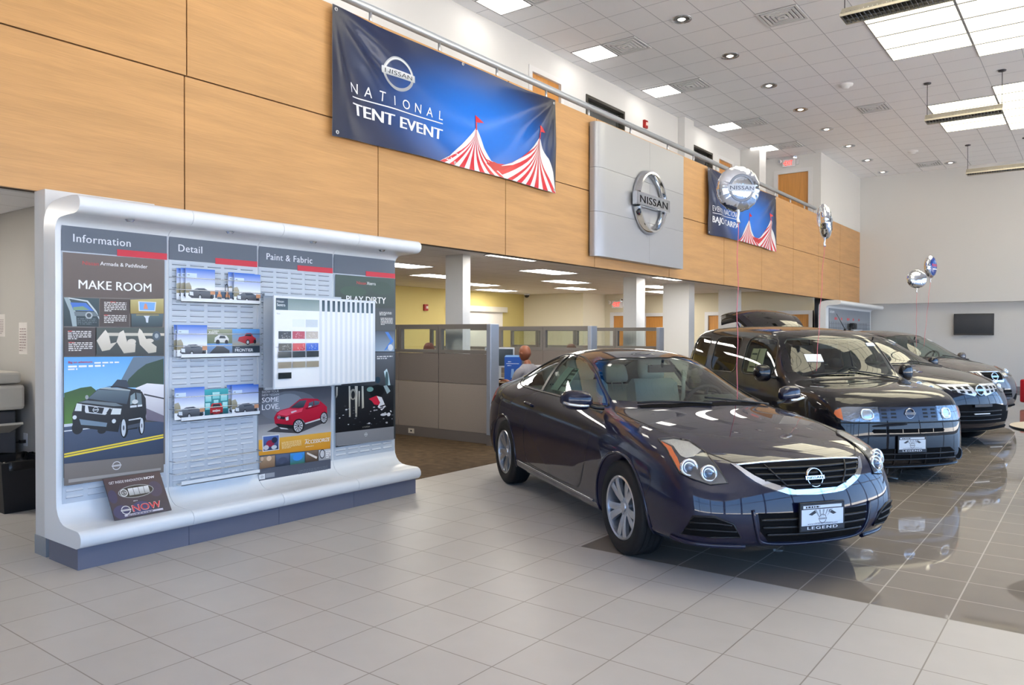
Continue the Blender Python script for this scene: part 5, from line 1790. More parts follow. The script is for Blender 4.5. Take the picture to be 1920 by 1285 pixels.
class Car:
    def __init__(s, name, label, loc, rot, paint, cat='car'):
        s.root = thing(name, label, cat, loc, rot)
        s.paint = paint
        s.ref = (2.0, .75)

    def skin(s, me, axles, r_well):
        bm = bmesh.new(); bm.from_mesh(me)
        bpy.data.meshes.remove(me)
        s.bm = bm
        for f in bm.faces:
            f.smooth = True
            f.material_index = 0
            c = f.calc_center_median()
            for ax, az in axles:
                d = math.hypot(c.x - ax, c.z - az)
                if d < r_well - .0005 and abs(c.y) > .3 and c.z > .1:
                    f.material_index = 1
        s.full = BVHTree.FromBMesh(bm)
        s.glass = {}

    def cut_window(s, key, poly, plane, test):
        """plane 'xz' side view, 'yz' front view; test(center) says which faces take part"""
        bm = s.bm
        ax = (0, 2) if plane == 'xz' else (1, 2)
        depth = V((0, 1, 0)) if plane == 'xz' else V((1, 0, 0))
        xs = [p[0] for p in poly]; ys = [p[1] for p in poly]
        mg = .12

        def region():
            fs = []
            for f in bm.faces:
                c = f.calc_center_median()
                if test(c) and min(xs) - mg < c[ax[0]] < max(xs) + mg and min(ys) - mg < c[ax[1]] < max(ys) + mg:
                    fs.append(f)
            return fs
        n = len(poly)
        for k in range(n):
            a, b_ = poly[k], poly[(k + 1) % n]
            d = V((0, 0, 0)); d[ax[0]] = b_[0] - a[0]; d[ax[1]] = b_[1] - a[1]
            co = V((0, 0, 0)); co[ax[0]] = a[0]; co[ax[1]] = a[1]
            no = d.cross(depth).normalized()
            # only faces near this edge
            L = d.length
            dn = d / L
            fs = [f for f in region() if -.10 < (f.calc_center_median() - co).dot(dn) - 0 < L + .10 and abs((f.calc_center_median() - co).dot(no)) < .12]
            geom = list({v for f in fs for v in f.verts}) + list({e for f in fs for e in f.edges}) + fs
            bmesh.ops.bisect_plane(bm, geom=geom, plane_co=co, plane_no=no, dist=1e-5)
        fs = [f for f in region() if in_poly((f.calc_center_median()[ax[0]], f.calc_center_median()[ax[1]]), poly)]
        g = MB()
        idx = {}
        for f in fs:
            q = []
            for v in f.verts:
                if v not in idx:
                    idx[v] = g.vert(v.co - v.normal * .004)
                q.append(idx[v])
            g.face(q, 0, True)
        s.glass[key] = g
        bmesh.ops.delete(bm, geom=fs, context='FACES')

    def finish(s, mats, liner=None, liner_z=.55):
        me = bpy.data.meshes.new('body')
        bm = s.bm
        if liner:
            g = MB(); idx = {}
            bm.normal_update()
            for f in bm.faces:
                c = f.calc_center_median()
                if c.z > liner_z and liner(c):
                    q = []
                    for v in f.verts:
                        if v not in idx:
                            idx[v] = g.vert(v.co - v.normal * .022)
                        q.append(idx[v])
                    g.face(q[::-1], 0, True)
        bm.to_mesh(me); bm.free()
        for m_ in mats:
            me.materials.append(m_)
        o = bpy.data.objects.new('body', me); COL.objects.link(o); o.parent = s.root
        s.body = o
        if liner:
            g.build('headliner', [cabin_pale], s.root, fix=False)
        return o

    def part(s, name, mb, mats, **kw):
        kw.setdefault('parent', s.root)
        return mb.build(name, mats, **kw)

    # ---- things laid on the skin
    def hit(s, p, d):
        h = s.full.ray_cast(V(p), V(d))
        return h[0], h[1]

    def on(s, view, u, v, side=1):
        """view: 'f' front (u=y, v=z), 'r' rear, 's' side (u=x, v=z), 't' top (u=x, v=y), or an angle in degrees from the nose (u across, v=z)"""
        if view == 'f':
            o, d = V((4, u * side, v)), V((-1, 0, 0))
        elif view == 'r':
            o, d = V((-4, u * side, v)), V((1, 0, 0))
        elif view == 's':
            o, d = V((u, 3 * side, v)), V((0, -side, 0))
        elif view == 't':
            o, d = V((u, v * side, 3)), V((0, 0, -1))
        else:
            a = R(view)
            dr = V((-math.cos(a), -math.sin(a), 0))     # looking direction for side=+1
            ac = V((-math.sin(a), math.cos(a), 0))       # across
            o = ac * (u + ac.dot(V((s.ref[0], s.ref[1], 0)))) - dr * 5 + V((0, 0, v))
            d = dr
            if side < 0:
                o.y *= -1; d = V((d.x, -d.y, 0))
        h = s.full.ray_cast(o, d)
        if h[0] is None:
            h = s.full.find_nearest(o + d * 3.2)
        return V(h[0]), V(h[1])

    def patch(s, mb, view, poly, off=.003, m=0, side=1, step=.03, m_edge=None, inset=0.):
        """a patch of the skin with the given outline, raised by off, with a closed rim"""
        xs = [p[0] for p in poly]; ys = [p[1] for p in poly]
        tri = geometry.tessellate_polygon([[V((p[0], p[1], 0)) for p in poly]])
        cells = []
        gu = [min(xs) + step * k for k in range(1, int((max(xs) - min(xs)) / step) + 1)]
        gv = [min(ys) + step * k for k in range(1, int((max(ys) - min(ys)) / step) + 1)]
        a = Art(); a.t = [([poly[k] for k in t], [(1, 1, 1, 1)] * 3, 0) for t in tri]
        tmp = MB()

        def fn(u, v, h):
            p, n = s.on(view, u, v, side)
            return p + n * off
        a.into(tmp, fn, 0, gu, gv)
        idx = {}
        for f in tmp.f:
            q = []
            for i in f:
                p = tmp.v[i]
                key = (round(p.x, 4), round(p.y, 4), round(p.z, 4))
                if key not in idx:
                    idx[key] = mb.vert(p)
                if idx[key] not in q:
                    q.append(idx[key])
            if len(q) > 2:
                mb.face(q, m, True)
        # rim down to the skin
        n = len(poly)
        ring = []
        for k in range(n):
            p0, p1 = poly[k], poly[(k + 1) % n]
            L = math.hypot(p1[0] - p0[0], p1[1] - p0[1])
            c = max(1, int(L / step))
            for q in range(c):
                ring.append((p0[0] + (p1[0] - p0[0]) * q / c, p0[1] + (p1[1] - p0[1]) * q / c))
        P = [s.on(view, u, v, side) for u, v in ring]
        me_ = m if m_edge is None else m_edge
        for k in range(len(P)):
            (a0, n0), (a1, n1) = P[k], P[(k + 1) % len(P)]
            mb.poly([a0 + n0 * off, a1 + n1 * off, a1 - n1 * .004, a0 - n0 * .004], me_, False)

    def ribbon(s, mb, view, pts, w=.006, off=.0012, m=0, side=1, closed=False, step=.04, smooth=True):
        if smooth:
            pts = [(p.x, p.y) for p in catmull([(p[0], p[1], 0) for p in pts], 6, closed)]
        P = [s.on(view, u, v, side) for u, v in pts]
        n = len(P)
        prev = None
        rows = []
        for k in range(n):
            p, nn = P[k]
            a = P[(k + 1) % n][0] if (closed or k < n - 1) else p
            c = P[k - 1][0] if (closed or k > 0) else p
            t = (a - c)
            if t.length < 1e-6:
                t = V((1, 0, 0))
            sd = nn.cross(t.normalized()).normalized() * (w / 2)
            rows.append((mb.vert(p + sd + nn * off), mb.vert(p - sd + nn * off)))
        for k in range(n if closed else n - 1):
            a, b_ = rows[k], rows[(k + 1) % n]
            if (P[(k + 1) % n][0] - P[k][0]).length < .25:
                mb.face((a[0], a[1], b_[1], b_[0]), m, True)

    def bead(s, mb, view, pts, r=.008, off=.002, m=0, side=1, closed=False, n=8, smooth=True, flat=1.):
        if smooth:
            pts = [(p.x, p.y) for p in catmull([(p[0], p[1], 0) for p in pts], 6, closed)]
        P = [s.on(view, u, v, side) for u, v in pts]
        mb.tube([p + nn * off for p, nn in P], r, n, m, closed, flat=flat)

    # ---- wheels
    def wheel(s, x, y, z, r, w, rim_r, style, rim_mat=None):
        sd = 1 if y > 0 else -1
        o = bpy.data.objects.new('wheel', None); COL.objects.link(o); o.parent = s.root
        o.location = (x, y, z)
        o.empty_display_size = .1
        ax = V((0, sd, 0))
        b = MB()
        h = w / 2
        b.lathe([(rim_r - .01, -h + .02), (rim_r + .02, -h), (r - .03, -h), (r - .008, -h + .018), (r, -h + .04), (r, h - .04), (r - .008, h - .018), (r - .035, h - .002), (rim_r + .03, h), (rim_r + .006, h - .006), (rim_r - .004, h - .02)], (0, 0, 0), ax, 56)
        for k in range(4):
            q = -.06 + .04 * k
            b.lathe([(r + .0006, q - .004), (r + .0006, q + .004)], (0, 0, 0), ax, 56, m=1)
        b.build('tyre', [tyre_m, gap_m], o)
        b = MB()
        b.lathe([(rim_r, h - .012), (rim_r - .008, h - .004), (rim_r - .018, h - .010), (rim_r - .022, h - .03), (rim_r - .035, -h + .03), (rim_r - .01, -h + .015)], (0, 0, 0), ax, 56)
        u0, w0 = b.frame(ax)
        hf = h - .012     # face height

        def P(rad, th, hh):
            return u0 * (rad * math.cos(th)) + w0 * (rad * math.sin(th)) + ax * hh

        def spoke(th, r0, r1, w0_, w1_, tw=0.):
            n = 6
            rows = []
            for k in range(n + 1):
                t = k / n
                rad = r0 + (r1 - r0) * t
                half = (w0_ + (w1_ - w0_) * t) / 2 / max(rad, .03)
                c = th + tw * t
                face = hf - .030 * (1 - t) ** 2 * 1 - .006 * t
                rows.append([b.vert(P(rad, c - half, face - .03)), b.vert(P(rad, c - half * .95, face - .004)), b.vert(P(rad, c - half * .5, face)), b.vert(P(rad, c + half * .5, face)), b.vert(P(rad, c + half * .95, face - .004)), b.vert(P(rad, c + half, face - .03))])
            for k in range(n):
                for j in range(5):
                    b.face((rows[k][j], rows[k + 1][j], rows[k + 1][j + 1], rows[k][j + 1]), 0, True)
                b.face((rows[k][5], rows[k + 1][5], rows[k + 1][0], rows[k][0]), 0)
        kind, n = style
        for k in range(n):
            th = 2 * math.pi * (k + .25) / n
            if kind == 'pair':
                for q in (-1, 1):
                    spoke(th + q * .16, .045, rim_r - .014, .045, .058, q * .06)
            elif kind == 'wide':
                spoke(th, .04, rim_r - .014, .06, .085)
            else:
                spoke(th, .04, rim_r - .014, .035, .045)
        b.lathe([(0, hf - .016), (.03, hf - .017), (.034, hf - .026), (.066, hf - .030), (.072, hf - .06)], (0, 0, 0), ax, 24)
        for k in range(5):
            a = 2 * math.pi * k / 5
            b.cyl(P(.05, a, hf - .034), P(.05, a, hf - .024), .007, n=8)
        b.build('rim', [rim_mat or rim_m], o, sharp=45)
        b = MB(); b.lathe([(0, -h + .05), (rim_r - .03, -h + .05)], (0, 0, 0), ax, 32)
        b.lathe([(.0, .015), (.13, .015), (.13, 0), (.0, 0)], (0, 0, 0), ax, 32)
        b.build('brake_disc', [rim_dark], o)
        return o

    def seat(s, x, y, z, m, w=.50, head=True, rec=14):
        o = MB()

        def pad(cx, cz, L, H, W, tilt, th):
            # rounded cushion
            q = MB()
            n = 10
            rows = []
            for k in range(n + 1):
                t = -1 + 2 * k / n
                e = (1 - abs(t) ** 4) ** .25
                rows.append([V((sx * th / 2 * (1 if abs(t) < .9 else e), W / 2 * sy * min(1, .86 + .14 * e), t * L / 2)) for sx, sy in ((1, -.92), (1.12, -.7), (.9, -.62), (.9, .62), (1.12, .7), (1, .92), (-1, 1), (-1, -1))])
            ids = [[q.vert(p) for p in r_] for r_ in rows]
            for k in range(n):
                for j in range(8):
                    q.face((ids[k][j], ids[k][(j + 1) % 8], ids[k + 1][(j + 1) % 8], ids[k + 1][j]), 0, True)
            q.face(ids[0]); q.face(ids[-1][::-1])
            mt = Matrix.Translation((cx, y, cz)) @ Matrix.Rotation(R(tilt), 4, 'Y')
            o.add(q, mt)
        pad(x + .12, z + .05, .52, 0, w, -84, .15)
        pad(x - .20, z + .38, .62, 0, w, -rec, .15)
        t = s.part('seat', o, [m], sharp=50)
        if head:
            hb = MB()
            mt = Matrix.Translation((x - .30, y, z + .77)) @ Matrix.Rotation(R(-rec), 4, 'Y')
            n = 8
            q = MB()
            rows = []
            for k in range(n + 1):
                th = math.pi * k / n
                zz = -.10 * math.cos(th); e = (max(0, 1 - abs(math.cos(th)) ** 3.2)) ** .4
                ring = []
                for j in range(14):
                    a = 2 * math.pi * j / 14
                    sc = lambda v_: math.copysign(abs(v_) ** .6, v_)
                    ring.append(q.vert((.055 * sc(math.cos(a)) * e, .135 * sc(math.sin(a)) * (.75 + .25 * e) * (e > 0), zz)))
                rows.append(ring)
            for k in range(n):
                for j in range(14):
                    q.face((rows[k][j], rows[k][(j + 1) % 14], rows[k + 1][(j + 1) % 14], rows[k + 1][j]), 0, True)
            for sg in (-1, 1):
                q.cyl((0, sg * .06, -.2), (0, sg * .06, -.08), .007, n=6)
            hb.add(q, mt)
            hb.build('headrest', [m], t)
        return t

    def steering(s, x, y, z, r=.185):
        b = MB()
        ax = V((-.90, 0, .42)).normalized()
        u, w = b.frame(ax)
        b.tube([V((x, y, z)) + (u * math.cos(t) + w * math.sin(t)) * r for t in [2 * math.pi * k / 28 for k in range(28)]], .016, 8, closed=True)
        for t in (0, math.pi, math.pi * 1.5):
            b.cyl(V((x, y, z)) - ax * .02, V((x, y, z)) + (u * math.cos(t) + w * math.sin(t)) * r, .018, .014, n=8)
        b.lathe([(.07, -.03), (.07, .0), (.05, .015), (0, .018)], (x, y, z), ax, 20)
        b.cyl((x, y, z), V((x, y, z)) - ax * .35, .03, .04, n=10)
        return s.part('steering_wheel', b, [cabin_dark])

    def plate(s, x, z, tilt=0.):
        b = MB(); b.box((x, -.165, z - .09), (x + .018, .165, z + .09))
        o = s.part('licence_plate', b, [trim_black], bev=.006)
        a = Art(); W, H = .305, .155
        a.rect(0, 0, W, H, rgb(214, 224, 234)); a.rect(0, H - .03, W, H, rgb(40, 44, 52)); a.rect(0, 0, W, .028, rgb(40, 44, 52)); a.rect(.012, H - .024, W - .012, H - .006, rgb(214, 224, 234))
        a.lines(.03, H - .021, W - .03, H - .009, 1, rgb(40, 44, 52), 4, .9); a.text('LEGEND', W / 2, .005, .018, rgb(226, 232, 238), .03, 1.2, 'c', .22)
        a.poly([(.05, .095), (.10, .122), (.11, .105), (.075, .088)], rgb(46, 50, 58)); a.poly([(W - .05, .095), (W - .10, .122), (W - .11, .105), (W - .075, .088)], rgb(46, 50, 58))
        for q in range(5):
            a.poly([(W / 2 - .03 + q * .015, .078), (W / 2 - .06 + q * .03, .122), (W / 2 - .045 + q * .03, .122), (W / 2 - .022 + q * .013, .078)], rgb(150, 158, 168))
        a.logo(W / 2, .066, .028, rgb(110, 116, 126), rgb(220, 226, 232)); a.text('www.LEGENDNISSAN.com', W / 2, .033, .011, rgb(60, 50, 70), .006, 1, 'c', .22)
        mb = MB(); a.into(mb, lambda u, v, h: V((x + .0185 + h, u - W / 2, z - H / 2 + v)), .00006)
        mb.build('plate_face', [ink], o, fix=False, ink=True)
        return o


def flipx(d):
    return {k: (-v[0], v[1]) for k, v in d.items()}
# ================================================================ dark blue coupe
def build_coupe(loc, rot):
    P = car_paint('deep_blue_paint', rgb(3, 7, 40))
    c = Car('coupe', 'dark navy blue two-door coupe nearest the camera, with a chrome winged grille', loc, rot, P)
    Z0 = .18
    side = lambda x, w=.89, sh=.80, s0=.862: [(x, s0, Z0), (x, w - .012, .31), (x, w, .52), (x, w - .004, sh)]
    st = [
        [(2.03, .70, .20), (2.07, .79, .30), (2.075, .815, .45), (2.03, .80, .60), (1.93, .765, .735), (2.07, .54, .745), (2.155, .29, .75), (2.18, 0, .752), 2.20],
        [(1.80, .79, .19), (1.80, .862, .31), (1.80, .878, .47), (1.80, .873, .64), (1.80, .825, .79), (1.83, .58, .822), (1.85, .30, .845), (1.86, 0, .852)],
        [(1.45, .84, Z0), (1.45, .886, .31), (1.45, .896, .50), (1.45, .893, .70), (1.45, .832, .858), (1.46, .60, .892), (1.47, .32, .912), (1.48, 0, .918)],
        [(1.12, .855, Z0), (1.12, .884, .31), (1.12, .893, .52), (1.12, .889, .755), (1.12, .812, .902), (1.12, .62, .942), (1.16, .33, .958), (1.18, 0, .963)],
        side(.80, .89, .785) + [(.80, .798, .930), (.84, .668, .968), (.99, .37, .990), (1.04, 0, .997)],
        side(.42, .889, .80) + [(.42, .792, .952), (.52, .635, 1.075), (.68, .35, 1.15), (.72, 0, 1.165)],
        side(.0, .888, .81) + [(.0, .787, .968), (.13, .582, 1.262), (.27, .33, 1.338), (.31, 0, 1.352)],
        side(-.42, .888, .815) + [(-.42, .784, .980), (-.24, .552, 1.347), (-.20, .31, 1.398), (-.20, 0, 1.408)],
        side(-.85, .890, .825) + [(-.85, .784, .992), (-.74, .540, 1.333), (-.72, .31, 1.385), (-.72, 0, 1.395)],
        side(-1.25, .897, .84) + [(-1.25, .790, 1.000), (-1.20, .545, 1.222), (-1.20, .33, 1.288), (-1.20, 0, 1.305)],
        side(-1.62, .893, .845, .85) + [(-1.62, .785, .998), (-1.68, .57, 1.062), (-1.72, .35, 1.11), (-1.72, 0, 1.13)],
        [(-1.95, .80, .20), (-1.95, .855, .33), (-1.95, .868, .53), (-1.95, .855, .80), (-1.95, .75, .982), (-1.99, .56, 1.02), (-2.02, .3, 1.035), (-2.02, 0, 1.04)],
        [(-2.12, .68, .26), (-2.16, .77, .36), (-2.16, .79, .54), (-2.14, .77, .76), (-2.12, .69, .965), (-2.2, .50, .995), (-2.24, .27, 1.008), (-2.25, 0, 1.012), -2.24],
    ]
    fcap = [[(2.30, 0, .29), (2.272, .29, .29), (2.19, .57, .29)], [(2.305, 0, .45), (2.278, .30, .45), (2.195, .585, .45)], [(2.262, 0, .62), (2.236, .29, .62), (2.15, .57, .615)]]
    rcap = [[(-2.33, 0, .36), (-2.31, .28, .36), (-2.26, .55, .36)], [(-2.34, 0, .55), (-2.32, .28, .55), (-2.27, .56, .55)], [(-2.31, 0, .80), (-2.29, .27, .80), (-2.24, .54, .79)]]
    AX = [(1.3375, .325), (-1.3375, .325)]
    me = body_shell(st, fcap, rcap)
    me = cut_wells(me, AX, .372, .60, .9)
    c.skin(me, AX, .372)
    for s in (1, -1):
        c.cut_window('door_window', [(.70, .988), (.46, 1.085), (.22, 1.195), (-.02, 1.275), (-.25, 1.314), (-.52, 1.326), (-.47, 1.005)], 'xz', lambda p: p.y * s > .4 and p.z > .9)
        c.glass['door_window%d' % s] = c.glass.pop('door_window')
        c.cut_window('quarter_window', [(-.59, 1.325), (-.80, 1.298), (-1.02, 1.222), (-1.17, 1.135), (-1.24, 1.08), (-1.17, 1.032), (-.545, 1.01)], 'xz', lambda p: p.y * s > .4 and p.z > .9)
        c.glass['quarter_window%d' % s] = c.glass.pop('quarter_window')
    c.cut_window('windscreen', [(-.635, 1.012), (.635, 1.012), (.56, 1.18), (.49, 1.298), (.30, 1.328), (-.30, 1.328), (-.49, 1.298), (-.56, 1.18)], 'yz', lambda p: p.x > .05 and p.z > .95)
    c.cut_window('rear_window', [(-.50, 1.105), (.50, 1.105), (.45, 1.275), (.25, 1.315), (-.25, 1.315), (-.45, 1.275)], 'yz', lambda p: p.x < -1.0 and p.z > 1.03)
    c.finish([P, well_m], lambda p: -1.75 < p.x < .82, .98)
    for k, g in c.glass.items():
        nm = k.rstrip('-1')
        c.part(nm, g, [glass_tint if nm != 'rear_window' else glass_dark], fix=False)
    # wheels
    for x, z in AX:
        for s in (1, -1):
            c.wheel(x, s * .775, z, .325, .215, .222, ('pair', 5))
    # wheel arch lips
    for x, z in AX:
        for s in (1, -1):
            b = MB()
            pts = [(x + .380 * math.cos(R(a)), z + .380 * math.sin(R(a))) for a in range(-14, 195, 8)]
            c.bead(b, 's', pts, .010, .0, 0, s, smooth=False)
            c.part('arch_lip', b, [P])
    # panel gaps
    def gap(view, pts, w=.007, side=1):
        b = MB(); c.ribbon(b, view, pts, w, side=side); c.part('panel_gap', b, [gap_m], fix=False)
    for s in (1, -1):
        gap('s', [(.76, .945), (.80, .80), (.76, .60), (.68, .42), (.58, .33), (.30, .315), (-.40, .32), (-.62, .35), (-.70, .50), (-.68, .72), (-.60, .90), (-.53, .99)], .007, s)
        gap('t', [(.86, .705), (1.2, .69), (1.6, .645), (1.9, .585), (2.07, .47)], .007, s)
        gap('s', [(1.72, .66), (1.76, .58), (1.70, .48)], .005, s)
    gap('t', [(2.07, -.47), (2.14, -.24), (2.155, 0), (2.14, .24), (2.07, .47)], .008)
    # window surrounds
    for s in (1, -1):
        b = MB()
        c.bead(b, 's', [(.76, .975), (.46, 1.098), (.22, 1.208), (-.02, 1.288), (-.25, 1.327), (-.56, 1.338), (-.81, 1.311), (-1.04, 1.234), (-1.20, 1.145), (-1.28, 1.085)], .008, .0, 0, s, flat=1)
        c.bead(b, 's', [(.76, .970), (.2, .978), (-.3, .99), (-.8, 1.0), (-1.15, 1.018), (-1.28, 1.07)], .007, .0, 0, s)
        c.part('window_surround', b, [trim_black])
        b = MB(); c.patch(b, 's', [(-.48, 1.003), (-.53, 1.327), (-.585, 1.326), (-.535, 1.006)], .004, 0, s)
        c.part('door_pillar', b, [trim_black])
        # sill brightwork and door handle
        b = MB(); c.bead(b, 's', [(.90, .285), (.3, .288), (-.4, .295), (-.90, .305)], .010, .006, 0, s)
        c.part('sill_trim', b, [mat('sill_chrome', rgb(150, 152, 158), .25, .9)])
        b = MB()
        c.bead(b, 's', [(-.53, .86), (-.57, .866), (-.68, .872), (-.72, .870)], .013, .020, 0, s)
        c.bead(b, 's', [(-.52, .858), (-.53, .86)], .012, .008, 0, s); c.bead(b, 's', [(-.715, .870), (-.725, .870)], .012, .008, 0, s)
        c.part('door_handle', b, [P])
        # mirror
        b = MB()
        q = [(.62, .80, .985), (.60, .87, .99), (.585, .94, 1.0)]
        rows = []
        for k in range(9):
            t = k / 8
            yy = .845 + .235 * t
            e = (1 - abs(2 * t - 1) ** 3.5) ** .5 if 0 < t < 1 else .25
            ring = []
            for j in range(14):
                a = 2 * math.pi * j / 14
                sc = lambda v_: math.copysign(abs(v_) ** .75, v_)
                xx = .79 - .05 * t + .062 * sc(math.cos(a)) * max(e, .3)
                zz = 1.02 + .075 * sc(math.sin(a)) * max(e, .35) + .01 * t
                ring.append(b.vert((xx, s * yy, zz)))
            rows.append(ring)
        for k in range(8):
            for j in range(14):
                b.face((rows[k][j], rows[k][(j + 1) % 14], rows[k + 1][(j + 1) % 14], rows[k + 1][j]), 0, True)
        b.face(rows[0]); b.face(rows[-1])
        m_ = c.part('door_mirror', b, [P])
        b = MB(); b.tube([(.83, s * .765, .965), (.815, s * .83, .97), (.80, s * .88, .99)], [.03, .026, .03], 8, flat=.6); b.build('mirror_stalk', [trim_black], m_)
        b = MB(); b.tube([(.858, s * .90, .985), (.852, s * .97, .988), (.83, s * 1.045, 1.0), (.795, s * 1.078, 1.012)], .012, 8); b.build('turn_signal', [lamp_bowl], m_)
        # headlamp
        hd = [(.23, .828), (.132, .838), (.027, .828), (-.085, .782), (-.178, .706), (-.245, .622), (-.145, .610), (-.043, .636), (.041, .664), (.093, .728), (.152, .785)]
        HV = 40
        b = MB(); c.patch(b, HV, hd, .002, 0, s, .035, 0)
        h_ = c.part('headlamp', b, [mat('headlamp_dark_chrome', rgb(74, 78, 86), .22, .9)])
        b = MB(); c.patch(b, HV, [(.205, .822), (.132, .834), (.027, .824), (-.065, .788), (-.03, .757), (.015, .748), (.05, .757), (.115, .803)], .005, 0, s, .012)
        b.build('reflector', [mat('ribbed_reflector', rgb(206, 208, 212), .25, .85, bump=(300, .5))], h_)
        b = MB(); c.patch(b, HV, [(.222, .824), (.152, .783), (.093, .727), (.045, .668), (.030, .690), (.068, .745), (.125, .797)], .006, 0, s, .03)
        b.build('turn_signal', [lamp_amber], h_)
        for (u, v, rr) in ((-.010, .698, .047), (-.128, .672, .044)):
            p, nn = c.on(HV, u, v, s)
            b = MB()
            fdir = (nn * .75 + V((1, 0, 0))).normalized()
            o_ = p + fdir * .006
            b.lathe([(rr * .8, .004), (rr, .016), (rr * 1.16, .014), (rr * 1.2, -.012)], o_, fdir, 28)
            b.lathe([(rr * .8, .004), (rr * .6, -.002), (rr * .56, .0)], o_, fdir, 28, m=1)
            b.lathe([(rr * .56, .0), (rr * .50, .012), (rr * .3, .021), (0, .025)], o_, fdir, 28, m=2)
            b.build('projector', [car_chrome, lamp_bowl, mat('projector_glass', rgb(90, 108, 130), .04, .4, coat=1.)], h_)
        b = MB(); c.patch(b, HV, hd, .012, 0, s, .035)
        b.build('lens', [lens_clear], h_)
        b = MB(); c.bead(b, HV, hd, .005, .006, 0, s, closed=True, smooth=False); b.build('lamp_rim', [trim_black], h_)
        # fog pocket with slats
        b = MB(); c.patch(b, HV, [(.025, .300), (-.053, .424), (-.178, .426), (-.283, .385), (-.322, .305), (-.176, .300)], .003, 0, s, .04)
        f_ = c.part('fog_pocket', b, [trim_matt])
        b = MB()
        c.bead(b, HV, [(-.005, .342), (-.15, .345), (-.30, .340)], .006, .006, 0, s); c.bead(b, HV, [(-.035, .385), (-.17, .388), (-.275, .378)], .006, .006, 0, s)
        c.bead(b, HV, [(.025, .300), (-.053, .424), (-.178, .426), (-.283, .385), (-.322, .305), (-.176, .300)], .007, .003, 0, s, closed=True, smooth=False)
        b.build('slat', [trim_black], f_)
        b = MB(); c.patch(b, 's', [(-2.12, .72), (-1.86, .80), (-1.80, .87), (-1.98, .93), (-2.10, .95)], .004, 0, s)
        c.part('tail_lamp', b, [lamp_red])
        # front lip
        b = MB(); c.bead(b, HV, [(.10, .262), (.02, .250), (-.15, .240), (-.34, .238)], .016, .004, 0, s)
        c.part('bumper_lip', b, [P])
    # grille
    b = MB(); c.patch(b, 'f', [(-.45, .716), (-.25, .728), (0, .732), (.25, .728), (.45, .716), (.345, .64), (.155, .572), (-.155, .572), (-.345, .64)], .0025, 0, 1, .05)
    g_ = c.part('grille', b, [trim_matt])
    b = MB()
    c.bead(b, 'f', [(-.465, .720), (-.25, .734), (0, .738), (.25, .734), (.465, .720)], .008, .004)
    for s in (1, -1):
        c.patch(b, 'f', [(.488, .725), (.458, .723), (.425, .695), (.385, .664), (.340, .640), (.29, .621), (.22, .598), (.150, .578), (.147, .552), (.20, .555), (.27, .578), (.345, .606), (.39, .630), (.43, .662)], .010, 0, s, .03)
    c.patch(b, 'f', [(-.15, .580), (.15, .580), (.15, .551), (0, .546), (-.15, .551)], .010, 0, 1, .05)
    b.build('grille_surround', [car_chrome], g_)
    for z, w in ((.700, .42), (.668, .375), (.636, .33), (.604, .24)):
        b = MB(); c.bead(b, 'f', [(-w, z), (-w / 2, z), (0, z), (w / 2, z), (w, z)], .008, .006); b.build('slat', [trim_black], g_)
    for s in (1, -1):
        b = MB(); c.bead(b, 'f', [(.30, .718), (.25, .655), (.20, .60)], .006, .012, 0, s); b.build('slat', [trim_black], g_)
    p, nn = c.on('f', 0, .648)
    e = emblem(.062, .016, car_chrome, car_chrome, let_dark, c.root)
    e.location = p + V((.004, 0, -.004)); e.rotation_euler = (0, R(-12), 0)
    b = MB(); c.patch(b, 'f', [(-.40, .45), (.40, .45), (.385, .34), (.32, .272), (0, .262), (-.32, .272), (-.385, .34)], .003, 0, 1, .05)
    i_ = c.part('lower_intake', b, [trim_matt])
    for z, w in ((.41, .385), (.365, .375), (.32, .345)):
        b = MB(); c.bead(b, 'f', [(-w, z), (-w / 2, z), (0, z), (w / 2, z), (w, z)], .009, .005); b.build('slat', [trim_black], i_)
    b = MB(); c.bead(b, 'f', [(-.43, .47), (-.405, .34), (-.33, .262), (0, .25), (.33, .262), (.405, .34), (.43, .47)], .011, .004); b.build('intake_edge', [P], i_)
    c.plate(2.30, .422)
    # wipers
    b = MB()
    for y0, y1 in ((.60, .02), (.02, -.52)):
        c.bead(b, 't', [(.97 if y0 > .3 else 1.07, y0), (1.0, (y0 + y1) / 2 ), (.97 if y1 > -.3 else .90, y1)], .008, .014)
    c.part('wipers', b, [trim_black])
    b = MB(); c.patch(b, 't', [(.93, .52), (1.0, .32), (1.035, 0), (1.0, -.32), (.93, -.52), (.97, -.53), (1.06, -.33), (1.09, 0), (1.06, .33), (.97, .53)], .003, 0, 1, .06)
    c.part('cowl', b, [trim_matt])
    # cabin
    b = MB(); b.box((-1.75, -.74, .28), (.85, .74, .34)); b.box((-1.80, -.74, .34), (-1.72, .74, .92)); 
    for s in (1, -1):
        b.box((-1.7, s * .76 - .02, .34), (.8, s * .76 + .02, .94))
    c.part('cabin_tub', b, [cabin])
    b = MB(); b.prism([(1.0, .60), (1.0, .955), (.86, .985), (.70, .988), (.60, .95), (.54, .86), (.58, .60)], -.60, .60, lambda u, v, h: V((u, h, v)), 0, True); b.prism([(.70, .97), (.62, 1.025), (.54, 1.025), (.50, .93)], .18, .56, lambda u, v, h: V((u, h, v)), 0, True)
    c.part('dashboard', b, [mat('dash_green_grey', rgb(66, 72, 66), .7)], bev=.02)
    c.steering(.38, .37, .92)
    for s in (1, -1):
        c.seat(-.25, s * .37, .42, seat_pale)
    for s in (1, -1):
        c.seat(-.98, s * .34, .34, seat_pale, .56, True, 26)
    b = MB(); b.box((-1.75, -.7, .93), (-1.42, .7, .96)); c.part('parcel_shelf', b, [cabin_pale])
    b = MB(); b.cbox((.33, 0, 1.235), (.025, .25, .065)); b.cyl((.33, 0, 1.24), (.36, 0, 1.315), .012, n=8); c.part('rear_view_mirror', b, [trim_black], bev=.01)
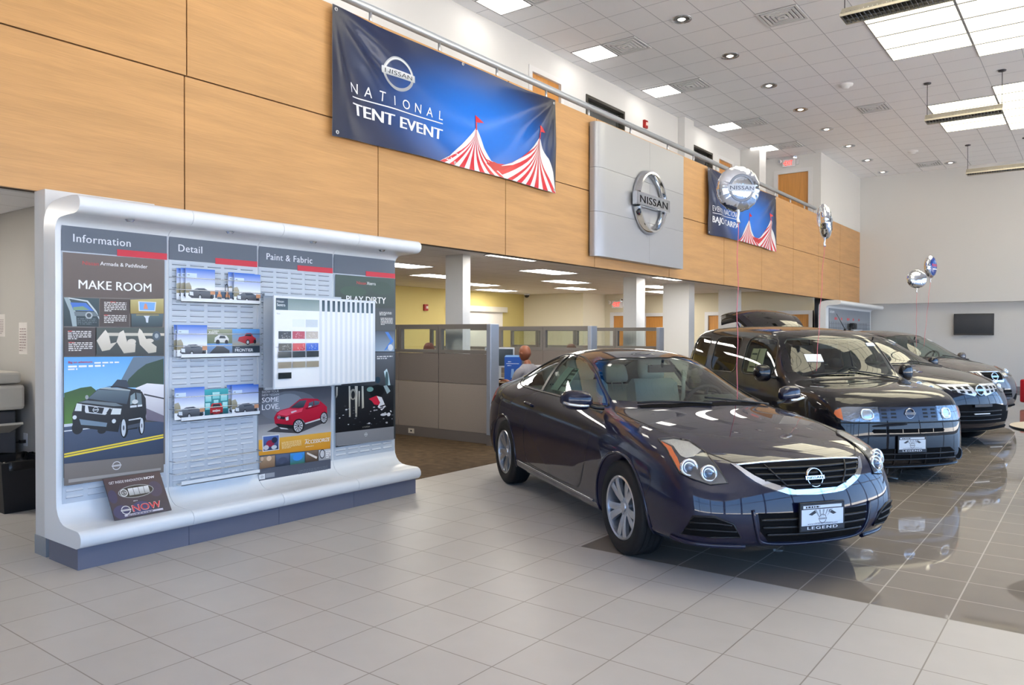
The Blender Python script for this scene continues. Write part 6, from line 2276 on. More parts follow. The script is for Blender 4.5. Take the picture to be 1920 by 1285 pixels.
    for s in (1, -1):
        b = MB(); b.tube([(-.42, s * .66, 1.18), (-.36, s * .62, .95), (-.3, s * .56, .6)], .022, 6, flat=.2); c.part('seat_belt', b, [cabin_pale])
    # papers in the windows
    b = MB(); c.patch(b, 's', [(-.36, 1.03), (-.30, 1.235), (-.06, 1.225), (-.02, 1.03)], -.012, 0, -1, .04)
    q = c.part('price_sheet', b, [paper_green])
    b = MB(); c.patch(b, 's', [(-.19, 1.035), (-.155, 1.225), (-.148, 1.225), (-.18, 1.035)], -.009, 0, -1, .04)
    for z in (1.07, 1.12, 1.17, 1.20):
        c.patch(b, 's', [(-.17, z), (-.165, z + .015), (-.06, z + .013), (-.055, z)], -.009, 0, -1, .05)
    b.build('print', [mat('sticker_print', rgb(60, 80, 76), .7)], q)
    b = MB(); c.patch(b, 'f', [(.33, 1.275), (.46, 1.262), (.475, 1.235), (.345, 1.248)], -.010, 0, 1, .04)
    c.part('windscreen_sticker', b, [white_paper])
    return c


coupe = build_coupe((-3.23, 6.17, 0), R(-34.7))
# ================================================================ the three cars behind
def side_ring(x, t, s0=.82, w=.848, z=(.15, .29, .55, .83)):
    return [(x, s0, z[0]), (x, w - .006, z[1]), (x, w, z[2]), (x, w - .004, z[3])] + t


def dress(c, AX, wr, well, rim, style, track, tw=.2):
    for x, z in AX:
        for s in (1, -1):
            c.wheel(x, s * track, z, wr, tw, rim, style)
            b = MB(); c.bead(b, 's', [(x + (well + .008) * math.cos(R(a)), z + (well + .008) * math.sin(R(a))) for a in range(-10, 191, 8)], .010, 0, 0, s, smooth=False)
            c.part('arch_lip', b, [c.paint])


def cabin_fit(c, x0, x1, w, zf, zd, xd, seat_x, seat_z, seat_m, wheel, mirror):
    b = MB(); b.box((x0, -w, zf - .06), (x1, w, zf)); b.box((x0, -w, zf), (x0 + .06, w, zd))
    for s in (1, -1):
        b.box((x0, min(s * w, s * (w - .03)), zf), (x1, max(s * w, s * (w - .03)), zd - .03))
    c.part('cabin_tub', b, [cabin_dark])
    b = MB(); b.prism([(xd + .42, .6), (xd + .42, zd - .03), (xd + .1, zd), (xd, zd - .05), (xd - .05, zd - .2), (xd, .6)], -w * .80, w * .80, lambda u, v, h: V((u, h, v)), 0, True)
    c.part('dashboard', b, [cabin_dark], bev=.02)
    c.steering(*wheel)
    for sx in seat_x:
        for s in (1, -1):
            c.seat(sx, s * .37, seat_z, seat_m)
    b = MB(); x, z = mirror; b.cbox((x, 0, z), (.025, .25, .065)); b.cyl((x, 0, z), (x + .03, 0, z + .09), .012, n=8); c.part('rear_view_mirror', b, [trim_black], bev=.01)


def side_mirror(c, x, y, z, w=.20, h=.085):
    for s in (1, -1):
        b = MB()
        rows = []
        for k in range(9):
            t = k / 8
            e = max(.3, (1 - abs(2 * t - 1) ** 3.5) ** .5)
            ring = []
            for j in range(14):
                a = 2 * math.pi * j / 14
                sc = lambda v_: math.copysign(abs(v_) ** .75, v_)
                ring.append(b.vert((x - .04 * t + .065 * sc(math.cos(a)) * e, s * (y + w * t), z + h * sc(math.sin(a)) * e)))
            rows.append(ring)
        for k in range(8):
            for j in range(14):
                b.face((rows[k][j], rows[k][(j + 1) % 14], rows[k + 1][(j + 1) % 14], rows[k + 1][j]), 0, True)
        b.face(rows[0]); b.face(rows[-1])
        m_ = c.part('door_mirror', b, [c.paint])
        b = MB(); b.tube([(x + .02, s * (y - .09), z - .05), (x + .01, s * (y - .02), z - .05), (x, s * (y + .03), z - .03)], [.03, .028, .03], 8, flat=.6); b.build('mirror_stalk', [trim_black], m_)


# ---------------------------------------------------------------- boxy wagon
def build_box(loc, rot):
    P = car_paint('black_blue_paint', rgb(5, 5, 14))
    c = Car('boxy_wagon', 'black boxy upright wagon just behind the coupe, with pill-shaped headlamp band', loc, rot, P)
    c.ref = (1.88, .74)
    T = lambda a, b_, d, e: [a, b_, d, e]
    st = [
        [(1.90, .71, .13), (1.925, .755, .26), (1.91, .765, .55), (1.87, .755, .74), (1.80, .72, .875), (1.91, .50, .905), (1.955, .27, .917), (1.97, 0, .92), 2.02],
        side_ring(1.62, [(1.62, .785, .93), (1.63, .56, .962), (1.64, .29, .976), (1.64, 0, .98)], .79, .84, (.12, .27, .55, .79)),
        side_ring(1.28, [(1.28, .800, .965), (1.28, .60, .992), (1.28, .31, 1.005), (1.28, 0, 1.01)], .815),
        side_ring(1.04, [(1.04, .802, .985), (1.02, .675, 1.012), (1.09, .36, 1.032), (1.11, 0, 1.037)]),
        side_ring(.82, [(.82, .804, .995), (.85, .690, 1.22), (.93, .36, 1.262), (.95, 0, 1.268)]),
        side_ring(.62, [(.62, .805, 1.0), (.67, .690, 1.445), (.735, .37, 1.495), (.75, 0, 1.502)]),
        side_ring(.42, [(.42, .806, 1.005), (.44, .690, 1.53), (.46, .45, 1.596), (.46, 0, 1.607)]),
        side_ring(-.3, [(-.3, .808, 1.015), (-.3, .700, 1.56), (-.3, .46, 1.635), (-.3, 0, 1.648)]),
        side_ring(-1.0, [(-1.0, .808, 1.02), (-1.0, .70, 1.565), (-1.0, .46, 1.64), (-1.0, 0, 1.652)]),
        side_ring(-1.6, [(-1.6, .80, 1.02), (-1.6, .695, 1.555), (-1.6, .45, 1.625), (-1.6, 0, 1.635)], .80, .84),
        [(-1.80, .74, .26), (-1.82, .79, .36), (-1.82, .80, .55), (-1.82, .795, .80), (-1.82, .775, 1.02), (-1.80, .65, 1.525), (-1.80, .42, 1.585), (-1.80, 0, 1.595), -1.88],
    ]
    fcap = [[(2.06, 0, .25), (2.05, .28, .25), (2.005, .555, .25)], [(2.062, 0, .55), (2.052, .28, .55), (2.005, .56, .55)], [(2.035, 0, .74), (2.025, .27, .74), (1.98, .54, .74)]]
    rcap = [[(-1.92, 0, .36), (-1.91, .28, .36), (-1.88, .56, .36)], [(-1.92, 0, .55), (-1.91, .28, .55), (-1.88, .56, .55)], [(-1.90, 0, .8), (-1.89, .28, .8), (-1.87, .56, .8)]]
    AX = [(1.265, .31), (-1.265, .31)]
    me = cut_wells(body_shell(st, fcap, rcap), AX, .35, .58, .85)
    c.skin(me, AX, .35)
    rr = lambda x0, z0, x1, z1, r: [(x0 + r, z0), (x1 - r, z0), (x1 - .3 * r, z0 + .3 * r), (x1, z0 + r), (x1, z1 - r), (x1 - .3 * r, z1 - .3 * r), (x1 - r, z1), (x0 + r, z1), (x0 + .3 * r, z1 - .3 * r), (x0, z1 - r), (x0, z0 + r), (x0 + .3 * r, z0 + .3 * r)]
    SW = [('door_window', [(.62, 1.05), (.70, 1.08), (.705, 1.16), (.62, 1.36), (.54, 1.45), (.44, 1.48), (.06, 1.485), (-.01, 1.455), (-.03, 1.39), (-.03, 1.12), (-.01, 1.07), (.04, 1.05)]),
          ('rear_door_window', rr(-.92, 1.05, -.20, 1.49, .10)), ('quarter_window', rr(-1.62, 1.06, -1.10, 1.48, .09))]
    for s in (1, -1):
        for nm, poly in SW:
            c.cut_window(nm, poly, 'xz', lambda p: p.y * s > .5 and p.z > .95)
            c.glass[nm + str(s)] = c.glass.pop(nm)
    c.cut_window('windscreen', [(-.60, 1.055), (.60, 1.055), (.635, 1.09), (.635, 1.25), (.60, 1.43), (.55, 1.478), (.30, 1.492), (-.30, 1.492), (-.55, 1.478), (-.60, 1.43), (-.635, 1.25), (-.635, 1.09)], 'yz', lambda p: p.x > .6 and p.z > 1.0)
    c.finish([P, well_m], lambda p: -1.7 < p.x < .9, 1.0)
    for k, g in c.glass.items():
        nm = k.rstrip('-1')
        c.part(nm, g, [glass_tint if nm in ('windscreen', 'door_window') else glass_dark], fix=False)
    dress(c, AX, .31, .35, .20, ('wide', 7), .74, .195)
    for s in (1, -1):
        for nm, poly in SW:
            b = MB(); c.bead(b, 's', [(.5 * (q[0] - (.3 if nm[0] == 'd' else (-.56 if nm[0] == 'r' else -1.36))) * 2.06 + (.3 if nm[0] == 'd' else (-.56 if nm[0] == 'r' else -1.36)), 1.27 + (q[1] - 1.27) * 1.05) for q in poly], .008, 0, 0, s, closed=True, smooth=False)
            c.part('window_surround', b, [trim_black])
        # headlamp, grille band
        b = MB(); c.patch(b, 'f', [(.335, .642), (.60, .638), (.675, .650), (.715, .675), (.732, .712), (.722, .745), (.69, .772), (.62, .785), (.335, .787)], .002, 0, s, .03)
        h_ = c.part('headlamp', b, [mat('headlamp_crystal', rgb(120, 124, 132), .14, .95, bump=(28, .7))])
        b = MB(); c.patch(b, 'f', [(.675, .652), (.715, .677), (.731, .712), (.721, .743), (.675, .770)], .010, 0, s, .02); b.build('turn_signal', [lamp_amber], h_)
        b = MB()
        pill = lambda cx, cz, w, h: [(cx + w * math.cos(R(t)) * .5 + (w * .45 if math.cos(R(t)) > 0 else -w * .45) * .6, cz + h * math.sin(R(t))) for t in range(0, 360, 18)]
        c.bead(b, 'f', pill(.455, .712, .075, .048), .010, .008, 0, s, closed=True, smooth=False); b.build('lamp_ring', [car_chrome], h_)
        b = MB(); c.patch(b, 'f', pill(.455, .712, .07, .045), .005, 0, s, .03); b.build('lamp_bulb', [lamp_bowl], h_)
        b = MB(); c.patch(b, 'f', [(.335, .642), (.60, .638), (.675, .650), (.715, .675), (.732, .712), (.722, .745), (.69, .772), (.62, .785), (.335, .787)], .014, 0, s, .03); b.build('lens', [lens_clear], h_)
        b = MB()
        p, nn = c.on('f', .635, .285, s)
        d = V((1, s * .3, 0)).normalized()
        b.lathe([(.058, .004), (.066, .010), (.074, -.03)], p, d, 24); b.lathe([(0, .000), (.045, .002), (.058, .004)], p, d, 24, m=1)
        c.part('fog_lamp', b, [P, trim_matt])
        b = MB(); c.patch(b, 's', [(-1.80, .45), (-1.72, .45), (-1.72, .62), (-1.80, .62)], .004, 0, s); c.part('tail_lamp', b, [lamp_red])
    b = MB(); c.patch(b, 'f', [(-.33, .650), (.33, .650), (.33, .785), (-.33, .785)], .008, 0, 1, .04)
    g_ = c.part('grille_panel', b, [mat('grille_grey_blue', rgb(40, 46, 62), .3, .3, coat=.4)])
    b = MB()
    for s in (1, -1):
        for i in range(2):
            for j in range(3):
                x, z = .155 + .10 * i, .675 + .036 * j
                c.patch(b, 'f', [(x, z), (x + .055, z), (x + .055, z + .018), (x, z + .018)], .0095, 0, s, .06)
    q = b.build('grille_slots', [gap_m], g_); q['kind'] = 'thing'
    p, nn = c.on('f', 0, .735)
    e = emblem(.055, .014, car_chrome, car_chrome, let_dark, c.root); e.location = (p.x + .008, 0, .722)
    b = MB(); c.bead(b, 'f', [(-.72, .625), (-.4, .628), (0, .628), (.4, .628), (.72, .625)], .006, .002); c.part('bonnet_gap', b, [gap_m])
    b = MB(); c.patch(b, 'f', [(-.40, .525), (.40, .525), (.42, .545), (.40, .565), (-.40, .565), (-.42, .545)], .002, 0, 1, .05)
    for x in (-.27, -.09, .09, .27):
        c.patch(b, 'f', [(x - .004, .527), (x + .004, .527), (x + .004, .563), (x - .004, .563)], .005, 1, 1, .05)
    c.part('upper_intake', b, [trim_matt, P])
    b = MB(); c.patch(b, 'f', [(-.58, .20), (.58, .20), (.57, .32), (.50, .365), (-.50, .365), (-.57, .32)], .002, 0, 1, .06)
    i_ = c.part('lower_intake', b, [trim_matt])
    for z in (.255, .31):
        b = MB(); c.bead(b, 'f', [(-.58, z), (-.3, z), (0, z), (.3, z), (.58, z)], .010, .005); b.build('slat', [trim_black], i_)
    for x in (-.36, -.18, 0, .18, .36):
        b = MB(); c.bead(b, 'f', [(x, .205), (x, .28), (x, .36)], .006, .004); b.build('slat', [trim_black], i_)
    b = MB(); c.bead(b, 'f', [(-.68, .185), (-.4, .175), (0, .172), (.4, .175), (.68, .185)], .016, .002); c.part('bumper_lip', b, [P])
    c.plate(2.062, .41)
    side_mirror(c, .78, .845, 1.08, .19, .10)
    b = MB()
    for y0, y1 in ((.58, -.02), (.02, -.50)):
        c.bead(b, 't', [(1.10, y0), (1.085, (y0 + y1) / 2), (1.06, y1)], .008, .012)
    c.part('wipers', b, [trim_black])
    b = MB(); b.cyl((.20, .5, 1.60), (.02, .5, 1.80), .005, .003, n=6); b.cyl((.20, .5, 1.585), (.20, .5, 1.605), .015, n=8); c.part('aerial', b, [trim_black])
    cabin_fit(c, -1.75, .95, .78, .30, .98, .62, (-.22, -1.05), .52, seat_dark, (.42, .37, .96), (.60, 1.39))
    b = MB(); c.patch(b, 's', [(.10, 1.07), (.12, 1.36), (.42, 1.36), (.44, 1.07)], -.012, 0, -1, .05)
    q = c.part('price_sheet', b, [mat('sticker_cream', rgb(206, 204, 176), .7)])
    b = MB(); c.patch(b, 's', [(.27, 1.08), (.275, 1.35), (.285, 1.35), (.28, 1.08)], -.009, 0, -1, .05)
    for z in (1.12, 1.2, 1.28):
        c.patch(b, 's', [(.14, z), (.14, z + .02), (.25, z + .02), (.25, z)], -.009, 0, -1, .05)
    b.build('print', [mat('sticker_print', rgb(60, 80, 76), .7)], q)
    b = MB(); c.patch(b, 'f', [(-.47, 1.215), (-.28, 1.215), (-.28, 1.30), (-.47, 1.30)], .004, 0, 1, .05); c.part('windscreen_paper', b, [white_paper])
    b = MB(); c.patch(b, 'f', [(.40, 1.395), (.54, 1.395), (.54, 1.43), (.40, 1.43)], .004, 0, 1, .05); c.part('windscreen_sticker', b, [white_paper])
    return c


box_wagon = build_box((-3.05, 10.11, 0), R(-42))


# ---------------------------------------------------------------- two sport utility wagons
def build_suv(name, label, loc, rot, P, k, kind):
    c = Car(name, label, loc, rot, P)
    kx, ky, kz = k
    c.ref = (2.05 * kx, .82 * ky)

    def S(r):
        return [tuple((q[0] * kx, q[1] * ky, q[2] * kz)) if isinstance(q, tuple) else q * kx for q in r]

    def sr(x, t, s0=.89, w=.945, z=(.22, .36, .60, .86)):
        return S(side_ring(x, t, s0, w, z))
    st = [
        S([(2.08, .73, .17), (2.12, .81, .32), (2.11, .84, .56), (2.06, .83, .70), (1.95, .79, .835), (2.12, .55, .862), (2.22, .30, .875), (2.26, 0, .88), 2.20]),
        sr(1.80, [(1.80, .845, .915), (1.81, .60, .958), (1.83, .31, .982), (1.83, 0, .988)], .84, .915, (.19, .34, .58, .77)),
        sr(1.45, [(1.45, .86, .985), (1.46, .63, 1.03), (1.47, .33, 1.052), (1.47, 0, 1.058)], .88, .942, (.21, .35, .6, .83)),
        sr(1.12, [(1.12, .855, 1.02), (1.09, .69, 1.058), (1.17, .37, 1.08), (1.20, 0, 1.086)]),
        sr(.78, [(.78, .845, 1.035), (.72, .675, 1.215), (.85, .36, 1.275), (.88, 0, 1.285)]),
        sr(.38, [(.38, .84, 1.045), (.30, .63, 1.435), (.41, .34, 1.505), (.44, 0, 1.515)]),
        sr(-.05, [(-.05, .835, 1.055), (-.08, .605, 1.555), (-.06, .34, 1.615), (-.06, 0, 1.625)]),
        sr(-.7, [(-.7, .835, 1.07), (-.7, .605, 1.60), (-.7, .34, 1.662), (-.7, 0, 1.672)]),
        sr(-1.3, [(-1.3, .838, 1.095), (-1.3, .59, 1.575), (-1.3, .33, 1.638), (-1.3, 0, 1.648)]),
        sr(-1.85, [(-1.85, .83, 1.125), (-1.82, .565, 1.485), (-1.83, .32, 1.55), (-1.83, 0, 1.56)], .86, .93, (.3, .42, .6, .9)),
        S([(-2.12, .78, .34), (-2.15, .86, .44), (-2.15, .88, .62), (-2.15, .865, .90), (-2.15, .80, 1.13), (-2.06, .53, 1.37), (-2.08, .31, 1.43), (-2.08, 0, 1.44), -2.15]),
        S([(-2.26, .68, .38), (-2.30, .77, .48), (-2.30, .79, .64), (-2.29, .78, .88), (-2.27, .73, 1.09), (-2.30, .50, 1.17), (-2.32, .28, 1.20), (-2.33, 0, 1.205), -2.36]),
    ]
    fc = [[(2.33, 0, .32), (2.30, .29, .32), (2.22, .57, .32)], [(2.345, 0, .58), (2.315, .30, .58), (2.235, .585, .58)], [(2.315, 0, .745), (2.285, .29, .745), (2.19, .57, .74)]]
    rc = [[(-2.42, 0, .48), (-2.40, .28, .48), (-2.36, .55, .48)], [(-2.42, 0, .66), (-2.40, .28, .66), (-2.36, .55, .66)], [(-2.40, 0, .9), (-2.38, .28, .9), (-2.34, .54, .9)]]
    fc = [S(r) for r in fc]; rc = [S(r) for r in rc]
    wr = .365 * kz
    AX = [(1.4125 * kx, wr), (-1.4125 * kx, wr)]
    me = cut_wells(body_shell(st, fc, rc), AX, wr + .05, .64 * ky, .95 * ky)
    c.skin(me, AX, wr + .05)
    sc = lambda poly, a, b_: [(q[0] * a, q[1] * b_) for q in poly]
    SW = [('door_window', [(.82, 1.075), (.62, 1.20), (.42, 1.34), (.22, 1.445), (.0, 1.515), (-.28, 1.545), (-.30, 1.10)]), ('rear_door_window', [(-.36, 1.545), (-.9, 1.555), (-1.16, 1.535), (-1.20, 1.14), (-.38, 1.105)]), ('quarter_window', [(-1.24, 1.525), (-1.55, 1.465), (-1.72, 1.40), (-1.62, 1.22), (-1.27, 1.15)])]
    for s in (1, -1):
        for nm, poly in SW:
            c.cut_window(nm, sc(poly, kx, kz), 'xz', lambda p: p.y * s > .45 and p.z > .98)
            c.glass[nm + str(s)] = c.glass.pop(nm)
    c.cut_window('windscreen', sc([(-.655, 1.105), (.655, 1.105), (.615, 1.30), (.555, 1.475), (.50, 1.515), (.25, 1.545), (-.25, 1.545), (-.50, 1.515), (-.555, 1.475), (-.615, 1.30)], ky, kz), 'yz', lambda p: p.x > .1 and p.z > 1.02)
    c.finish([P, well_m], lambda p: -1.9 < p.x < .9, 1.06)
    for q, g in c.glass.items():
        nm = q.rstrip('-1')
        c.part(nm, g, [glass_tint if nm in ('windscreen', 'door_window') else glass_dark], fix=False)
    dress(c, AX, wr, wr + .05, .235, ('wide', 5 if kind else 6), .82 * ky, .225)
    F = lambda poly: sc(poly, ky, kz)
    for s in (1, -1):
        b = MB(); c.bead(b, 's', sc([(.92, 1.065), (.64, 1.215), (.43, 1.358), (.22, 1.465), (0, 1.535), (-.3, 1.566), (-.9, 1.577), (-1.25, 1.55), (-1.56, 1.487), (-1.74, 1.41)], kx, kz), .008, 0, 0, s); c.part('window_surround', b, [trim_black])
        b = MB(); c.bead(b, 's', sc([(.92, 1.055), (.2, 1.085), (-.4, 1.095), (-1.2, 1.125), (-1.66, 1.21)], kx, kz), .008, 0, 0, s); c.part('belt_trim', b, [car_chrome if not kind else trim_black])
        HV = 40
        hd = [(-.33, .745), (-.30, .80), (-.20, .852), (-.06, .908), (.12, .958), (.30, .977), (.39, .965), (.31, .915), (.16, .85), (0, .785), (-.15, .742), (-.25, .725)] if not kind else [(-.25, .80), (-.23, .875), (-.10, .915), (.06, .94), (.18, .95), (.15, .88), (.06, .81), (-.1, .775)]
        b = MB(); c.patch(b, HV, hd, .002, 0, s, .035); h_ = c.part('headlamp', b, [mat('headlamp_crystal', rgb(120, 124, 132), .14, .95, bump=(28, .7))])
        b = MB(); c.patch(b, HV, [(.385, .96), (.30, .965), (.20, .93), (.22, .895), (.31, .93)] if not kind else [(.17, .945), (.12, .945), (.08, .86), (.10, .83), (.145, .88)], .006, 0, s, .03); b.build('turn_signal', [lamp_amber], h_)
        for u, v in (((-.16, .80), (-.02, .85)) if not kind else ((-.14, .85), (-.02, .87))):
            p, nn = c.on(HV, u, v, s)
            b = MB(); d = V((1, s * .3, .1)).normalized(); b.lathe([(.035, .004), (.044, .010), (.046, 0)], p, d, 20); b.lathe([(.035, .004), (.02, 0), (0, -.002)], p, d, 20, m=1); b.build('projector', [car_chrome, lamp_bowl], h_)
        b = MB(); c.patch(b, HV, hd, .014, 0, s, .035); b.build('lens', [lens_clear], h_)
        b = MB(); c.bead(b, 's', sc([(.25, 1.60), (0, 1.60), (-.7, 1.60), (-1.3, 1.60)], kx, 1.0 * kz), .016, .0, 0, s) if False else None
        rail = MB(); pts = []
        for x in (.1, -.3, -.8, -1.3, -1.6):
            p, nn = c.on('t', x * kx, .56 * ky, s); pts.append(p + V((0, 0, .035 if x not in (.1, -1.6) else .0)))
        rail.tube(catmull(pts, 6), .016, 8); c.part('roof_rail', rail, [trim_black])
        b = MB(); c.patch(b, 's', sc([(-2.22, .95), (-2.0, .98), (-1.96, 1.06), (-2.16, 1.12)], kx, kz), .004, 0, s); c.part('tail_lamp', b, [lamp_red])
        b = MB(); c.patch(b, HV, [(-.02, .36), (-.05, .46), (-.22, .47), (-.30, .38), (-.2, .35)], .003, 0, s, .04); c.part('fog_pocket', b, [trim_matt])
    b = MB(); c.bead(b, 't', [(2.19 * kx, -.30), (2.235 * kx, -.12), (2.235 * kx, .12), (2.19 * kx, .30)], .004, .001); c.part('bonnet_gap', b, [gap_m])
    if not kind:        # split chrome grille of square openings
        for s in (1, -1):
            b = MB(); c.patch(b, 'f', F([(.535, .865), (.10, .868), (.06, .74), (.10, .71), (.40, .775)]), .006, 0, s, .05)
            g_ = c.part('grille_wing', b, [mat('satin_chrome', rgb(226, 228, 232), .3, .45, coat=.5)])
            b = MB()
            for i in range(3):
                for j in range(2):
                    x = .15 + .105 * i - j * .02; z = .80 - j * .055 + i * .006 * j
                    c.patch(b, 'f', F([(x, z), (x + .062, z + .003), (x + .072, z + .036), (x + .01, z + .034)]), .0075, 0, s, .08)
            q = b.build('grille_openings', [gap_m], g_); q['kind'] = 'thing'
        b = MB(); c.patch(b, 'f', F([(-.10, .868), (.10, .868), (.06, .735), (0, .705), (-.06, .735)]), .004, 0, 1, .05); c.part('grille_centre', b, [trim_black])
        ez = .79
    else:
        b = MB(); c.patch(b, 'f', F([(-.26, .868), (.26, .868), (.20, .72), (-.20, .72)]), .004, 0, 1, .05); g_ = c.part('grille', b, [trim_matt])
        b = MB(); c.bead(b, 'f', F([(-.42, .875), (-.2, .880), (.2, .880), (.42, .875)]), .012, .006, smooth=False); b.build('grille_surround', [car_chrome], g_)
        for s in (1, -1):
            b = MB(); c.patch(b, 'f', F([(.285, .872), (.245, .872), (.185, .725), (.225, .715)]), .012, 0, s, .05); b.build('grille_surround', [car_chrome], g_)
            for q in range(3):
                b = MB(); c.bead(b, 'f', F([(.32 + .05 * q, .862), (.29 + .05 * q, .79)]), .012, .005, 0, s, smooth=False); b.build('slat', [car_chrome], g_)
        b = MB(); c.patch(b, 'f', F([(-.225, .735), (.225, .735), (.21, .70), (-.21, .70)]), .012, 0, 1, .06); b.build('grille_surround', [car_chrome], g_)
        ez = .80
    p, nn = c.on('f', 0, ez * kz)
    e = emblem(.075, .016, car_chrome, car_chrome, let_dark, c.root); e.location = p + V((.012, 0, 0)); e.rotation_euler = (0, R(-14), 0)
    b = MB(); c.patch(b, 'f', F([(-.66, .33), (.66, .33), (.60, .56), (.30, .60), (-.30, .60), (-.60, .56)] if not kind else [(-.5, .42), (.5, .42), (.45, .56), (-.45, .56)]), .003, 0, 1, .06)
    i_ = c.part('lower_intake', b, [trim_matt])
    for z in (.38, .44, .50):
        b = MB(); c.bead(b, 'f', F([(-.45, z), (0, z), (.45, z)]), .009, .004); b.build('slat', [trim_black], i_)
    b = MB(); p, nn = c.on('f', 0, .47); b.box((p.x - .01, -.16, .565 * kz), (p.x + .035, .16, .60 * kz)); b.box((p.x + .005, -.14, .462 * kz), (p.x + .02, .14, .475 * kz), 1)
    c.part('plate_bracket', b, [trim_black, white_paper])
    b = MB(); c.bead(b, 'f', F([(-.70, .265), (-.4, .25), (0, .245), (.4, .25), (.70, .265)]), .02, .003); c.part('bumper_lip', b, [trim_matt])
    side_mirror(c, .70 * kx, .88 * ky, 1.12 * kz, .20, .08)
    b = MB()
    for y0, y1 in ((.60, .02), (.02, -.54)):
        c.bead(b, 't', [(1.17 * kx, y0), (1.165 * kx, (y0 + y1) / 2), (1.10 * kx, y1)], .009, .012)
    c.part('wipers', b, [trim_black])
    cabin_fit(c, -1.95 * kx, 1.0 * kx, .80 * ky, .42, 1.03 * kz, .62 * kx, (-.30, -1.2), .62, seat_dark if not kind else seat_pale, (.46 * kx, .38, 1.06 * kz), (.40 * kx, 1.43 * kz))
    b = MB(); c.patch(b, 'f', F([(.36, 1.43), (.52, 1.42), (.50, 1.465), (.35, 1.475)]), .004, 0, 1, .05); c.part('windscreen_sticker', b, [white_paper])
    if not kind:        # raised tailgate
        b = MB()
        prof = [(-1.78, 1.60), (-1.92, 1.78), (-2.08, 1.91), (-2.25, 1.99), (-2.43, 2.01), (-2.60, 1.96), (-2.68, 1.87)]
        wd = [.60, .64, .68, .72, .74, .72, .66]
        pc = catmull([(p[0], 0, p[1]) for p in prof], 4)
        n = len(pc)
        wv = lambda t: wd[min(5, int(t * 6))] + (wd[min(6, int(t * 6) + 1)] - wd[min(5, int(t * 6))]) * (t * 6 - min(5, int(t * 6)))
        for o_ in (0, -.07):
            b.grid(n, 13, lambda i, j: V((pc[i].x, wv(i / (n - 1)) * (j - 6) / 6, pc[i].z + o_ - .09 * ((j - 6) / 6) ** 2)), 0)
        for j in (0, 12):
            for i in range(n - 1):
                y = [wv(q / (n - 1)) * (j - 6) / 6 for q in (i, i + 1)]
                b.poly([(pc[i].x, y[0], pc[i].z - .09), (pc[i + 1].x, y[1], pc[i + 1].z - .09), (pc[i + 1].x, y[1], pc[i + 1].z - .16), (pc[i].x, y[0], pc[i].z - .16)], 0)
        t_ = c.part('tailgate', b, [P])
        b = MB(); b.grid(9, 9, lambda i, j: V((pc[2 + i].x, wv((2 + i) / (n - 1)) * .80 * (j - 4) / 4, pc[2 + i].z + .006 - .09 * ((j - 4) / 4 * .8) ** 2)), 0)
        b.build('rear_window', [mat('black_glass', rgb(10, 11, 12), .03, coat=1.)], t_)
        for s in (1, -1):
            b = MB(); b.grid(5, 4, lambda i, j: V((pc[n - 9 + i].x, s * wv((n - 9 + i) / (n - 1)) * (.70 + .11 * j), pc[n - 9 + i].z + .012 - .09 * (.70 + .11 * j) ** 2)), 0); b.build('tail_lamp', [lamp_red], t_)
            b = MB(); b.cyl((-1.98 * kx, s * .60, 1.35), (-2.25, s * .62, 1.78), .012, n=8); c.part('tailgate_strut', b, [trim_black])
    return c


suv_a = build_suv('crossover', 'dark blue crossover behind the boxy wagon, tailgate raised, chrome grille of small squares', (-3.21, 13.43, 0), R(-33), car_paint('dark_blue_black_paint', rgb(6, 7, 24)), (1, 1, .985), 0)
suv_b = build_suv('crossover', 'grey crossover, farthest of the parked cars, in front of the white wall', (-3.28, 17.48, 0), R(-35.5), car_paint('grey_brown_paint', rgb(86, 80, 80)), (.965, .955, .985), 1)
# ================================================================ cubicles and people under the balcony
part_cloth = mat('partition_cloth', rgb(150, 139, 130), .9, noise=(90, .06))
part_cloth_dark = mat('partition_cloth_dark', rgb(122, 113, 106), .9, noise=(90, .06))
part_frame = mat('partition_frame', rgb(120, 115, 110), .5, .1)
part_base = mat('partition_base', rgb(110, 102, 97), .6)
part_post = mat('partition_post', rgb(164, 170, 182), .35, .4)
part_glass = glass_mat('partition_glass', (.93, .96, .95, 1), .08)


def partition(label, xs, y, post=True, along='x'):
    """a run of partition panels; xs are the joints from the open end back"""
    t = thing('cubicle_partition', label, 'partition', (xs[0], y, 0), 0 if along == 'x' else R(90), 'cubicle partitions')
    x0 = xs[0]
    for a, c in zip(xs, xs[1:]):
        l, r = c - x0 + .004, a - x0 - .004
        b = MB(); b.box((l, 0, .145), (r, .06, .82)); b.build('lower_panel', [part_cloth], t, bev=.004)
        b = MB(); b.box((l, 0, .826), (r, .06, 1.245)); b.build('upper_panel', [part_cloth_dark], t, bev=.004)
        b = MB()
        b.box((l, -.004, 1.25), (r, .064, 1.30)); b.box((l, -.004, 1.60), (r, .064, 1.645))
        b.box((l, -.004, 1.30), (l + .05, .064, 1.60)); b.box((r - .05, -.004, 1.30), (r, .064, 1.60))
        f = b.build('window_frame', [part_frame], t)
        b = MB(); b.box((l + .05, .027, 1.30), (r - .05, .033, 1.60)); b.build('pane', [part_glass], f)
    L = xs[-1] - x0
    b = MB(); b.box((L, .002, 0), (0, .058, .143)); b.build('base', [part_base], t)
    b = MB(); b.box((L, -.006, 1.645), (0, .066, 1.668)); b.build('top_rail', [part_frame], t)
    if post:
        b = MB(); b.box((.0, -.12, .145), (.075, .07, 1.668)); b.build('end_post', [part_post], t, bev=.01)
        b = MB(); b.box((.003, -.118, 0), (.072, .068, .143)); b.build('post_foot', [part_base], t)
    return t


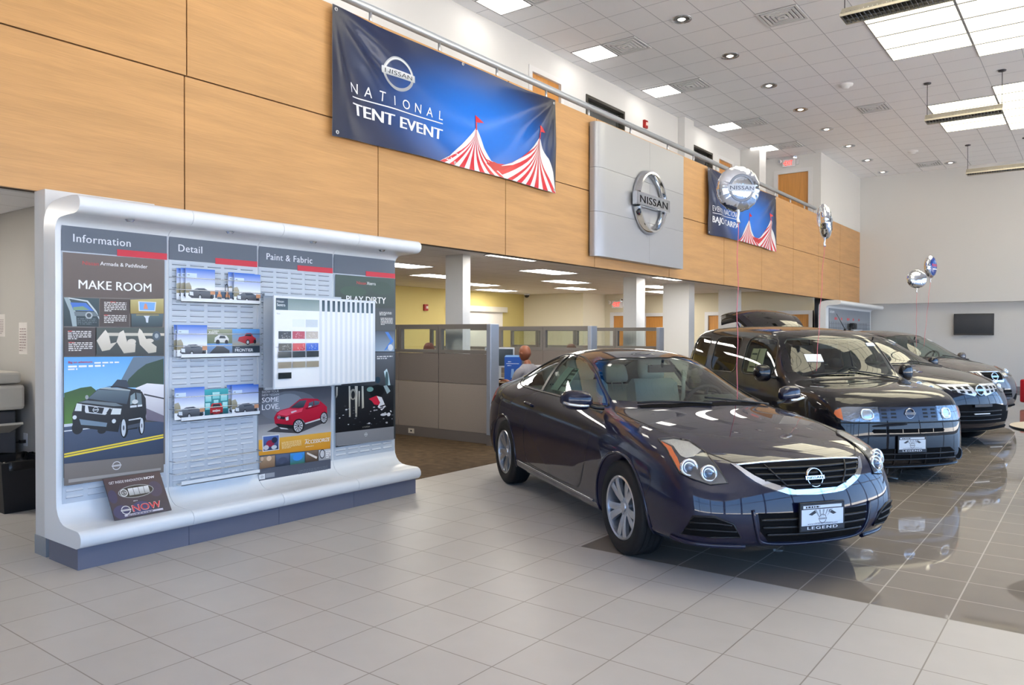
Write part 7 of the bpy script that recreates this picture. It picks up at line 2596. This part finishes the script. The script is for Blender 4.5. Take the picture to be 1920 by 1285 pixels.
partition('taupe cubicle partition nearest the camera, with two small windows and a power socket in its base', [-6.655, -7.65, -8.47, -9.3, -10.3], 8.28)
partition('taupe cubicle partition behind the seated man in the grey shirt', [-6.72, -7.70, -8.68, -9.66, -10.4], 11.0)
partition('taupe cubicle partition farthest back, in front of the two wide white columns', [-6.78, -7.74, -8.7, -9.66, -10.4], 13.6)
t = partition('taupe cubicle partition running crosswise along the back of the cubicles', [8.28, 9.2, 10.15, 11.1, 12.0, 12.9, 13.66], 0, False)
t.location = (-10.42, 8.28, 0); t.rotation_euler = (0, 0, R(-90)); t.rotation_euler = (0, 0, R(90))
for o in list(t.children):          # run away from the camera
    o.scale = (-1, 1, 1)
b = MB(); b.box((-.06, -.006, -.036), (.06, -.0001, .036))
t = thing('wall_socket', 'cream power socket in the base of the near cubicle partition', 'socket', (-8.2, 8.28, .075))
b.build('face_plate', [mat('socket_cream', rgb(214, 206, 190), .5)], t)
b = MB(); b.box((-.014, -.008, -.012), (.014, -.006, .012)); b.build('outlet', [trim_black], t)

desk_m = mat('desk_laminate', rgb(176, 154, 132), .45)


def desk(label, x, y, w, d):
    t = thing('office_desk', label, 'desk', (x, y, 0), group='cubicle desks')
    b = MB(); b.box((0, 0, .71), (w, d, .745)); b.build('desk_top', [desk_m], t, bev=.004)
    for q in (.03, w - .07):
        b = MB(); b.box((q, .05, 0), (q + .04, d - .05, .71)); b.build('leg', [part_frame], t)
    b = MB(); b.box((.07, d - .07, .3), (w - .07, d - .05, .71)); b.build('modesty_panel', [part_base], t)
    return t


desk('laminate desk with a monitor and a blue box, in front of the seated man', -9.45, 10.15, 2.05, .82)
desk('laminate desk behind the near partition, only glimpsed past it', -10.3, 9.55 - .9, .8, .7)
mon_m = mat('monitor_silver', rgb(186, 190, 194), .35, .3)
scr_m = mat('monitor_screen', rgb(58, 66, 70), .12, coat=.5)
t = thing('monitor', 'silver framed computer monitor on the desk left of the seated man', 'monitor', (-8.36, 10.62, .745), R(40))
b = MB(); b.box((-.26, -.02, .20), (.26, .02, .55)); b.build('housing', [mon_m], t, bev=.006)
b = MB(); b.box((-.235, -.0215, .23), (.235, -.0195, .525)); b.build('screen', [scr_m], t)
b = MB(); b.box((-.03, .0, .01), (.03, .03, .24)); b.lathe([(0, .014), (.11, .012), (.12, 0)], (0, 0, 0), n=20); b.build('stand', [mon_m], t)
t = thing('keyboard', 'dark keyboard and papers strip on the desk before the monitor', 'keyboard', (-8.25, 10.30, .745), R(30))
b = MB(); b.box((-.2, -.07, 0), (.2, .07, .02)); b.build('case', [trim_matt], t, bev=.004)
b = MB(); b.box((-.185, -.055, .02), (.185, .055, .024)); b.build('keys', [mat('key_grey', rgb(96, 98, 100), .6)], t)
t = thing('cardboard_box', 'tall blue printed box standing on the desk beside the seated man', 'box', (-7.83, 10.30, .745), R(25))
a = Art(); a.rect(-.14, 0, .14, .40, rgb(36, 84, 170)); a.lines(-.08, .315, .08, .335, 1, rgb(220, 230, 246)); a.rect(-.11, .285, .11, .293, rgb(220, 230, 246)); a.lines(-.09, .25, .09, .27, 1, rgb(200, 216, 240)); a.poly([(-.03, .05), (.04, .05), (.02, .2), (-.02, .2)], rgb(120, 160, 216))
b = MB(); b.box((-.14, 0, 0), (.14, .12, .40), 0, rgb(36, 84, 170)); a.into(b, lambda u, v, h: V((u, -.0006 - h, v)), .0003); b.build('carton', [ink], t, fix=False, ink=True)
b = MB(); b.poly([(-.14, 0, .40), (.14, 0, .40), (.12, .01, .43), (-.12, .01, .43)]); b.poly([(-.14, 0.12, .40), (.14, 0.12, .40), (.12, .11, .43), (-.12, .11, .43)]); b.build('flap', [mat('box_blue_pale', rgb(120, 160, 210), .6)], t)
t = thing('picture_frame', 'small white framed picture on the desk behind the seated man', 'picture frame', (-7.60, 10.70, .745), R(20))
b = MB(); b.box((-.10, -.012, .0), (.10, .012, .035)); b.box((-.10, -.012, .225), (.10, .012, .26)); b.box((-.10, -.012, .035), (-.065, .012, .225)); b.box((.065, -.012, .035), (.10, .012, .225)); b.build('frame', [frame_white], t)
b = MB(); b.box((-.065, -.004, .035), (.065, .004, .225)); b.build('picture', [mat('photo_print', rgb(120, 112, 96), .5, noise=(30, .5))], t)
b = MB(); b.box((-.02, .012, 0), (.02, .09, .006)); b.build('strut', [frame_white], t)

# ---- seated people
def skin_graph(verts, edges, root=0, sub=2):
    me = bpy.data.meshes.new('graph')
    me.from_pydata([v[:3] for v in verts], edges, [])
    o = bpy.data.objects.new('graph', me); COL.objects.link(o)
    o.modifiers.new('skin', 'SKIN').use_smooth_shade = True
    for k, v in enumerate(verts):
        sv = me.skin_vertices[0].data[k]
        r = v[3]
        sv.radius = (r, r) if not isinstance(r, tuple) else r
        sv.use_root = (k == root)
    md = o.modifiers.new('sub', 'SUBSURF'); md.levels = sub; md.render_levels = sub
    m2 = eval_mesh(o)
    bpy.data.objects.remove(o); bpy.data.meshes.remove(me)
    b = MB()
    for v in m2.vertices:
        b.vert(v.co)
    for p in m2.polygons:
        b.face(tuple(p.vertices), 0, True)
    bpy.data.meshes.remove(m2)
    return b


def person(label, loc, rot, skin_c, shirt_c, bald, hair_c, lean=8):
    """seated figure facing +x, arms reaching to a desk"""
    sm = mat('skin_%d' % skin_c[0], rgb(skin_c), .5)
    t = thing('person', label, 'person', loc, rot)
    hz = .46
    Vt = []; E = []

    def chain(pts, start=None):
        p = start
        for q in pts:
            Vt.append(q); k = len(Vt) - 1
            if p is not None:
                E.append((p, k))
            p = k
        return p
    lx = math.tan(R(lean))
    sp = lambda z, dx=0: (lx * (z - hz) + dx)
    root = chain([(0, 0, hz + .08, (.15, .12))])
    w = chain([(sp(hz + .24), 0, hz + .24, (.135, .105))], root)
    ch = chain([(sp(hz + .42), 0, hz + .42, (.125, .095))], w)
    sh = chain([(sp(hz + .54), 0, hz + .50, (.095, .065))], ch)
    nk = chain([(sp(hz + .62, .005), 0, hz + .62, .058), (sp(hz + .68, .02), 0, hz + .68, .056)], sh)
    for s in (1, -1):
        h = chain([(sp(hz + .50), s * .16, hz + .48, .05), (.06 + sp(hz + .4), s * .228, hz + .36, .046), (.12 + sp(hz + .3), s * .235, hz + .25, .043), (.30 + sp(hz + .3), s * .17, hz + .285, .037), (.43 + sp(hz + .3), s * .12, hz + .315, .027)], sh)
        pm = chain([(.49 + sp(hz + .3), s * .11, hz + .32, (.022, .034))], h)
        bx, by, bz = Vt[pm][:3]
        for q, (dy, L) in enumerate(((-.030, .068), (-.010, .078), (.010, .073), (.028, .058))):
            chain([(bx + .035, by + dy, bz + .004, .0095), (bx + .035 + L * .55, by + dy * 1.15, bz - .004, .009), (bx + .035 + L, by + dy * 1.2, bz - .022, .008)], pm)
        chain([(bx - .01, by - s * .042, bz + .004, .011), (bx + .025, by - s * .062, bz - .004, .0095)], pm)
        l = chain([(.04, s * .10, hz + .05, .088), (.42, s * .13, hz + .06, .066), (.47, s * .13, hz - .02, .060), (.44, s * .13, .26, .052), (.40, s * .13, .09, .040), (.46, s * .14, .05, .040), (.60, s * .15, .035, .034)], root)
    body = skin_graph(Vt, E, root)
    # head joined into the same skin: lofted rings
    hx, hzc = sp(hz + .78, .045), hz + .785
    n, mrow = 20, 15
    rows = []
    for k in range(mrow + 1):
        ph = math.pi * k / mrow
        z = -.128 * math.cos(ph)
        ring = []
        for j in range(n):
            a = 2 * math.pi * j / n
            r = math.sin(ph) ** .72
            cx, cy = math.cos(a), math.sin(a)
            x = (.112 if cx > 0 else .118) * cx * r
            y = .084 * cy * r
            if z < -.02:                     # jaw narrows and comes forward
                f = (-.02 - z) / .11
                y *= 1 - .30 * f
                x = x * (1 - .18 * f) + .022 * f
            if cx > .86 and abs(cy) < .3:
                if -.035 < z < .02:
                    x += .020 * (1 - abs(z + .012) / .035)     # nose
                if -.075 < z < -.05:
                    x += .006
            if cx > .6 and .015 < z < .05 and .25 < abs(cy) < .6:
                x -= .007
            ring.append(body.vert((hx + x, y, hzc + z)))
        rows.append(ring)
    for k in range(mrow):
        for j in range(n):
            body.face((rows[k][j], rows[k][(j + 1) % n], rows[k + 1][(j + 1) % n], rows[k + 1][j]), 0, True)
    for s in (1, -1):       # ears and eyes
        body.lathe([(.0, .014), (.016, .012), (.026, .004), (.024, -.004)], (hx - .005, s * .081, hzc - .005), (-.25, s, 0), 14)
        body.lathe([(0, .006), (.009, .003), (.011, -.003)], (hx + .098, s * .032, hzc + .028), (1, s * .2, 0), 12, m=1)
    body.box((hx + .108, -.024, hzc - .066), (hx + .116, .024, hzc - .058), 2)
    body.build('body', [sm, mat('eye_white', rgb(220, 214, 206), .3), mat('lips', rgb(130, 70, 62), .5)], t)
    # clothes
    Vt2 = []; E2 = []

    def chain2(pts, start=None):
        p = start
        for q in pts:
            Vt2.append(q); k = len(Vt2) - 1
            if p is not None:
                E2.append((p, k))
            p = k
        return p
    b = MB()
    prof_ = catmull([(z, rx, ry) for z, rx, ry in ((-.02, .165, .20), (.10, .15, .19), (.24, .135, .178), (.38, .142, .196), (.47, .128, .208), (.53, .118, .192), (.578, .098, .135), (.612, .078, .084))], 3)
    rd = random.Random(4)
    rows = []
    for q in prof_:
        ring = []
        for j in range(24):
            a = 2 * math.pi * j / 24
            w_ = 1 + .02 * math.sin(a * 5 + q.x * 30)
            ring.append(b.vert((sp(hz + q.x) + q.y * math.cos(a) * w_, q.z * math.sin(a) * w_, hz + q.x)))
        rows.append(ring)
    for k in range(len(rows) - 1):
        for j in range(24):
            b.face((rows[k][j], rows[k][(j + 1) % 24], rows[k + 1][(j + 1) % 24], rows[k + 1][j]), 0, True)
    for s in (1, -1):
        b.tube(catmull([(sp(hz + .50), s * .10, hz + .485), (sp(hz + .50), s * .185, hz + .475), (.045 + sp(hz + .4), s * .232, hz + .385), (.085 + sp(hz + .34), s * .238, hz + .295)], 4), [.070, .072, .074, .075, .076, .076, .075, .074, .073, .072, .071, .071, .071], 14)
    b.build('shirt', [mat('shirt_%d' % shirt_c[0], rgb(shirt_c), .9, bump=(25, .5))], t)
    Vt2.clear(); E2.clear()
    r0 = chain2([(0, 0, hz + .06, (.18, .14))])
    for s in (1, -1):
        chain2([(.05, s * .10, hz + .05, .098), (.42, s * .13, hz + .06, .078), (.475, s * .13, hz - .02, .072), (.44, s * .13, .26, .064), (.41, s * .13, .10, .058)], r0)
    skin_graph(Vt2, E2, 0).build('trousers', [mat('trousers_dark', rgb(40, 42, 52), .9)], t)
    for s in (1, -1):
        b = MB(); b.tube([(.36, s * .135, .05), (.44, s * .14, .055), (.54, s * .145, .05), (.64, s * .15, .04)], [.045, .052, .050, .034], 12, flat=.9); b.build('shoe', [trim_black], t)
    if hair_c:
        b = MB()
        rows = []
        lo = -.05 if not bald else -.10
        for k in range(10):
            ph = math.pi * (.38 + .62 * k / 9) if not bald else math.pi * (.2 + .16 * k / 9)
            ring = []
            for j in range(n):
                a = 2 * math.pi * j / n
                r = math.sin(ph) ** .72
                cx, cy = math.cos(a), math.sin(a)
                z = -.128 * math.cos(ph)
                if not bald:
                    f = 1.10 if cx < .3 or z > .05 else .96
                    ring.append(b.vert((hx + .118 * cx * r * f - .004, .088 * cy * r * f, hzc + z * 1.09)))
                else:       # beard around the jaw
                    f = (-.02 - z) / .11
                    x = .116 * cx * r * (1 - .18 * f) + .024 * f
                    ring.append(b.vert((hx + x, .087 * cy * r * (1 - .30 * f), hzc + z)))
            rows.append(ring)
        for k in range(9):
            for j in range(n):
                if bald and math.cos(2 * math.pi * j / n) < .1:
                    continue
                b.face((rows[k][j], rows[k][(j + 1) % n], rows[k + 1][(j + 1) % n], rows[k + 1][j]), 0, True)
        b.build('beard' if bald else 'hair', [mat('hair_%d' % hair_c[0], rgb(hair_c), .7, bump=(120, .8))], t, solid=.004)
    return t


def office_chair(label, loc, rot):
    t = thing('office_chair', label, 'chair', loc, rot, 'office chairs in the cubicles')
    b = MB(); b.box((-.24, -.24, .37), (.24, .24, .425)); b.build('seat', [trim_matt], t, bev=.03, seg=3)
    b = MB(); b.box((-.30, -.22, .52), (-.25, .22, .84)); b.build('backrest', [trim_matt], t, bev=.025, seg=3)
    b = MB(); b.tube([(-.1, 0, .40), (-.24, 0, .39), (-.30, 0, .44), (-.30, 0, .6)], .02, 8); b.build('back_bracket', [trim_black], t)
    b = MB(); b.cyl((0, 0, .08), (0, 0, .40), .03, n=12); b.build('gas_stem', [dk], t)
    for k in range(5):
        a = 2 * math.pi * k / 5
        b = MB(); b.cyl((0, 0, .10), (.28 * math.cos(a), .28 * math.sin(a), .07), .025, .018, n=8); g = b.build('base_leg', [trim_black], t)
        b = MB(); b.cyl((.28 * math.cos(a) - .015 * math.sin(a), .28 * math.sin(a) + .015 * math.cos(a), .03), (.28 * math.cos(a) + .015 * math.sin(a), .28 * math.sin(a) - .015 * math.cos(a), .03), .028, n=12); b.build('caster', [trim_black], g)
    return t


man = person('bald seated man in a grey shirt at the cubicle desk, seen from behind', (-7.24, 10.05, 0), R(168), (126, 74, 52), (120, 118, 124), True, None, 10)
man.scale = (1, 1, .98)
office_chair('black office chair under the seated man in the grey shirt', (-7.24, 10.05, 0), R(168))
person('seated person with dark reddish hair, only the head top showing through the near partition window', (-8.97, 9.45, .0), R(120), (150, 96, 74), (84, 60, 70), False, (92, 44, 34), 2)
person('seated person with brown hair, a sliver of the head showing just above the coupe roof', (-7.66, 11.95, -.03), R(150), (120, 80, 60), (70, 74, 90), False, (84, 50, 34), 6)

# ---- fittings on the office walls
b = MB(); b.box((-.0, -.07, -.07), (.05, .07, .09)); 
t = thing('fire_alarm', 'small red fire alarm box on the yellow wall, left of the near column', 'fire alarm', (XO, 14.11, 2.19), group='red fire alarms')
b.build('housing', [mat('alarm_red', rgb(150, 26, 24), .4)], t, bev=.006)
b = MB(); b.box((.05, -.02, -.02), (.062, .055, .045)); b.build('strobe_lens', [mat('alarm_lens', rgb(226, 200, 196), .2)], t)
dup(t, (XB, 14.15, 5.80), None, 'small red fire alarm box on the white balcony wall above the silver sign')
t = thing('security_camera', 'small dark dome camera under the office ceiling in the corner', 'security camera', (-13.1, 17.9, ZO))
b = MB(); b.lathe([(.09, 0), (.09, -.035), (.075, -.045)], n=20); b.build('mount', [white_metal], t)
b = MB(); b.lathe([(.072, -.04), (.065, -.08), (.04, -.11), (0, -.12)], n=20); b.build('dome', [mat('dome_dark', rgb(24, 22, 24), .08, coat=.6)], t)


def exit_sign(label, loc, lamps):
    t = thing('exit_sign', label, 'exit sign', loc, group='red lettered exit signs')
    b = MB(); b.box((-.165, -.05, -.105), (.165, 0, .105)); b.build('housing', [white_metal], t, bev=.006)
    a = Art(); a.text('EXIT', 0, -.065, .135, (1, 1, 1, 1), .02, 1, 'c', .20); a.poly([(-.145, 0), (-.118, .03), (-.118, -.03)], (1, 1, 1, 1))
    b = MB(); a.into(b, lambda u, v, h: V((u, -.0515 - h, v)), 0); b.build('letters', [mat('exit_red', rgb(240, 70, 60), .4, emit=rgb(255, 50, 40), es=1.6)], t, fix=False)
    b = MB(); b.box((.19, -.04, -.06), (.25, 0, .06)); b.build('battery_box', [white_metal], t, bev=.005)
    for s in (-1, 1):
        b = MB(); c = (s * .22 if s < 0 else .17, -.08, .115 if s > 0 else .06); d = V((s * .5, -.8, -.2)).normalized()
        b.cyl((c[0], 0, c[2] - .02), (c[0], -.05, c[2] - .01), .012, n=8); b.lathe([(0, -.04), (.03, -.035), (.052, .0), (.055, .025), (.046, .028)], c, d, 20); g = b.build('emergency_lamp', [white_metal], t)
        b = MB(); b.lathe([(.046, .026), (.02, .022), (0, .020)], c, d, 20); b.build('lens', [lamp_bowl], g)
    return t


e1 = exit_sign('upper exit sign with two lamps, above the oak door at the end of the balcony', (-6.62, 20.9, 6.12), True)
dup(e1, (-11.03, 19.5, 2.40), None, 'lower exit sign above an oak door in the office, beside a white column')
# sheets of paper, socket and copier in the alcove at the left edge
for k, (x, z, w, h, lab) in enumerate(((-8.10, 1.475, .19, .30, 'white notice sheet on the alcove wall, right of the other'), (-8.62, 1.60, .17, .22, 'white notice sheet on the alcove wall at the left edge'))):
    a = Art(); a.rect(0, 0, w, h, rgb(218, 212, 206)); a.lines(.02, .03, w - .02, h - .04, 9, rgb(150, 130, 128), 3 + k, .4)
    b = MB(); a.into(b, lambda u, v, hh: V((u - w / 2, -.0012 - hh, v - h / 2)), .0002); b.box((-w / 2, -.001, -h / 2), (w / 2, 0, h / 2), 0, rgb(218, 212, 206))
    o = b.build('notice_sheet', [ink], fix=False, ink=True); o.location = (x, 3.0, z); tag(o, lab, 'notice', 'notices on the alcove wall')
t = thing('wall_socket', 'white power socket on the alcove wall above the black bin', 'socket', (-8.05, 3.0, .52))
b = MB(); b.box((-.04, -.006, -.06), (.04, 0, .06)); b.build('face_plate', [frame_white], t)
b = MB(); b.box((-.03, -.05, -.03), (.02, -.006, .0)); b.tube([(-.02, -.04, -.02), (-.10, -.05, -.03), (-.16, -.06, -.2), (-.18, -.06, -.5)], .006, 6); b.build('plug_and_cord', [trim_black], t)
t = thing('copier', 'beige office copier cut off by the left edge of the picture', 'copier', (-8.35, 2.62, 0))
cp = mat('copier_beige', rgb(196, 190, 178), .5); cp2 = mat('copier_dark', rgb(92, 90, 92), .5)
b = MB(); b.box((-.35, -.33, .05), (.30, .30, .80)); b.build('paper_cabinet', [cp2], t, bev=.015)
b = MB(); b.box((-.40, -.36, .82), (.46, .32, 1.05)); b.build('body', [cp], t, bev=.03)
b = MB(); b.box((-.40, -.34, 1.06), (.44, .30, 1.17)); b.build('document_feeder', [cp], t, bev=.03)
b = MB(); b.poly([(.30, -.28, .62), (.62, -.28, .72), (.62, .24, .72), (.30, .24, .62)]); b.build('output_tray', [cp], t, solid=.02)
for z in (.2, .4, .6):
    b = MB(); b.box((-.33, -.345, z), (.28, -.331, z + .15)); b.build('paper_drawer', [cp], t, bev=.006)
t = thing('waste_bin', 'black plastic waste bin with a liner, in the alcove at the left edge', 'bin', (-7.55, 2.72, 0))
b = MB()
for k, (z, w, d) in enumerate(((0, .20, .15), (.42, .25, .19))):
    pass
q = [[(sx * w, sy * d, z) for sx, sy in ((-1, -1), (1, -1), (1, 1), (-1, 1))] for z, w, d in ((0, .24, .16), (.43, .29, .20))]
for k in range(4):
    b.poly([q[0][k], q[0][(k + 1) % 4], q[1][(k + 1) % 4], q[1][k]])
b.poly(q[0])
b.build('tub', [mat('bin_black', rgb(24, 23, 26), .5)], t, solid=.008)
b = MB(); rd = random.Random(8)
n = 40
top = []
for r, (dz, g) in enumerate(((-.06, 1.005), (.0, 1.03), (.012, 1.0), (-.08, .95))):
    ring = []
    for k in range(n):
        a = 2 * math.pi * k / n
        sq = lambda v: math.copysign(abs(v) ** .35, v)
        ring.append(b.vert((.29 * g * sq(math.cos(a)) + rd.uniform(-.006, .006), .20 * g * sq(math.sin(a)) + rd.uniform(-.006, .006), .43 + dz + rd.uniform(-.008, .008))))
    top.append(ring)
for r in range(3):
    for k in range(n):
        b.face((top[r][k], top[r][(k + 1) % n], top[r + 1][(k + 1) % n], top[r + 1][k]), 0, True)
b.build('bin_liner', [mat('liner_black', rgb(18, 18, 20), .25)], t)
# ================================================================ balloons
foil = mat('silver_foil', rgb(226, 228, 232), .07, 1.0, bump=(14, .25))
ribbon_m = mat('pink_ribbon', rgb(226, 120, 136), .5)


def balloon(name, label, c, r, normal, string_to, printed=None, seed=1):
    t = thing(name, label, 'balloon', c, group='foil balloons')
    rd = random.Random(seed)
    nrm = V(normal).normalized()
    u = V((0, 0, 1)).cross(nrm).normalized()
    v = nrm.cross(u)
    b = MB()
    n, m_ = 72, 14
    ph = [rd.uniform(0, 6.28) for _ in range(4)]

    def P(a, q, side):
        # q 0 centre .. 1 rim; creases get deeper towards the rim
        rim = 1 + .012 * math.sin(a * 18 + ph[0]) + .008 * math.sin(a * 31 + ph[1])
        h = .40 * (1 - q ** 2.3) ** .55
        h += (.030 * math.sin(a * 23 + ph[2]) + .02 * math.sin(a * 37 + ph[3])) * q ** 6 * (1 - q) * 6
        return (u * math.cos(a) + v * math.sin(a)) * (r * q * rim) + nrm * (side * r * h)
    for side in (1, -1):
        rows = []
        for k in range(m_ + 1):
            q = math.sin(math.pi / 2 * k / m_)
            rows.append([b.vert(P(2 * math.pi * j / n, q, side)) for j in range(n)] if k else [b.vert(P(0, 0, side))] * n)
        for k in range(m_):
            for j in range(n):
                f = [rows[k][j], rows[k][(j + 1) % n], rows[k + 1][(j + 1) % n], rows[k + 1][j]]
                g = []
                for i in f:
                    if i not in g:
                        g.append(i)
                b.face(g, 0, True)
    b.build('envelope', [foil], t)
    if printed:
        a = Art()
        if printed == 'silver':
            g1, g2, g3 = rgb(128, 134, 146), rgb(176, 182, 192), rgb(88, 94, 106)
            a.ring(0, 0, r * .58, r * .58, r * .09, g1, 40, 14, 166); a.ring(0, 0, r * .58, r * .58, r * .09, g1, 40, 194, 346)
            a.rect(-r * .64, -r * .15, r * .64, r * .15, g2); a.ring(0, 0, r * .60, r * .60, r * .02, g3, 40, 14, 166); a.ring(0, 0, r * .60, r * .60, r * .02, g3, 40, 194, 346)
            a.text('NISSAN', 0, -r * .085, r * .17, g3, .02, 1.05, 'c', r * 1.1)
        else:
            a.ell(0, 0, r * .80, r * .80, rgb(36, 62, 136), 40); a.ell(0, r * .2, r * .5, r * .35, rgb(60, 100, 176), 30)
            a.logo(r * .1, r * .44, r * .16, rgb(190, 200, 216), rgb(60, 70, 100)); a.text('EVENT', 0, -r * .02, r * .24, rgb(206, 56, 66), .03, 1, 'c', r * 1.2); a.rect(-r * .5, -r * .28, r * .5, -r * .2, rgb(226, 230, 240))
        gr = [r * (-1 + .1 * k) for k in range(21)]
        b = MB()

        def fn(x, y, h):
            q = min(.98, math.hypot(x, y) / r)
            return u * x + v * y + nrm * (r * .40 * (1 - q ** 2.3) ** .55 + .0022 + h)
        a.into(b, fn, .0004, gr, gr)
        b.build('printed_emblem', [print_mat('balloon_print', .25)], t, fix=False, ink=True)
    # neck and ribbon
    b = MB(); base = -v * r * 1.0 if v.z > 0 else v * r
    base = V((0, 0, -r * .98))
    b.tube([base + V((0, 0, .02)), base + V((.004, 0, -.03)), base + V((-.004, .004, -.055)), base + V((.004, .002, -.09))], [.03, .014, .02, .026], 10, flat=.5)
    b.build('neck', [mat('balloon_neck_white', rgb(232, 234, 238), .25, .4)], t)
    e = V(string_to) - V(c)
    s0 = base + V((0, 0, -.05))
    pts = [s0 + (e - s0) * (k / 24) + V((math.sin(k * .9) * .004, math.cos(k * .7) * .004, 0)) for k in range(25)]
    b = MB(); b.tube(pts, .0032, 5); b.build('ribbon', [ribbon_m], t)
    return t


def on_car(c, x, y):
    """a point just above the skin of a parked car"""
    p, n_ = c.on('t', x, abs(y), 1 if y >= 0 else -1)
    a = c.root.rotation_euler[2]
    return V((c.root.location.x + math.cos(a) * p.x - math.sin(a) * p.y, c.root.location.y + math.sin(a) * p.x + math.cos(a) * p.y, p.z + .012))


def above(c, x, y, z):
    p = on_car(c, x, y)
    return (p.x, p.y, z), p


q, p = above(coupe, .99, .30, 2.67)
balloon('foil_balloon', 'large silver balloon with a round emblem, tied to the coupe windscreen', (q[0], q[1], 2.66), .178, (.70, -.66, -.05), p, 'silver', 3)
q, p = above(box_wagon, 1.03, -.42, 2.80)
balloon('foil_balloon', 'silver balloon seen edge-on, tied to the boxy wagon', (q[0] + .07, q[1] + .04, 2.82), .20, (.95, .28, .10), p, 'silver', 5)
q, p = above(suv_b, .75, -.30, 2.63)
balloon('foil_balloon', 'plain silver balloon of the distant pair, lower left of the blue printed one', (q[0], q[1], 2.63), .185, (.45, -.88, .1), p, None, 8)
balloon('foil_balloon', 'blue printed balloon of the distant pair, upper right of the plain silver one', (q[0] + .19, q[1] + .30, 2.88), .225, (.93, -.15, .0), (p[0] + .1, p[1] + .2, p[2] + .015), 'blue', 13)

# ================================================================ far end of the showroom
t = thing('wall_television', 'black flat television mounted on the far white wall', 'television', (-2.83, YE + .35, 1.84))
b = MB(); b.cbox((0, -.035, 0), (.98, .05, .61)); b.build('frame', [trim_black], t, bev=.008)
b = MB(); b.box((-.465, -.062, -.265), (.465, -.0595, .275)); b.build('screen', [mat('tv_screen', rgb(30, 38, 46), .08, coat=.5)], t)
b = MB(); b.box((-.15, -.012, -.15), (.15, 0, .15)); b.build('wall_bracket', [dk], t)
for o in t.children:
    o.rotation_euler = (R(-4), 0, R(4)) if o.name.startswith(('frame', 'screen')) else (0, 0, 0)
    if o.name.startswith(('frame', 'screen')):
        o.location = (0, -.05, 0)

# second white display wall
t = thing('curved_display_stand', 'distant white display wall with a dark accessory board, beyond the parked cars', 'display stand', (XP, 22.6, 0))
y0, y1 = -2.35, 2.45
b = MB(); b.prism([(u - XP, v) for u, v in prof], y0, y1, lambda u, v, h: V((u, h, v)), 0, True); b.build('shell', [shell], t, sharp=50)
b = MB(); b.box((-.14, y0 + .01, 0), (.285, y1, .14)); b.build('kick_base', [kick], t)
b = MB(); b.box((.001, y0 + .25, .45), (.012, y1 - .15, 2.22)); b.build('board', [mat('board_grey', rgb(132, 140, 150), .5)], t)
b = MB(); a = Art(); a.text('Exclusive', y0 + .3, 2.10, .09, rgb(226, 230, 234), .03)
for k in range(5):
    a.lines(y0 + .75 + .62 * k, 1.93, y0 + 1.1 + .62 * k, 2.0, 1, rgb(206, 50, 60), k, .9)
a.into(b, lambda u, v, h: V((.0128 + h, u, v)), .0003); b.build('board_lettering', [ink], t, fix=False, ink=True)
b = MB()
for k in range(24):
    y = y0 + .3 + k * .17
    b.box((.012, y, .5), (.016, y + .012, 1.88))
for k in range(13):
    b.box((.0125, y0 + .28, .5 + k * .11), (.0155, y1 - .18, .512 + k * .11))
b.build('grid_wires', [mat('grid_wire_dark', rgb(92, 98, 108), .5)], t)
for z in (1.36,):
    b = MB(); b.box((.012, y0 + .3, z), (.24, y1 - .2, z + .015)); b.build('shelf', [tray_m], t)
acc_black = mat('accessory_black', rgb(26, 26, 28), .5)
for k, (y, w, h, mm, lab) in enumerate(((20.75, .16, .22, acc_black, 'small black accessory box at the left of the distant display shelf'), (21.15, .14, .26, tray_m, 'small white carton on the distant display shelf'), (22.95, .34, .30, tray_m, 'white carton at the right of the distant display shelf'))):
    b = MB(); b.box((-.08, -w / 2, 0), (.08, w / 2, h)); o = b.build('accessory_carton', [mm], loc=(XP + .13, y, 1.375), bev=.004); tag(o, lab, 'carton')
t = thing('car_floor_lamp_kit', 'black angled accessory mount in the middle of the distant display shelf', 'accessory', (XP + .13, 22.0, 1.375))
b = MB(); b.lathe([(0, .03), (.10, .028), (.11, 0)], n=20); b.build('foot', [acc_black], t)
b = MB(); b.tube([(0, 0, .02), (0, -.05, .16), (0, .06, .30), (0, .30, .40)], .035, 8); b.build('arm', [acc_black], t)
b = MB(); b.cbox((0, .42, .40), (.14, .30, .17)); b.cbox((0, -.14, .20), (.12, .22, .14)); b.build('head', [acc_black], t, bev=.03)

# red seat and round table at the right edge
red_v = mat('red_vinyl', rgb(176, 22, 40), .4)
t = thing('red_armchair', 'red square armchair at the right edge near the far wall', 'armchair', (-.84, 20.06, 0), R(-120))
b = MB(); b.box((-.34, -.34, .08), (.34, .34, .40)); b.build('seat', [red_v], t, bev=.04, seg=3)
b = MB(); b.box((-.40, -.40, .08), (-.24, .40, .72)); b.build('backrest', [red_v], t, bev=.04, seg=3)
for s in (1, -1):
    b = MB(); b.box((-.30, min(s * .40, s * .28), .08), (.36, max(s * .40, s * .28), .58)); b.build('armrest', [red_v], t, bev=.04, seg=3)
for x in (-.3, .28):
    for y in (-.3, .3):
        b = MB(); b.cyl((x, y, 0), (x, y, .085), .02, n=10); b.build('leg', [steel], t)
t = thing('round_table', 'round pale table top with a dark edge, cut off by the right edge', 'table', (-.16, 8.12, 0))
b = MB(); b.lathe([(0, .74), (.46, .74), (.465, .735)], n=48); b.lathe([(.465, .735), (.47, .72), (.45, .705), (0, .70)], n=48, m=1); b.build('table_top', [mat('table_pale', rgb(206, 196, 182), .35), trim_black], t)
b = MB(); b.cyl((0, 0, .03), (0, 0, .70), .035, n=16); b.build('pedestal', [steel], t)
b = MB(); b.lathe([(0, .035), (.05, .035), (.24, .012), (.25, 0)], n=36); b.build('base', [steel], t)
